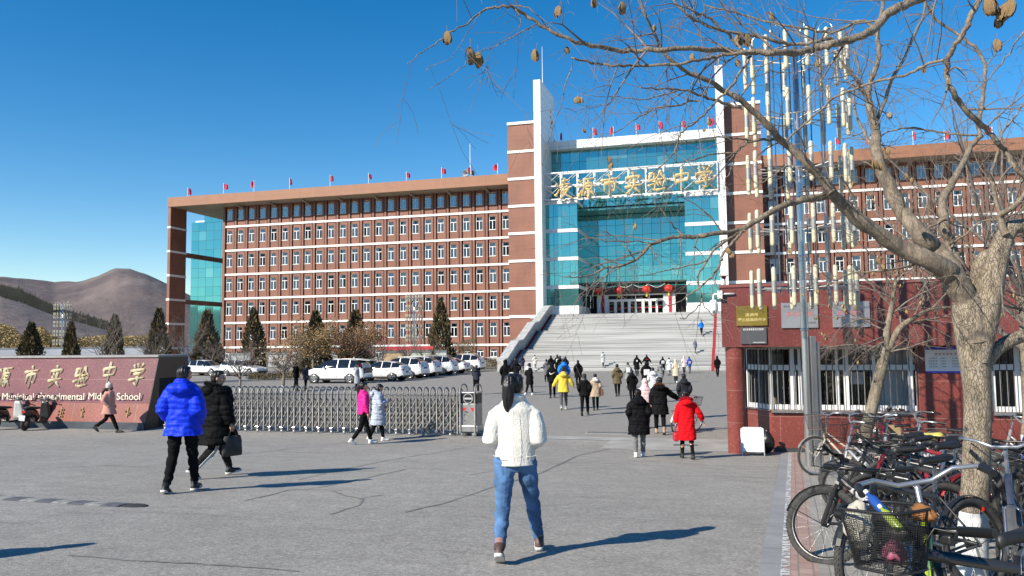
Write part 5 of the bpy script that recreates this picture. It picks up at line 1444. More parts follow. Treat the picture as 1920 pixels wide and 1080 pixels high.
# --- a third bare tree further along the pavement, its crown fills the upper right ---
def bare_tree(name, label, loc, hgt, r, spread, seed, group=None, mat_=None, nl=8, lv=3, first=.35, upb=.5, white=True, cat='tree', leaf=None, dirs=None):
    global rb
    rb = random.Random(seed); t = thing(name, label, cat, loc, 0, group)
    m = MB(); m.sm = True
    lean = Vector((rb.uniform(-.05, .05), rb.uniform(-.05, .05), 1)); P = []; R = []
    for i in range(9):
        f = i/8; P.append(Vector((lean.x*hgt*f+rb.uniform(-.02, .02), lean.y*hgt*f+rb.uniform(-.02, .02), hgt*first*1.6*f-.03))); R.append(r*(1-.45*f)*(1.15 if i == 0 else 1))
    m.tube(P, R, 10, caps=False); m.build('trunk', BARK, t)
    if white:
        w = MB(); w.sm = True; w.tube([P[0], P[1], P[2]], [R[0]+.006, R[1]+.005, R[2]+.004], 10, caps=False); w.build('whitewashed_base', MAT['whitewash'], t)
    br = MB(); br.sm = True; tips = []
    for k in range(nl):
        f = first/ (first*1.6) + (1-first/(first*1.6))*k/max(1, nl-1); i = min(8, int(f*8)); a = k*2.4+rb.uniform(-.4, .4)
        d = Vector((cos(a)*spread, sin(a)*spread, rb.uniform(.5, 1.1)))
        PP, RR = grow(br, P[i], d, hgt*rb.uniform(.45, .62), R[i]*.55, lv, 0.1, upb, (4, 6), 6, .22, 9); tips.append(PP)
    o = br.build('branches', mat_ or TWIG, t); o['kind'] = 'stuff'
    return t, tips, br
p = at_depth(1930, 800, 12.5)
bare_tree('bare_tree', 'bare tree at the right edge just beyond the big forked tree', (p.x, p.y, zg(0, p.y)), 6.2, .13, .75, 5, nl=10, lv=3, upb=.5)
p = at_depth(1760, 760, 17.2)

# --- conifers and leafless trees round the car park ---
CON = mat('conifer_green', (.032, .029, .013), .9, col2=(.165, .12, .05), vscale=1.6)
def conifer_mesh(seed, h, r):
    q = random.Random(seed); m = MB()
    n = int(3000)
    for i in range(n):
        z = q.random()**1.15; a = q.uniform(0, 2*pi)
        prof = (1-z)**.75*(.75+.25*min(1, z*8))
        cl = 1+.42*noise.noise(Vector((cos(a)*1.6+seed, sin(a)*1.6, z*5)))
        rr = r*prof*cl*q.uniform(.55, 1.02)
        c = Vector((cos(a)*rr, sin(a)*rr, .15+z*(h-.15)))
        o = Vector((cos(a)*.55, sin(a)*.55, .85)).normalized(); s = q.uniform(.14, .34)*(h/5)
        w = o.cross(Vector((q.uniform(-1, 1), q.uniform(-1, 1), q.uniform(-.4, .4)))).normalized()*s*.34
        m._add([c-w, c+w, c+o*s], [(0, 1, 2)], False)
    return m.mesh('foliage', CON)
CM = [conifer_mesh(1, 5.0, 1.25), conifer_mesh(2, 5.4, 1.15), conifer_mesh(3, 4.6, 1.3)]
TRK = MB(); TRK.cyl((0, 0, -.05), (0, 0, 3), .12, .04, 8); TRKM = TRK.mesh('trunk', BARK)
con = [(58, 607, 690, 62, 'dark cone shaped conifer nearest the left edge behind the name wall'), (133, 606, 690, 55, 'dark conifer right beside the distant lamp column at far left'), (215, 593, 690, 58, 'conifer behind the name wall with bare twigs in front, third from the left edge'), (297, 582, 690, 60, 'conifer standing before the left end pillar of the school'), (388, 585, 695, 80, 'conifer in front of the teal glass stair tower'), (475, 580, 695, 78, 'conifer in front of the left wing behind the white hatchback'), (592, 586, 700, 72, 'conifer half hidden behind the bushy brown leaved tree'), (667, 584, 700, 73, 'conifer behind the right hand brown leaved tree'), (826, 562, 690, 82, 'tallest narrow conifer, right of the distant lamp column before the left wing')]
for i, (px, yt, yb_, D, lab) in enumerate(con):
    b0 = at_depth(px, 640, D); top = at_depth(px, yt, D).z; h = top
    t = thing('conifer', lab, 'tree', (b0.x, b0.y, 0), i*1.7, 'conifers round the car park')
    me = CM[i % 3]; o = link('foliage', me, t); hh = (5.0, 5.4, 4.6)[i % 3]; s = h/hh
    wpx = (64, 46, 54, 62, 66, 62, 70, 70, 60)[i]; rad = wpx/2*D/FPX; r0_ = (1.25, 1.15, 1.3)[i % 3]
    o.scale = (rad/r0_, rad/r0_, s)
    link('trunk', TRKM, t)
# brown leaved trees and leafless ones
LEAF = mat('withered_leaf', (.20, .125, .05), .8, col2=(.36, .235, .10), vscale=2.0)
LEAFR = mat('withered_leaf_reddish', (.19, .095, .042), .8, col2=(.33, .19, .09), vscale=2.0)
def leaves(t, tips, n, size, m_, zlo, seed):
    q = random.Random(seed); m = MB()
    for i in range(n):
        PP = q.choice(tips); p = PP[q.randint(2, len(PP)-1)] + Vector((q.gauss(0, .34), q.gauss(0, .34), q.gauss(-.05, .30)))
        if p.z < zlo: continue
        a = Vector((q.uniform(-1, 1), q.uniform(-1, 1), q.uniform(-1, 1))).normalized()*size*q.uniform(.6, 1.3); b_ = a.orthogonal().normalized()*size*.5; b_.rotate(Matrix.Rotation(q.uniform(0, 6), 3, a.normalized()))
        m._add([p-a, p+b_, p+a, p-b_], [(0, 1, 2, 3)], False)
    o = m.build('leaves', m_, t); o['kind'] = 'stuff'
DT = 58
for (px, D, hgt, spr, nl, lab, lf, seed) in [
    (588, 67, 4.7, 1.2, 14, 'bushy tree full of withered yellow brown leaves behind the white people carrier', LEAF, 3),
    (674, 68, 4.5, 1.05, 13, 'bushy tree of reddish brown withered leaves left of the bare trees', LEAFR, 4),
    (530, 47, 3.0, .9, 9, 'small tree with sparse brown leaves and whitewashed trunk beside the white hatchback', LEAF, 6)]:
    p = at_depth(px, 690, D)
    t, tips, br = bare_tree('brown_leaved_tree', lab, (p.x, p.y, 0), hgt, .11, spr, seed, 'brown leaved trees by the car park', nl=nl, lv=3, upb=.4)
    al = []
    def cl():
        return [tuple(v) for v in br.v]
    tips2 = [[Vector(br.v[k]) for k in random.Random(seed).sample(range(len(br.v)), 300)]]
    leaves(t, tips2, 4600 if px != 530 else 900, .085 if px != 530 else .07, lf, 1.7, seed)
bt = [(195, 52, 6.0, 'spreading bare tree in front of the hill behind the name wall', 41), (345, 60, 5.6, 'bare tree before the teal glass stair tower', 42), (452, 45, 3.2, 'thin bare sapling with white trunk between the two white cars on the left', 43), (714, 67, 3.9, 'bare tree just right of the reddish brown tree', 44), (764, 68, 4.3, 'bare tree in front of the distant lamp column', 45), (396, 78, 4.0, 'bare tree right behind the pair of white saloon cars', 46), (800, 70, 3.6, 'bare tree left of the tallest conifer', 47), (290, 58, 4.6, 'bare tree before the dark left end pillar', 48)]
for px, D, h, lab, seed in bt:
    p = at_depth(px, 690, D); bare_tree('bare_tree', lab, (p.x, p.y, 0), h, .085, 1.0, seed, 'small bare trees round the car park', nl=9, lv=3, upb=.6, first=.3)
rb = random.Random(77)
# yellowed willows and white wall far left
def far_mass(name, lab, pts, D, seed, m_, n, s):
    q = random.Random(seed); m = MB()
    for i in range(n):
        f = q.random(); px = pts[0][0]+(pts[-1][0]-pts[0][0])*f; top = float(np.interp(px, [p[0] for p in pts], [p[1] for p in pts]))
        dd = D+q.uniform(-6, 6); zt = at_depth(px, top, dd).z; base = at_depth(px, 640, dd); z = zt*q.random()**.7
        p = Vector((base.x, base.y, z)); a = Vector((q.uniform(-1, 1), q.uniform(-1, 1), q.uniform(-1, .3)))*s; b_ = a.orthogonal().normalized()*s*.4
        m._add([p-a, p+b_, p+a, p-b_], [(0, 1, 2, 3)], False)
    o = m.build(name, m_); tag(o, lab, 'trees', kind='stuff')
far_mass('willow_belt', 'belt of yellowed willows beyond the white boundary wall', [(-60, 612), (0, 607), (22, 612), (40, 630), (60, 616), (78, 612), (100, 632), (150, 634), (200, 628), (240, 630), (300, 630), (340, 642)], 150, 3, mat('willow_yellow', (.30, .215, .095), .9, col2=(.42, .32, .155), vscale=.12), 60000, .24)
far_mass('pine_belt', 'dark belt of pines slanting down the near hill', [(-60, 528), (0, 536), (40, 546), (80, 566), (110, 580), (150, 594), (190, 604), (215, 612)], 430, 5, mat('pine_dark', (.02, .022, .018), .9, var=.3, vscale=.1), 60, .5)
bpy.data.objects.remove(bpy.data.objects['pine_belt'])
q = random.Random(14); m = MB()
for i in range(2600):
    f = q.random(); px = -50+260*f; yc = float(np.interp(px, [-60, 0, 40, 80, 110, 150, 190, 215], [532, 541, 551, 571, 584, 597, 607, 614])) + q.gauss(0, 3.5)
    p = at_depth(px, yc+2, 470 - 0*f)
    s = q.uniform(1.2, 2.6); m._add([p+Vector((-s*.6, 0, -s)), p+Vector((s*.6, 0, -s)), p+Vector((0, 0, s))], [(0, 1, 2)], False)
tag(m.build('pine_belt', mat('pine_dark', (.02, .022, .018), .9)), 'dark belt of pines slanting down the near hill', 'trees', kind='stuff')
bwall = thing('boundary_wall', 'white boundary wall behind the conifers at far left', 'wall')
m = MB(); a = at_depth(-80, 650, 108); b_ = at_depth(450, 650, 122); 
m.prism([(a.x, a.y, 0), (b_.x, b_.y, 0), (b_.x, b_.y, 2.72), (a.x, a.y, 2.72)], (0, .25, 0)); m.build('panel', mat('limewash_wall', (.7, .7, .71), .85, var=.12, vscale=.3), bwall)
m = MB(); m.prism([(a.x, a.y-.06, 2.721), (b_.x, b_.y-.06, 2.721), (b_.x, b_.y-.06, 2.85), (a.x, a.y-.06, 2.85)], (0, .37, 0)); m.build('coping', STONE, bwall)
# low hedge and shrubs before the school wall
HED = mat('dry_hedge', (.14, .095, .05), .95, col2=(.26, .2, .11), vscale=1.5)
def hedge(px0, px1, D, h, lab, seed, w=1.0, n=3000, nm='hedge'):
    q = random.Random(seed); m = MB(); A = at_depth(px0, 640, D); B = at_depth(px1, 640, D)
    for i in range(n):
        p = A.lerp(B, q.random()) + Vector((q.gauss(0, .1), q.uniform(-w, w)*.5, 0)); p.z = h*q.random()**.6*(1+.25*noise.noise(p*.8))
        a = Vector((q.uniform(-1, 1), q.uniform(-1, 1), q.uniform(-.2, 1.6))).normalized()*q.uniform(.08, .2); b_ = a.orthogonal().normalized()*.03
        m._add([p-b_, p+b_, p+a], [(0, 1, 2)], False)
    return tag(m.build(nm, HED), lab, 'hedge')
hedge(845, 935, 84, 1.15, 'low clipped dry hedge at the foot of the stair parapet', 3, 1.4, 4200)
hedge(850, 893, 90, 3.0, 'taller dry shrub against the school wall beside the tallest conifer', 4, 1.4, 2600, 'dry_shrub')
hedge(470, 560, 64, .55, 'low dry hedge along the car park edge behind the hatchback', 5, 1.0, 2500)
# display boards along the foot of the left wing
for i, (x0, x1, D, lab, c) in enumerate([(716, 762, 78, 'pale display board with an orange picture before the left wing', (.5, .36, .22)), (766, 810, 80, 'pale green display board right of the bare tree before the left wing', (.5, .55, .45)), (815, 838, 80, 'pale display board behind the narrow conifer', (.5, .52, .48)), (430, 470, 76, 'pale display board behind the white hatchback', (.45, .47, .46)), (500, 540, 76, 'white display board with black characters behind the small brown tree', (.6, .6, .6)), (560, 640, 77, 'grey display board behind the brown leaved tree', (.42, .43, .42))]):
    a = at_depth(x0, 680, D); b_ = at_depth(x1, 680, D); zt = 2.1
    t = thing('display_board', lab, 'display board', ((a.x+b_.x)/2, (a.y+b_.y)/2, 0), atan2(b_.y-a.y, b_.x-a.x), 'display boards before the left wing'); w = (b_-a).xy.length/2
    m = MB(); m.box(-w+.1, -.04, .75, w-.1, .04, zt-.18); m.build('panel', mat('board_face_%s' % 'abcdef'[i], c, .4, var=.25, vscale=1.1), t)
    m = MB(); m.box(-w, -.09, zt-.18, w, .09, zt); m.box(-w, -.09, .62, w, .09, .75)
    for x in (-w, w-.1): m.box(x, -.08, 0, x+.1, .08, zt+.05)
    m.build('frame', STEELD, t)
    if i in (0, 1): m = MB(); m.box(-w-.1, -.05, zt+.1, w+.1, .05, zt+.45); m.build('red_banner', mat('banner_red', (.55, .05, .06), .6, var=.2, vscale=1), t)
# clump of dry grass at the right wall
gg = at_ground(1895, 850); q = random.Random(6); m = MB()
for i in range(900):
    p = Vector((gg.x+q.gauss(.1, .42), gg.y+q.gauss(.1, .2), 0)); p.z = zg(p.x, p.y)+.01
    d = Vector((q.gauss(0, .5), q.gauss(-.1, .35), q.uniform(.25, 1))).normalized(); L = q.uniform(.12, .42); s = d.cross(Vector((q.random(), q.random(), .2))).normalized()*.004
    e = p+d*L*.6; f = e+(d+Vector((0, 0, -.7))).normalized()*L*.4
    m._add([p-s, p+s, e+s*.7, e-s*.7, f], [(0, 1, 2, 3), (3, 2, 4)], False)
tag(m.build('dry_grass_clump', mat('straw', (.34, .24, .10), .85, col2=(.5, .38, .18), vscale=6)), 'tuft of dry straw coloured grass at the foot of the right wall', 'grass', kind='stuff')
# ------------------------------------------------------------------ people
SKIN = mat('skin', (.52, .30, .21), .5, var=.06, vscale=30)
HAIR = mat('black_hair', (.010, .008, .008), .38, var=.5, vscale=70, stretch=(1, 1, .06), bump=.004, bscale=160)
HAIRB = mat('brown_black_hair', (.022, .013, .010), .4, var=.5, vscale=70, stretch=(1, 1, .06), bump=.004, bscale=160)
EYE = mat('eye_dark', (.01, .008, .008), .3); LIP = mat('lips', (.42, .14, .12), .5)
SOLE = mat('shoe_sole', (.62, .61, .58), .7); SOLED = mat('dark_sole', (.03, .03, .03), .8)
def cloth(name, c, kind='plain'):
    if kind == 'down': return mat(name, c, .66 if max(c) < .05 else .55, var=.08, vscale=5, bump=.007, bscale=22, spec=.06 if max(c) < .05 else .2)
    if kind == 'fleece':
        m = mat(name, c, .95, var=.05, vscale=90, sheen=.4)
        n, l, b = nodes_of(m); tc = n.new('ShaderNodeTexCoord'); v = n.new('ShaderNodeTexVoronoi'); v.inputs['Scale'].default_value = 120; l.new(tc.outputs['Object'], v.inputs['Vector'])
        bp = n.new('ShaderNodeBump'); bp.inputs['Distance'].default_value = .0025; l.new(v.outputs['Distance'], bp.inputs['Height']); l.new(bp.outputs[0], b.inputs['Normal']); return m
    if kind == 'denim': return mat(name, c, .9, var=.3, vscale=7, bump=.014, bscale=11, spec=.15)
    return mat(name, c, .85, var=.12, vscale=6, bump=.004, bscale=22, spec=.12)
_tmpc = [0]
def fuse(mb, voxel, it, name, m_, disp=None):
    """one closed skin round all the overlapping volumes"""
    me = bpy.data.meshes.new('t'); me.from_pydata(mb.v, [], mb.f)
    o = bpy.data.objects.new('t', me); COL.objects.link(o)
    r = o.modifiers.new('r', 'REMESH'); r.mode = 'VOXEL'; r.voxel_size = voxel
    s = o.modifiers.new('s', 'SMOOTH'); s.factor = .5; s.iterations = it
    dg = bpy.context.evaluated_depsgraph_get(); dg.update()
    ne = bpy.data.meshes.new_from_object(o.evaluated_get(dg))
    bpy.data.objects.remove(o); bpy.data.meshes.remove(me)
    n = len(ne.vertices); co = np.empty(n*3, 'f'); ne.vertices.foreach_get('co', co); co = co.reshape(-1, 3)
    if disp is not None and n:
        no = np.empty(n*3, 'f'); ne.vertices.foreach_get('normal', no); no = no.reshape(-1, 3)
        co = co + no*disp(co)[:, None]; ne.vertices.foreach_set('co', co.astype('f').ravel())
    ne.polygons.foreach_set('use_smooth', [True]*len(ne.polygons)); ne.name = name
    ne.materials.clear()
    for q in (m_ if isinstance(m_, (list, tuple)) else [m_]): ne.materials.append(q)
    ne.update(); return ne
def ringp(z, hx, hy, yo=0, xo=0, n=20, p=2.5):
    R = []
    for k in range(n):
        a = 2*pi*k/n; c, s = cos(a), sin(a)
        R.append(Vector((xo+hx*math.copysign(abs(c)**(2/p), c), yo+hy*math.copysign(abs(s)**(2/p), s), z)))
    return R
def stair_z(y):
    if y < 74.2: return 0
    z = 0
    for a, b in zip(prof, prof[1:]):
        if a[0] <= y < b[0] or a[0] == b[0] and y >= a[0]: z = max(z, b[1] if y >= b[0] else a[1])
    return z if y < YT else LZ
prof = [(74.2, 0.0)]; _y, _z = 74.2, 0.0
for i in range(nst):
    prof.append((_y, _z+rise)); _z += rise; _y += tread
    if i in (13, 27): _y += 1.45
    prof.append((_y, _z))
def at_surface(px, py):
    g = at_ground(px, py)
    if g.y < 74 or not (SX0-1 < g.x < SX1+6): return g
    d = ray(px, py); t = 70.0
    while t < 130:
        p = CAM+d*t
        if p.z <= stair_z(p.y): p.z = stair_z(p.y); return p
        t += .02
    return g
LIMBS = {}
def person(px, top, foot, face, label, hair='short', coat=None, legs=(.008, .008, .009), shoes=('dark', None), arms=('pocket', 'pocket'), stride=.7, lead=1, group=None, head=0.0, pitch=0.0, wide=1.0, legkind='plain', skirt=False, glasses=False, faced=False, hat=None, stripes=False, bow=0.0, pos=None, lean=0.0, Hm=None, splay=(0, 0)):
    g = pos or at_surface(px, foot); D = fdepth(g); H = Hm or (foot-top)*D/FPX
    s = H/1.72; big_ = (foot-top) > 95
    vox = .0085 if (foot-top) > 180 else (.012 if big_ else (.018 if foot-top > 60 else .026))
    it = 5 if big_ else 3
    a = radians(face); dr = _fw0*cos(a)+_r0*sin(a); rz = atan2(-dr.x, dr.y)
    # ---- skeleton in a 1.72 m body, facing +y ----
    hipz = .90
    def leg(sx, thigh, kb):
        hp = Vector((sx*.095*wide**.5, 0, hipz)); kn = hp+Vector((sx*.005, .43*sin(thigh), -.43*cos(thigh))); sh = thigh-kb
        an = kn+Vector((0, .41*sin(sh), -.41*cos(sh))); return hp, kn, an
    f = radians(24)*stride; r_ = radians(-17)*stride
    LG = {lead: leg(lead, f, radians(4)*stride), -lead: leg(-lead, r_, radians(30)*stride)}
    for k in LG:
        q_s = splay[0 if k < 0 else 1]; h_, kn, an = LG[k]; LG[k] = (h_, kn+Vector((q_s*.45, 0, 0)), an+Vector((q_s, 0, 0)))
    pit = {lead: radians(6)*stride, -lead: radians(-34)*stride}
    zmin = min(LG[k][2].z-.085+(-.0 if k == lead else -.06*abs(sin(pit[k]))) for k in LG)
    for k in LG: LG[k] = tuple(p-Vector((0, 0, zmin)) for p in LG[k])
    dz = -zmin
    def V(x, y, z): return Vector((x, y, z+dz))
    AR = {}
    for sx, md in ((-1, arms[0]), (1, arms[1])):
        sh = V(sx*.158*wide**.6, -.01, 1.385)
        if md == 'pocket': el, wr = V(sx*.232*wide, -.095, 1.135), V(sx*.185*wide, .08, .97)
        elif md == 'front': el, wr = V(sx*.222*wide, -.055, 1.12), V(sx*.10, .18, 1.02)
        elif md == 'phone': el, wr = V(sx*.22*wide, .05, 1.12), V(sx*.09, .29, 1.20)
        elif md == 'fwd': el, wr = V(sx*.24*wide, .10, 1.14), V(sx*.235*wide, .26, .98)
        elif md == 'back': el, wr = V(sx*.25*wide, -.12, 1.15), V(sx*.25*wide, -.14, .90)
        elif md == 'hold': el, wr = V(sx*.225*wide, .0, 1.13), V(sx*.255*wide, .06, .88)
        elif md == 'out': el, wr = V(sx*.36, .08, 1.2), V(sx*.58, .26, 1.04)
        elif md == 'wide': el, wr = V(sx*.30, -.03, 1.16), V(sx*.42, .04, .94)
        elif md == 'up': el, wr = V(sx*.33, .12, 1.25), V(sx*.16, .22, 1.42)
        else: el, wr = V(sx*.215*wide, -.02, 1.13), V(sx*.225*wide, .06, .88)
        AR[sx] = (sh, el, wr)
    hr = Matrix.Rotation(radians(-head), 3, 'Z') @ Matrix.Rotation(radians(-pitch), 3, 'X'); hc = V(0, .015, 1.50)
    def HP(x, y, z): return hc + hr @ Vector((x, y, z-1.50))
    # ---- body: one skin ----
    b = MB()
    b.loft([ringp(dz+z, x, y) for z, x, y in ((.84, .13, .10), (.92, .155, .11), (1.02, .135, .095), (1.15, .14, .10), (1.28, .150, .10), (1.37, .145, .085), (1.42, .08, .06), (1.46, .05, .05))])
    b.tube([V(0, -.005, 1.40), V(0, .005, 1.47), HP(0, .0, 1.56)], [.06, .052, .05], 12)
    for k in LG:
        h_, kn, an = LG[k]; b.tube([h_+Vector((0, 0, .02)), h_.lerp(kn, .5), kn, kn.lerp(an, .35), an+Vector((0, 0, -.02))], [.085, .072, .052, .055, .036], 12)
    for sx in AR:
        sh, el, wr = AR[sx]; b.tube([sh, sh.lerp(el, .5), el, el.lerp(wr, .4), wr], [.04, .042, .034, .035, .025], 10); b.ell(sh+Vector((-sx*.02, 0, -.02)), (.045, .045, .045), 10, 6)
    b.ell(HP(0, .008, 1.615), (.077, .096, .105), 18, 12, hr); b.ell(HP(0, .035, 1.545), (.056, .062, .058), 14, 10, hr); b.ell(HP(0, .06, 1.515), (.03, .03, .022), 10, 8, hr)
    for sx in (-1, 1): b.ell(HP(sx*.079, .0, 1.595), (.012, .02, .03), 8, 6, hr); b.ell(HP(sx*.04, .072, 1.57), (.024, .024, .022), 8, 6, hr)
    b.ell(HP(0, .106, 1.583), (.013, .02, .026), 10, 8, hr); b.ell(HP(0, .094, 1.545), (.022, .014, .012), 8, 6, hr)
    me = fuse(b, min(vox, .011) if faced else vox, 2, 'person', SKIN)
    hb = MB(); hb.sm = True
    for sx, md in ((-1, arms[0]), (1, arms[1])):
        sh, el, wr = AR[sx]; d = (wr-el).normalized(); n_ = Vector((-sx, 0, 0)); n_ = (n_-d*n_.dot(d)).normalized(); sd_ = d.cross(n_)*(1 if sx < 0 else -1)
        if sd_.y < 0: sd_ = -sd_
        Rm = Matrix((sd_, n_, d)).transposed()
        hb.ell(wr+d*.05, (.040, .017, .055), 10, 8, Rm)
        grip = 1.25 if md in ('hold', 'fwd', 'out') else .55
        for j, (o_, ln) in enumerate(((.030, .066), (.011, .076), (-.009, .072), (-.028, .056))):
            p = wr+d*.092+sd_*o_; P = [p-d*.02, p]; ang = .15
            for q in range(3):
                ang += grip*(.55, .75, .5)[q]; P.append(P[-1]+(d*cos(ang)+n_*sin(ang))*ln*(.45, .32, .25)[q])
            hb.tube(P, [.0085, .0088, .008, .0075, .0062], 6)
        p = wr+d*.03+sd_*.032; t1 = (d*.72+sd_*.62+n_*.25).normalized(); t2 = (d*.85+n_*.5).normalized()
        hb.tube([p-d*.01, p+t1*.035, p+t1*.035+t2*.03, p+t1*.03+t2*.052], [.012, .0105, .009, .007], 7)
    # join hands to the body skin
    o = len(me.vertices); bmj = bmesh.new(); bmj.from_mesh(me)
    vs = [bmj.verts.new(v) for v in hb.v]
    for f_ in hb.f:
        try: nf = bmj.faces.new([vs[i] for i in f_]); nf.smooth = True
        except ValueError: pass
    bmj.to_mesh(me); bmj.free()
    root = link('person', me, None, (g.x, g.y, g.z)); root.rotation_euler = (radians(lean), 0, rz); root.scale = (s, s, s)
    tag(root, label, 'person', group)
    # ---- trousers ----
    lc = mat('trouser_%.3f_%.3f_%.3f' % legs, legs, .9, var=.15, vscale=8, bump=.004, bscale=26, spec=.08) if legkind == 'plain' else cloth('denim_blue', (.075, .155, .30), 'denim')
    t = MB(); t.loft([ringp(dz+z, x*wide, y*wide**.6) for z, x, y in ((.80, .10, .085), (.86, .165, .12), (.94, .17, .125), (1.02, .15, .115))])
    slim = .88 if skirt else 1.0
    for k in LG:
        h_, kn, an = LG[k]; t.tube([h_+Vector((0, 0, .03)), h_.lerp(kn, .45), kn, kn.lerp(an, .4), kn.lerp(an, .93)], [.103*wide*slim, .09*wide*slim, .070*slim*wide**.5, .066*slim*wide**.5, .055*slim], 14, True)
    def fq(c):
        d = fq0(c)
        if big_: d = d*.4+np.array([.020*abs(noise.noise(Vector((p[0]*7+px, p[1]*5, p[2]*13+p[0]*6))))-.007+.005*noise.noise(Vector((p[0]*16, p[1]*16, p[2]*34))) for p in c], 'f')
        return d
    fq0 = lambda c: .006*np.sin(c[:, 2]*55+c[:, 0]*20+c[:, 1]*13)*np.sin(c[:, 0]*25+c[:, 2]*9)
    to = link('jeans' if legkind == 'denim' else 'trousers', fuse(t, vox*.9 if big_ else vox, 3, 'trousers', lc, fq), root)
    if stripes:
        sm_ = MB()
        h_, kn, an = LG[1]
        for q in (-.022, 0, .022):
            P = []
            for i in range(9):
                w = i/8; c_ = h_.lerp(kn, .35+.65*min(1, w*1.6)) if w < .62 else kn.lerp(an, (w-.62)/.38*.9)
                rr_ = .103*wide-.032*w; P.append(c_+Vector((rr_*1.02, q, 0)))
            sm_.tube(P, .006, 4)
        sm_.build('stripes', WHITE, to)
    # ---- shoes ----
    col_s, cm_ = shoes
    sc_ = {'dark': (.015, .015, .016), 'white': (.72, .72, .70), 'brown': (.10, .06, .05), 'tan': (.36, .25, .17), 'grey': (.3, .3, .3)}[col_s]
    for k in LG:
        an = LG[k][2]; pm = Matrix.Translation(an) @ Matrix.Rotation(pit[k], 4, 'X')
        m = MB(); m.T = pm; m.sm = True
        m.mi = 0; m.loft([ringp(0, 0, 0)] and [[Vector((x_*cos(2*pi*q/14)*1.0, yy, -.082+(z_*max(0, sin(2*pi*q/14))+.012))) for q in range(14)] for yy, x_, z_ in ((-.078, .012, .03), (-.07, .034, .075), (-.04, .041, .105), (.0, .042, .10), (.05, .045, .075), (.10, .047, .055), (.145, .042, .046), (.175, .028, .034), (.19, .008, .015))])
        m.tube([(0, -.02, -.01), (0, -.015, .04 if col_s != 'tan' else .12)], [.047, .05], 12)
        m.mi = 1; m.loft([[Vector((x_*cos(2*pi*q/14), yy, -.085+(.03 if sin(2*pi*q/14) > 0 else 0))) for q in range(14)] for yy, x_ in ((-.085, .012), (-.078, .036), (-.04, .044), (.0, .044), (.05, .047), (.10, .050), (.15, .045), (.185, .028), (.2, .008))])
        m.build('shoe', [mat('shoe_'+col_s, sc_, .55, var=.15, vscale=25), SOLED if (col_s == 'dark' and cm_ != 'w') or col_s == 'tan' else SOLE], root)
        if col_s == 'brown': m = MB(); m.T = pm; m.tube([(0, -.018, .03), (0, -.012, .085)], [.045, .045], 12); m.build('sock', mat('sock_dusky', (.34, .2, .19), .9), root)
    # ---- coat ----
    c = dict(kind='plain', col=(.007, .007, .0075), hem=.78, puff=.02, hood='down', quilt=0, hoodcol=None, fur=None, flare=0)
    c.update(coat or {})
    pf = c['puff']; hem = c['hem']; fl_ = c['flare']
    nm = 'cloth_%s_%.3f_%.3f_%.3f' % (c['kind'], *c['col']); cmat = cloth(nm, c['col'], c['kind'])
    j = MB()
    prof_ = [(1.475, .075, .075), (1.455, .10, .085), (1.438, .115, .095), (1.39, .158, .112), (1.25, .172, .125), (1.10, .160, .120), (.98, .163, .125), (.86, .175, .138)]
    rows = [(z, x, y) for z, x, y in prof_ if z > hem+.03]
    ext = max(0, (.86-hem))
    if hem < .84:
        n_ = max(1, int(ext/.12))
        for i in range(1, n_+1): w = i/n_; rows.append((.86-ext*w, .175+(.025+fl_)*w, .138+(.06*stride+fl_)*w))
    else: rows.append((hem, rows[-1][1]+.003, rows[-1][2]+.003))
    j.loft([ringp(dz+z, (x+pf)*wide, (y+pf)*wide**.8, .012*(1 if z < 1.3 else 0)) for z, x, y in rows][::-1])
    sr = c.get('sleeve', .060)+pf*.55
    for sx in AR:
        sh, el, wr = AR[sx]; e2 = el.lerp(wr, .93)
        j.ell(sh+Vector((-sx*.022, 0, -.028)), (.070+pf*.35, .072+pf*.4, .064+pf*.25), 12, 8); j.tube([sh+Vector((-sx*.03, 0, -.01)), sh.lerp(el, .22), sh.lerp(el, .6), el, el.lerp(wr, .5), e2], [sr*.75, sr*.98, sr*1.05, sr*1.04, sr*.96, sr*.76], 14)
        if arms[0 if sx < 0 else 1] in ('front', 'pocket'): j.ell(wr, (sr*.8, sr*.8, sr*.8), 10, 8)
    if c.get('collar'):
        j.tube([V(cos(2*pi*i/16)*.078, -.005+sin(2*pi*i/16)*.075, 1.475-.03*sin(2*pi*i/16)) for i in range(16)], c['collar'], 8, closed=True)
    hood_sep = c['hoodcol'] is not None
    hj = MB() if hood_sep else j
    if c['hood'] == 'down':
        hj.ell(V(0, -.125-pf, 1.415), (.135+pf*.4, .07, .085), 16, 10, Matrix.Rotation(radians(-18), 3, 'X')); hj.tube([V(cos(2*pi*i/16)*.10, -.02+sin(2*pi*i/16)*.10, 1.475-.05*sin(2*pi*i/16)) for i in range(16)], .036, 8, closed=True)
    elif c['hood'] == 'up':
        hj.ell(HP(0, -.022, 1.612), (.112, .122, .138), 18, 12, hr); hj.tube([V(0, -.03, 1.42), HP(0, -.03, 1.55)], [.12, .105], 14)
    q_ = c['quilt']
    wr_amp = .0045 if c['kind'] != 'fleece' else .003
    sd0 = (px*7) % 13
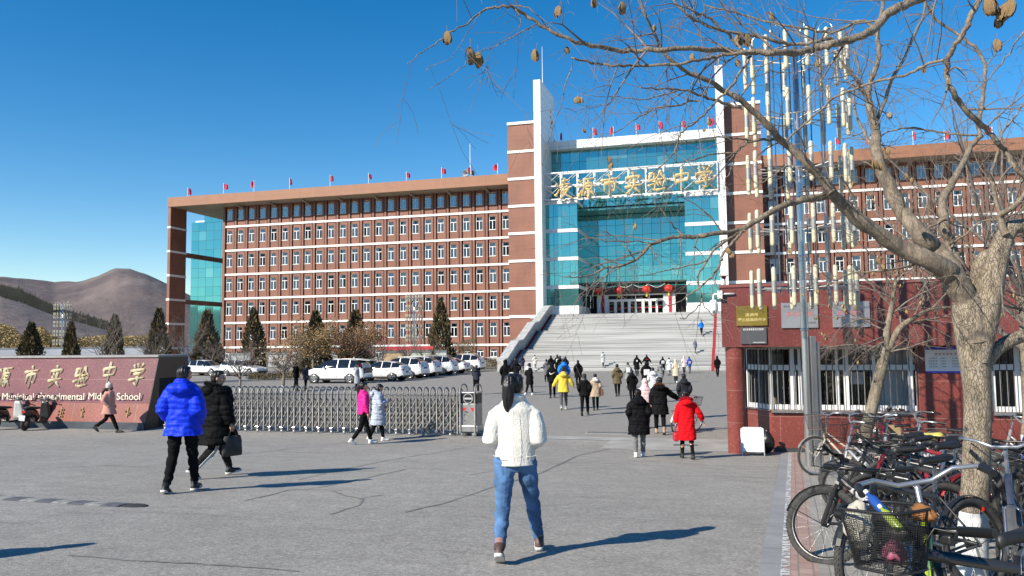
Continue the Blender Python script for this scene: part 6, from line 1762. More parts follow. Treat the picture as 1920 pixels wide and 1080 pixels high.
    def disp(co):
        z = co[:, 2]-dz; d = np.zeros(len(co), 'f')
        if q_: d += pf*.30*(np.abs(np.sin(z*pi/q_))**.55-.6)
        if c['kind'] == 'fleece': d *= 0
        d += (wr_amp if c['kind'] != 'fleece' else .001)*np.sin(co[:, 0]*23+z*31+sd0)*np.sin(z*47-co[:, 0]*17+co[:, 1]*21+sd0)
        if big_ and c['kind'] != 'fleece':
            d += np.array([.016*abs(noise.noise(Vector((p[0]*5+sd0, p[1]*5, p[2]*11))))-.005+.006*noise.noise(Vector((p[0]*14, p[1]*14+sd0, p[2]*20))) for p in co], 'f')
        elif big_: d += np.array([.010*noise.noise(Vector((p[0]*6+sd0, p[1]*6, p[2]*5)))+.0022*noise.noise(Vector((p[0]*70, p[1]*70, p[2]*70))) for p in co], 'f')
        d += (.006 if c['kind'] != 'fleece' else .002)*np.sin(z*14+co[:, 0]*9+sd0)*np.sin(co[:, 0]*13+sd0*2)
        return d
    jo = link('jacket' if hem > .7 else 'coat', fuse(j, vox, it-1, 'jacket', cmat, disp), root)
    if hood_sep and c['hood'] in ('up', 'down'):
        link('hood', fuse(hj, vox, 3, 'hood', cloth('cloth_%s_%.3f_%.3f_%.3f' % (c['kind'], *c['hoodcol']), c['hoodcol'], c['kind'])), root)
    if c['fur']:
        m = MB(); q = random.Random(px)
        for i in range(1100 if big_ else 260):
            a_ = q.uniform(0, 2*pi); rr_ = .125
            if c['hood'] == 'down': p = V(cos(a_)*.135, -.06+sin(a_)*.10, 1.475-.055*sin(a_))
            else: p = HP(cos(a_)*.11, .06, 1.6+sin(a_)*.13)
            d = Vector((q.gauss(0, 1), q.gauss(0, 1), q.gauss(0, 1))).normalized(); w = d.orthogonal().normalized()*.006
            p = p+d*.018; m._add([p-w, p+w, p+d*q.uniform(.02, .045)], [(0, 1, 2)], False)
        m.build('fur_trim', mat('fur_%.2f_%.2f_%.2f' % c['fur'], c['fur'], .9, var=.3, vscale=40), jo)
    # ---- hair, hat ----
    hmat = HAIR
    if hair and c['hood'] != 'up':
        h = MB()
        h.ell(HP(0, -.018, 1.632), (.087, .097, .097), 18, 12, hr)
        h.ell(HP(0, -.045, 1.585), (.082, .062, .075), 14, 10, hr)
        if hair == 'short': h.ell(HP(0, .025, 1.685), (.075, .072, .04), 14, 8, hr)
        else: h.ell(HP(0, .02, 1.672), (.080, .080, .048), 14, 8, hr)
        if hair == 'bob': h.ell(HP(0, -.03, 1.56), (.095, .085, .10), 14, 10, hr)
        if hair == 'long': h.loft([ringp(0, .09, .05)] and [[HP(x*cos(2*pi*q/12), -.06+yo+y*sin(2*pi*q/12), z) for q in range(12)] for z, x, y, yo in ((1.66, .07, .05, .0), (1.55, .092, .06, -.0), (1.45, .098, .05, -.035), (1.34, .085, .04, -.055), (1.24, .05, .025, -.065))])
        if hair == 'bun': h.ell(HP(0, -.12, 1.65), (.045, .045, .04), 12, 8, hr)
        if hair == 'pony':
            h.ell(HP(0, -.035, 1.625), (.100, .092, .108), 16, 10, hr); h.tube([HP(0, -.085, 1.685), HP(-.0, -.128, 1.675), HP(-.004, -.140, 1.60), HP(-.008, -.138, 1.50), HP(-.010, -.142, 1.42), HP(-.012, -.148, 1.36)], [.034, .046, .058, .056, .044, .014], 12)
        fz = lambda co: .004*np.sin(co[:, 0]*160+co[:, 1]*40)*np.sin(co[:, 2]*18)
        ho = link('hair', fuse(h, min(vox, .014)*.9, 2, 'hair', hmat, fz), root)
        if hair == 'pony':
            m = MB(); m.tube([HP(-.03, -.06, 1.722), HP(.0, -.075, 1.726), HP(.028, -.062, 1.72)], .0045, 6); m.build('hair_clip', WHITE, ho)
    if hat:
        h = MB(); h.ell(HP(0, -.012, 1.655), (.10, .115, .098), 18, 12, hr); h.ell(HP(0, -.02, 1.60), (.098, .11, .07), 14, 10, hr); h.ell(HP(0, -.01, 1.765), (.03, .03, .03), 10, 8)
        link('knitted_hat', fuse(h, .011, 2, 'hat', mat('knit_pink', hat, .95, bump=.008, bscale=60)), root)
    if faced:
        m = MB()
        for sx in (-1, 1):
            m.ell(HP(sx*.032, .094, 1.608), (.013, .006, .0055), 8, 6, hr); m.ell(HP(sx*.033, .096, 1.63), (.02, .006, .004), 8, 6, hr)
        m.build('eyes', EYE, root)
        m = MB(); m.ell(HP(0, .104, 1.545), (.021, .007, .008), 10, 6, hr); m.build('mouth', LIP, root)
    if glasses:
        m = MB()
        for sx in (-1, 1):
            m.tube([HP(sx*.035+.026*cos(2*pi*i/14), .113, 1.603+.019*sin(2*pi*i/14)) for i in range(14)], .0022, 5, closed=True); m.tube([HP(sx*.06, .112, 1.607), HP(sx*.082, .05, 1.607), HP(sx*.082, -.005, 1.60)], .002, 5)
        m.tube([HP(-.01, .116, 1.606), HP(.01, .116, 1.606)], .002, 5); m.build('glasses', BLACKP, root)
    root['_h'] = 0
    del root['_h']
    return dict(root=root, AR=AR, LG=LG, s=s, rz=rz, g=g, dz=dz, HP=HP, coat=jo, wide=wide, M=Matrix.Translation(g) @ Matrix.Rotation(rz, 4, 'Z') @ Matrix.Scale(s, 4))
def held(P, sx, drop=.0):
    w = P['AR'][sx][2]; d = (w-P['AR'][sx][1]).normalized(); return P['M'] @ (w+d*(.085+drop))
def backpack(P, col, label, w=.15, h=.40, z=1.18, pattern=None, y=-.22):
    t = thing('backpack', label, 'backpack', P['M'] @ Vector((0, y, P['dz']+z)), P['rz'])
    t.scale = (P['s'],)*3
    m = MB(); m.rbox(-w, -.08, -h/2, w, .055, h/2, .045); m.sm = True
    cm_ = mat('pack_%.2f_%.2f_%.2f' % col, col, .75, var=.12, vscale=8)
    m.build('bag_body', cm_, t)
    m = MB(); m.rbox(-w*.8, -.115, -h*.42, w*.8, -.075, 0, .02); m.build('front_pocket', pattern or cm_, t)
    m = MB()
    for sx in (-1, 1): m.tube([(sx*w*.6, .03, h*.42), (sx*w*.75, .10, h*.62), (sx*w*.95, .22, h*.55)], .018, 6)
    m.build('strap', BLACKM, t); return t
BLK = (.006, .006, .0065); DOWN = dict(kind='down')
def C(**k): return k

# the five near the viewer
p1 = person(968, 704, 1042, 4, 'woman in a cream fleece jacket and blue jeans with a long black ponytail, walking away', 'pony', C(kind='fleece', col=(.74, .71, .64), hem=.865, puff=.018, hood=None, collar=.04, sleeve=.070), legkind='denim', shoes=('brown', None), arms=('front', 'front'), stride=.9, lead=1, wide=1.04, head=20, pitch=2, splay=(-.02, .10))
m = MB(); dz = p1['dz']
m.tube([(0, -.176, dz+1.40), (0, -.188, dz+1.25), (.0, -.185, dz+1.05), (0, -.18, dz+.9)], .002, 5); 
for sx in (-1, 1): m.tube([(sx*.20, -.10, dz+.965), (sx*.165, -.145, dz+.96), (sx*.11, -.175, dz+.965)], .0035, 5)
m.build('seam', mat('fleece_seam', (.6, .57, .5), .9), p1['coat'])
p2 = person(341, 692, 922, 2, 'young man in a bright blue padded jacket and black trousers, seen from behind', 'short', C(kind='down', col=(.004, .035, .66), hem=.77, puff=.05, hood='down', quilt=.19, sleeve=.075), arms=('pocket', 'pocket'), stride=.55, lead=1, shoes=('dark', 'w'), wide=1.06, head=14)
p3 = person(404, 694, 894, 38, 'man with glasses in a long black padded coat carrying a dark tote bag', 'short', C(kind='down', col=BLK, hem=.58, puff=.06, hood='down', quilt=.17, flare=.03, fur=(.012, .011, .011)), arms=('pocket', 'hold'), stride=1.05, lead=-1, shoes=('dark', 'w'), wide=1.25, head=38, glasses=True, faced=True, stripes=True, legs=(.018, .018, .019))
hp_ = held(p3, 1)
tb = thing('tote_bag', 'dark fabric tote bag hanging from the hand of the man in the long black coat', 'bag', hp_, p3['rz'])
m = MB(); m.loft([[Vector((x*cos(2*pi*q/16)*.9, y*math.copysign(abs(sin(2*pi*q/16))**.8, sin(2*pi*q/16)), z)) for q in range(16)] for z, x, y in ((-.10, .03, .15), (-.16, .05, .17), (-.36, .06, .19), (-.43, .05, .185))]); m.build('bag_body', mat('tote_grey', (.045, .043, .042), .85, var=.3, vscale=9), tb)
m = MB()
for sx in (-.03, .03): m.tube([(sx, -.10, -.12), (sx*.3, -.02, -.0), (sx*.3, .02, .0), (sx, .10, -.12)], .007, 6)
m.build('handles', BLACKM, tb)
p4 = person(203, 717, 811, 88, 'woman in a dusty pink coat and pale knitted hat walking past the name wall', 'short', C(kind='plain', col=(.56, .29, .23), hem=.68, puff=.035, hood='down', hoodcol=(.02, .02, .02), fur=(.03, .03, .03)), arms=('pocket', 'pocket'), stride=1.15, lead=1, hat=(.62, .5, .48), pitch=-4)
m = MB(); m.ell(p4['HP'](0, .06, 1.535), (.06, .062, .05), 12, 8); m.build('face_mask', BLACKM, p4['root'])
p5 = person(681, 718, 833, 62, 'girl in a hot pink padded jacket and black trousers before the folding gate', 'pony', C(kind='down', col=(.74, .018, .24), hem=.84, puff=.028, hood=None, quilt=.085, collar=.03), arms=('swing', 'swing'), stride=.8, lead=-1, shoes=('white', None), head=15, faced=True)
p6 = person(708, 722, 826, 72, 'girl in a long pale grey padded coat looking down, before the folding gate', 'bob', C(kind='down', col=(.40, .44, .52), hem=.47, puff=.05, hood='down', quilt=.155, flare=.02), arms=('front', 'phone'), stride=.5, lead=1, shoes=('white', None), pitch=26, faced=True)
p7 = person(1199, 733, 857, 4, 'woman in a black hooded padded coat with grey leggings and white shoes', 'bun', C(kind='down', col=(.007, .007, .008), hem=.56, puff=.055, hood='down', quilt=.2), legs=(.17, .17, .175), shoes=('white', None), stride=.35, lead=1, wide=1.12)
p8 = person(1289, 734, 860, 3, 'woman in a long red coat with a furry collar, holding a red handbag', 'bun', C(kind='plain', col=(.62, .006, .012), hem=.46, puff=.035, hood='down', fur=(.6, .008, .02), flare=.0), arms=('hold', 'wide'), stride=.5, lead=-1, skirt=True, wide=1.02)
hp_ = held(p8, -1)
hb_ = thing('handbag', 'small red handbag hanging from the hand of the woman in red', 'bag', hp_, p8['rz'])
m = MB(); m.rbox(-.055, -.12, -.33, .055, .12, -.14, .03); m.build('bag_body', mat('bag_red', (.42, .02, .03), .4), hb_)
m = MB(); m.tube([(0, -.09, -.15), (0, -.06, -.02), (0, .0, .01), (0, .06, -.02), (0, .09, -.15)], .008, 6); m.build('handles', mat('bag_red', (.42, .02, .03), .4), hb_)
p9 = person(1238, 709, 814, 8, 'woman in a black coat with brown fur hood trim wheeling a bicycle', 'bob', C(kind='down', col=(.007, .007, .008), hem=.60, puff=.05, hood='down', fur=(.22, .085, .03), quilt=.22), arms=('swing', 'out'), stride=.6, lead=-1, shoes=('tan', None), wide=1.1)
p10 = person(1211, 712, 803, 5, 'woman in a pale pink hooded padded coat walking behind the woman in black', None, C(kind='down', col=(.66, .48, .50), hem=.6, puff=.045, hood='up', quilt=.13), stride=.6)
p11 = person(1284, 702, 786, 2, 'young man in a dark padded jacket walking just ahead of the woman in red', 'short', C(kind='down', col=(.022, .023, .03), hem=.8, puff=.045, hood='down', quilt=.12), stride=.6)
CR = 'people walking to the school'
p12 = person(1057, 689, 768, 2, 'girl in a bright yellow jacket with a white fur collar and grey trousers', 'short', C(kind='plain', col=(.72, .52, .07), hem=.72, puff=.04, hood='down', fur=(.6, .58, .55)), legs=(.10, .10, .105), arms=('wide', 'wide'), stride=.8, shoes=('grey', None))
p13 = person(1097, 700, 779, 8, 'woman with long black hair in a short black jacket and black trousers', 'long', C(kind='down', col=BLK, hem=.83, puff=.04, hood=None), stride=1.0, lead=1)
p14 = person(1117, 702, 769, 0, 'woman in a beige coat with a white lined hood, a brown bag at her side', 'short', C(kind='plain', col=(.42, .32, .22), hem=.62, puff=.05, hood='down', hoodcol=(.62, .59, .55)), stride=.45)
hb2 = thing('shoulder_bag', 'brown shoulder bag at the side of the woman in beige', 'bag', p14['M'] @ Vector((.30, .02, p14['dz']+.84)), p14['rz'])
m = MB(); m.rbox(-.05, -.15, -.14, .06, .15, .12, .02); m.build('bag_body', mat('bag_brown', (.16, .085, .05), .5), hb2); m = MB(); m.tube([(0, -.12, .1), (-.12, -.05, .55), (-.12, .05, .55), (0, .12, .1)], .009, 5); m.build('strap', mat('bag_brown', (.16, .085, .05), .5), hb2)
p15 = person(1058, 673, 742, 0, 'child in bright blue with a small black backpack ahead of the girl in yellow', 'short', C(kind='down', col=(.01, .18, .66), hem=.78, puff=.04, hood='down'), stride=.5)
backpack(p15, (.012, .012, .013), 'small black backpack worn over the bright blue jacket', .11, .28, 1.2)
p16 = person(1036, 681, 746, 2, 'young man in a black hooded jacket with a white tick mark on the back', 'short', C(kind='plain', col=BLK, hem=.80, puff=.035, hood='up'), arms=('pocket', 'pocket'), stride=.55)
dz = p16['dz']; m = MB()
tick = [(-.15, .02), (-.125, -.045), (-.085, -.07), (-.03, -.055), (.16, .06), (-.02, -.015), (-.075, -.025), (-.10, .0), (-.115, .04)]
m.prism([(x, -.172+.10*abs(x)**1.3, dz+1.21+z) for x, z in tick], (0, -.008, 0)); clean(m.build('tick_mark', WHITE, p16['coat']))
p17 = person(993, 682, 741, 55, 'girl in a long black coat with a white collar looking to the right', 'bob', C(kind='plain', col=BLK, hem=.55, puff=.03, hood='down', hoodcol=(.6, .6, .6)), stride=.4, shoes=('white', None))
def crowd(px, top, foot, lab, col, hem=.6, hood='down', kind='down', hair='short', face=0, stride=.55, legs=(.008, .008, .009), shoes='dark', puff=.04, quilt=0, arms=('pocket', 'pocket'), hoodcol=None, lead=1, pack=None, wide=1.0, **kw):
    p = person(px, top, foot, face, lab, hair, C(kind=kind, col=col, hem=hem, puff=puff, hood=hood, quilt=quilt, hoodcol=hoodcol), legs=legs, shoes=(shoes, None), arms=arms, stride=stride, lead=lead, wide=wide, **kw)
    if pack: backpack(p, *pack)
    return p
crowd(948, 676, 739, 'person in a long black hooded coat at the left edge of the crowd', BLK, .45, 'up')
crowd(967, 672, 727, 'person in a quilted black jacket between the hooded black coat and the navy jacket', (.014, .014, .017), .7, quilt=.14, face=-8, legs=(.06, .06, .07))
crowd(979, 666, 700, 'person in a dark navy jacket at the foot of the steps, near the stair parapet', (.03, .03, .055), .72)
crowd(1003, 668, 696, 'person in a short cream coat at the foot of the steps', (.58, .55, .48), .66, kind='plain', legs=(.5, .5, .48), shoes='white')
crowd(1025, 674, 716, 'person in a grey coat partly hidden by the tick mark jacket', (.13, .13, .135), .5, kind='plain')
crowd(1033.5, 667, 706, 'person in black right beside the grey coat', BLK, .62, face=4)
crowd(1045.5, 665, 703, 'person in black carrying a white backpack in the middle left group', BLK, .62, pack=((.6, .6, .6), 'white backpack on a person in the group left of the bright blue jacket', .12, .3, 1.2))
crowd(1050.5, 668, 709, 'person in a long black coat just left of the short black jacket in the group', BLK, .5, stride=.3)
crowd(1061, 669, 705, 'person in a puffy black jacket behind the bright blue jacket', (.014, .014, .015), .72)
crowd(1084.5, 676, 727, 'man in a black hooded jacket behind the woman with long hair', BLK, .64, puff=.05)
crowd(1158, 683, 743, 'man in an olive green padded jacket and black trousers', (.105, .082, .042), .66, puff=.05, quilt=.16, stride=.7)
crowd(1178, 680, 727, 'girl in grey with a white backpack right of the olive jacket', (.22, .22, .21), .55, hair='long', legs=(.2, .2, .19), pack=((.62, .62, .62), 'white backpack on the girl in grey beside the olive jacket', .14, .36, 1.2))
crowd(1186, 694, 755, 'young man in plain black right of the girl with the white backpack', BLK, .68, stride=.8, wide=1.05)
crowd(1194.5, 666, 705, 'man in a long black coat with a white patch on the back', BLK, .55, kind='plain', arms=('swing', 'wide'))
crowd(1213, 665, 698, 'man in a black jacket with red lettering on the back near the steps', BLK, .7, arms=('wide', 'wide'))
crowd(1212.5, 678, 735, 'big man in black with a white printed backpack in the middle of the right group', BLK, .66, wide=1.15, pack=((.66, .66, .64), 'white printed backpack on the big man in black', .17, .34, 1.1))
crowd(1225, 690, 755, 'girl with long black hair in a white padded jacket behind the pink hood', (.62, .62, .63), .7, hair='long', quilt=.12)
CAMO = mat('mottled_cloth', (.03, .03, .033), .8, col2=(.36, .36, .37), vscale=16)
pc = crowd(1239, 680, 720, 'person in a mottled black and white coat', (.2, .2, .2), .5, kind='plain', hair='short')
pc['coat'].data.materials[0] = CAMO
CHK = mat('check_pack', (.6, .6, .6), .7); n_, l_, b_ = nodes_of(CHK); ck = n_.new('ShaderNodeTexChecker'); ck.inputs['Scale'].default_value = 22; ck.inputs['Color1'].default_value = (.65, .65, .65, 1); ck.inputs['Color2'].default_value = (.03, .03, .03, 1); tc_ = n_.new('ShaderNodeTexCoord'); l_.new(tc_.outputs['Object'], ck.inputs['Vector']); l_.new(ck.outputs['Color'], b_.inputs['Base Color'])
crowd(1243, 669, 704, 'girl in black with long hair and a chequered backpack at the foot of the steps', BLK, .5, hair='long', pack=((.6, .6, .6), 'black and white chequered backpack on the girl at the foot of the steps', .14, .32, 1.2, CHK))
crowd(1255, 671, 704, 'person in a white padded coat right of the chequered backpack', (.64, .64, .64), .5, quilt=.13, legs=(.25, .25, .25))
crowd(1267.5, 674, 718, 'person in a long cream hooded coat and white shoes', (.60, .50, .38), .5, 'up', 'plain', None, shoes='white')
crowd(1283, 668, 700, 'person in a pale pink hooded coat climbing the first steps', (.62, .52, .50), .62, 'up', 'plain', None)
crowd(1293, 669, 700, 'person in a royal blue jacket with a grey backpack on the first steps', (.03, .07, .42), .75, hair='bun', legs=(.2, .2, .23), pack=((.35, .35, .38), 'grey backpack worn over the royal blue jacket', .12, .3, 1.12))
crowd(1345.5, 668, 706, 'person in black walking alone beside the gatehouse corner', BLK, .74, 'up')
crowd(1131, 662, 689, 'person in a long white coat alone on the lower steps', (.52, .52, .51), .45, kind='plain', face=-15)
crowd(1304, 637, 662, 'person in a grey blue jacket on the steps carrying a white paper', (.12, .13, .19), .72, legs=(.12, .13, .16), face=160)
crowd(1315.5, 602, 630, 'person in a bright blue jacket high on the steps', (.01, .17, .62), .8, arms=('wide', 'swing'), face=-12)
crowd(1107, 566, 590, 'person in a white jacket at the top of the steps by the left door', (.6, .6, .6), .8, legs=(.06, .07, .14))
crowd(893, 686, 740, 'man in dark grey standing alone beyond the gate motor box, head bowed', (.03, .032, .045), .84, arms=('phone', 'phone'), stride=.2, face=20, pitch=20)
crowd(555, 680, 733, 'person in a black jacket at the front of the white people carrier', BLK, .8, face=60, stride=.2)
crowd(573, 684, 733, 'person in a dark plaid jacket at the front of the white people carrier', (.025, .028, .05), .7, face=100, stride=.2)
crowd(669, 684, 733, 'person in a pale grey long coat at the open tailgate of the people carrier', (.34, .34, .37), .45, face=80, stride=.2)
# someone just outside the left edge, whose shadow reaches into view
tipg = at_ground(70, 1030); sh_ = Vector((cos(SUN_AZ), sin(SUN_AZ), 0))*(1.7/math.tan(SUN_EL)); q = tipg-sh_*.93
q.z = zg(0, q.y)
person(0, 0, 0, 10, 'person in a dark coat just outside the left edge, casting the lower left shadow', 'short', C(kind='down', col=BLK, hem=.8), pos=q, Hm=1.7, stride=.5)
for o_ in [o for o in COL.objects if o.get('label', '').startswith(('man in a black jacket with red lettering', 'man in a long black coat with a white patch'))]:
    red_ = 'red' in o_['label']; m = MB()
    if red_:
        for i in range(5): m.box(-.14+i*.06, -.205, 1.24, -.10+i*.06, -.19, 1.30)
    else: m.box(-.06, -.205, 1.18, .04, -.17, 1.32)
    m.build('back_lettering' if red_ else 'back_patch', RED if red_ else WHITE, o_)
# ------------------------------------------------------------------ bicycles
def paint(name, c, rough=.3): return mat('paint_'+name, c, rough, 0.0, coat=.6)
SADB = mat('saddle_black', (.016, .016, .017), .5); SADY = mat('saddle_yellow', (.52, .43, .10), .6, var=.2, vscale=9)
SPOKE = mat('spoke_steel', (.5, .5, .5), .3, .9)
BASKM = mat('basket_wire', (.022, .022, .023), .5, .3); BASKG = mat('basket_brown', (.12, .08, .075), .6)
def bicycle(label, loc, heading, lean=0.0, steer=0.0, R=.33, style='city', frame=(.5, .5, .5), frame2=None, saddle=None, basket=None, guard=None, tyre_w=.02, rim=(.6, .6, .6), decals=None, knobby=False, group='bicycles parked on the pavement', saddle_z=0.0, bar=None, bar_up=.20, items=False, side=1, word=None):
    t = thing('bicycle', label, 'bicycle', loc, 0, group)
    t.rotation_mode = 'XYZ'; t.rotation_euler = (lean, 0, heading)
    fm = paint('%.2f_%.2f_%.2f' % frame, frame); f2 = paint('%.2f_%.2f_%.2f' % frame2, frame2) if frame2 else fm
    ra = Vector((-.50*R/.33, 0, R)); fa = Vector((.58*(.6+.4*R/.33), 0, R))
    bb = Vector((-.06, 0, .27)); mtb = style == 'mtb'
    ht = Vector((.36, 0, .86 if not mtb else .84)); hb = Vector((.405, 0, .68)); st = Vector((-.20, 0, .72 if mtb else .62))
    ax = (ht-hb).normalized(); S = Matrix.Translation(hb) @ Matrix.Rotation(steer, 4, ax) @ Matrix.Translation(-hb)
    tr_ = .024 if mtb else .016
    m = MB()
    m.tube([bb, st+Vector((-.01, 0, .02))], .016, 10); m.tube([hb-ax*.02, ht+ax*.01], .024, 12)
    for sy in (-1, 1):
        m.tube([ra+Vector((0, sy*.05, 0)), bb+Vector((-.05, sy*.03, .01))], .010, 8); m.tube([ra+Vector((0, sy*.05, 0)), st+Vector((-.01, sy*.02, -.03))], .008, 8)
    m.lathe([(.024, -.035), (.024, .035)], axis=(0, 1, 0), origin=bb, seg=12)
    m.mi = 1
    if mtb:
        m.tube([st+Vector((.01, 0, -.03)), (hb+ht)/2+Vector((0, 0, .06))], tr_*.95, 10); m.tube([bb+Vector((.01, 0, .02)), hb+Vector((-.01, 0, .03))], tr_*1.25, 12)
    else:
        m.tube([bb+Vector((0, 0, .01)), Vector((.12, 0, .36)), hb+Vector((-.01, 0, -.0))], tr_*1.15, 10); m.tube([st.lerp(bb, .45), Vector((.08, 0, .52)), (hb+ht)/2], tr_, 10)
    m.build('frame', [fm, f2], t)
    if word:
        me = text_mesh(word, .075, .001, 'frame_lettering', 'CENTER', .002); me.materials.append(WHITE)
        for sd in (-1, 1):
            o = link('frame_lettering', me, t, (bb+hb)/2+Vector((.0, -sd*.032, .02))); dd = (hb-bb)
            o.rotation_euler = (0, -atan2(dd.z, dd.x), 0) if sd == 1 else (0, atan2(dd.z, dd.x), pi)
    if decals:
        m = MB()
        a, b_ = bb.lerp(hb, .3), bb.lerp(hb, .8)
        m.tube([a+Vector((0, 0, .02)), b_+Vector((0, 0, .03))], tr_*1.32, 8); m.build('decal', paint('%.2f_%.2f_%.2f' % decals, decals), t)
    def wheel(c, front):
        m = MB(); m.sm = True
        rt = .026 if mtb else tyre_w
        n = 56 if knobby else 40
        prof_ = [(R-2*rt, -.4*rt), (R-1.5*rt, -.95*rt), (R-.5*rt, -1.0*rt), (R-.06*rt, -.5*rt), (R, 0), (R-.06*rt, .5*rt), (R-.5*rt, 1.0*rt), (R-1.5*rt, .95*rt), (R-2*rt, .4*rt)]
        m.lathe(prof_, axis=(0, 1, 0), origin=c, seg=n)
        if knobby:
            for i in range(64):
                a = 2*pi*i/64
                for yy in (-.013, 0, .013):
                    a2 = a+(.05 if yy == 0 else 0); p = c+Vector((cos(a2)*R, yy, sin(a2)*R)); d = Vector((cos(a2), 0, sin(a2))); tt = Vector((-sin(a2), 0, cos(a2)))
                    m.prism([p-tt*.007-Vector((0, .0045, 0))-d*.003, p+tt*.007-Vector((0, .0045, 0))-d*.003, p+tt*.007+Vector((0, .0045, 0))-d*.003, p-tt*.007+Vector((0, .0045, 0))-d*.003], d*.006)
        if front: m.v = [tuple(S @ Vector(v)) for v in m.v]
        w = m.build('wheel', RUBBER, t)
        m = MB(); m.sm = True; r2 = R-2*rt; m.lathe([(r2+.004, -.010), (r2-.016, -.011), (r2-.018, 0), (r2-.016, .011), (r2+.004, .010)], axis=(0, 1, 0), origin=c, seg=40)
        m.lathe([(0, -.045), (.016, -.045), (.018, -.03), (.012, -.02), (.012, .02), (.018, .03), (.016, .045), (0, .045)], axis=(0, 1, 0), origin=c, seg=12)
        if front: m.v = [tuple(S @ Vector(v)) for v in m.v]
        m.build('rim', mat('rim_%.2f' % rim[0], rim, .3, .8), w)
        m = MB()
        for i in range(28):
            a = 2*pi*i/28; h = a+(.9 if i % 4 < 2 else -.9); yy = .03 if i % 2 else -.03
            m.tube([c+Vector((cos(h)*.016, yy, sin(h)*.016)), c+Vector((cos(a)*(r2-.015), yy*.1, sin(a)*(r2-.015)))], .0011, 3, caps=False)
        if front: m.v = [tuple(S @ Vector(v)) for v in m.v]
        m.build('spokes', SPOKE, w)
    wheel(ra, False); wheel(fa, True)
    m = MB(); crown = hb-ax*.03
    if mtb:
        m.tube([crown+Vector((0, -.062, .01)), crown+Vector((0, .062, .01))], .02, 8)
        for sy in (-1, 1): m.tube([crown+Vector((0, sy*.06, .0)), crown.lerp(fa, .45)+Vector((0, sy*.06, 0))], .015, 10); m.tube([crown.lerp(fa, .4)+Vector((0, sy*.06, 0)), fa+Vector((0, sy*.055, 0))], .021, 10)
        m.tube([crown.lerp(fa, .38)+Vector((.0, -.06, 0)), crown.lerp(fa, .25)+Vector((.06, 0, .02)), crown.lerp(fa, .38)+Vector((0, .06, 0))], .013, 6)
    else:
        for sy in (-1, 1): m.tube([crown, crown+Vector((.01, sy*.045, -.02)), crown.lerp(fa, .6)+Vector((-.015, sy*.047, 0)), fa+Vector((0, sy*.048, 0))], [.016, .015, .012, .009], 8)
    m.v = [tuple(S @ Vector(v)) for v in m.v]
    m.build('fork', paint('%.2f_%.2f_%.2f' % ((.03, .03, .032) if mtb else frame), (.03, .03, .032) if mtb else frame), t)
    # handlebar
    top = ht+ax*(.06 if mtb else bar_up); m = MB(); grs = (MB(), MB())
    m.tube([ht, top], .013, 8); bm_ = bar or ((.03, .03, .03) if mtb else (.5, .5, .5))
    if mtb:
        s0 = top+Vector((.07, 0, .02)); m.tube([top, s0], .019, 8); m.tube([s0+Vector((0, -.33, .02)), s0+Vector((0, -.08, .0)), s0+Vector((0, .08, .0)), s0+Vector((0, .33, .02))], .0145, 10)
        for sy, gr in zip((-1, 1), grs): gr.tube([s0+Vector((0, sy*.33, .02)), s0+Vector((0, sy*.20, .012))], .019, 10); gr.tube([s0+Vector((.01, sy*.20, .01)), s0+Vector((.06, sy*.22, -.005)), s0+Vector((.075, sy*.31, -.01))], .007, 6); gr.rbox(*(s0+Vector((-.0, sy*.17-.025, -.035))), *(s0+Vector((.05, sy*.17+.025, .0))), .008)
    else:
        m.tube([top+Vector((-.20, -.29, .04)), top+Vector((-.08, -.28, .06)), top+Vector((.02, -.19, .055)), top+Vector((.035, -.08, .01)), top+Vector((.035, .08, .01)), top+Vector((.02, .19, .055)), top+Vector((-.08, .28, .06)), top+Vector((-.20, .29, .04))], .0125, 10)
        for sy, gr in zip((-1, 1), grs): gr.tube([top+Vector((-.23, sy*.293, .035)), top+Vector((-.11, sy*.285, .058))], .018, 10); gr.tube([top+Vector((-.07, sy*.26, .06)), top+Vector((-.05, sy*.30, .03)), top+Vector((-.16, sy*.325, .0))], .006, 6)
    for q in (m, *grs): q.v = [tuple(S @ Vector(v)) for v in q.v]
    ho = m.build('handlebar', mat('bar_%.2f' % bm_[0], bm_, .3, .75), t); [gr.build('grip', BLACKP, ho) for gr in grs]
    cb = MB()
    for sy in (-1, 1):
        h0 = S @ (top+Vector((.05, sy*.2, .02))); cb.tube([h0, h0+Vector((.12, -sy*.02, .03)), h0+Vector((.10, -sy*.16, -.12)), ht.lerp(hb, .5)+Vector((.02, sy*.03, .0)), (bb+hb)/2+Vector((0, sy*.02, .05))], .0035, 5)
    cb.build('cables', BLACKP, t)
    # saddle
    sp = st+Vector((-.055, 0, .20+saddle_z)); m = MB(); m.tube([st, sp+Vector((.01, 0, -.02))], .0135, 8); m.build('seat_post', STEEL, t)
    m = MB(); wd = .075 if mtb else (.135 if saddle is SADY else .10)
    m.loft([[sp+Vector((x, w*cos(2*pi*q/14), z+(.05 if saddle is SADY else .028)*sin(2*pi*q/14))) for q in range(14)] for x, w, z in ((-.13, wd*.5, .035), (-.11, wd, .035), (-.03, wd*.85, .025), (.05, wd*.42, .025), (.12, wd*.27, .022), (.15, .012, .012))])
    so_ = m.build('saddle', saddle or SADB, t)
    # crank
    m = MB(); m.lathe([(.0, .0), (.09, .0), (.09, .004), (0, .004)], axis=(0, 1, 0), origin=bb+Vector((0, -.05, 0)), seg=24); m.tube([bb+Vector((0, -.06, 0)), bb+Vector((.08, -.075, -.14))], .010, 6); m.tube([bb+Vector((0, .06, 0)), bb+Vector((-.08, .075, .14))], .010, 6)
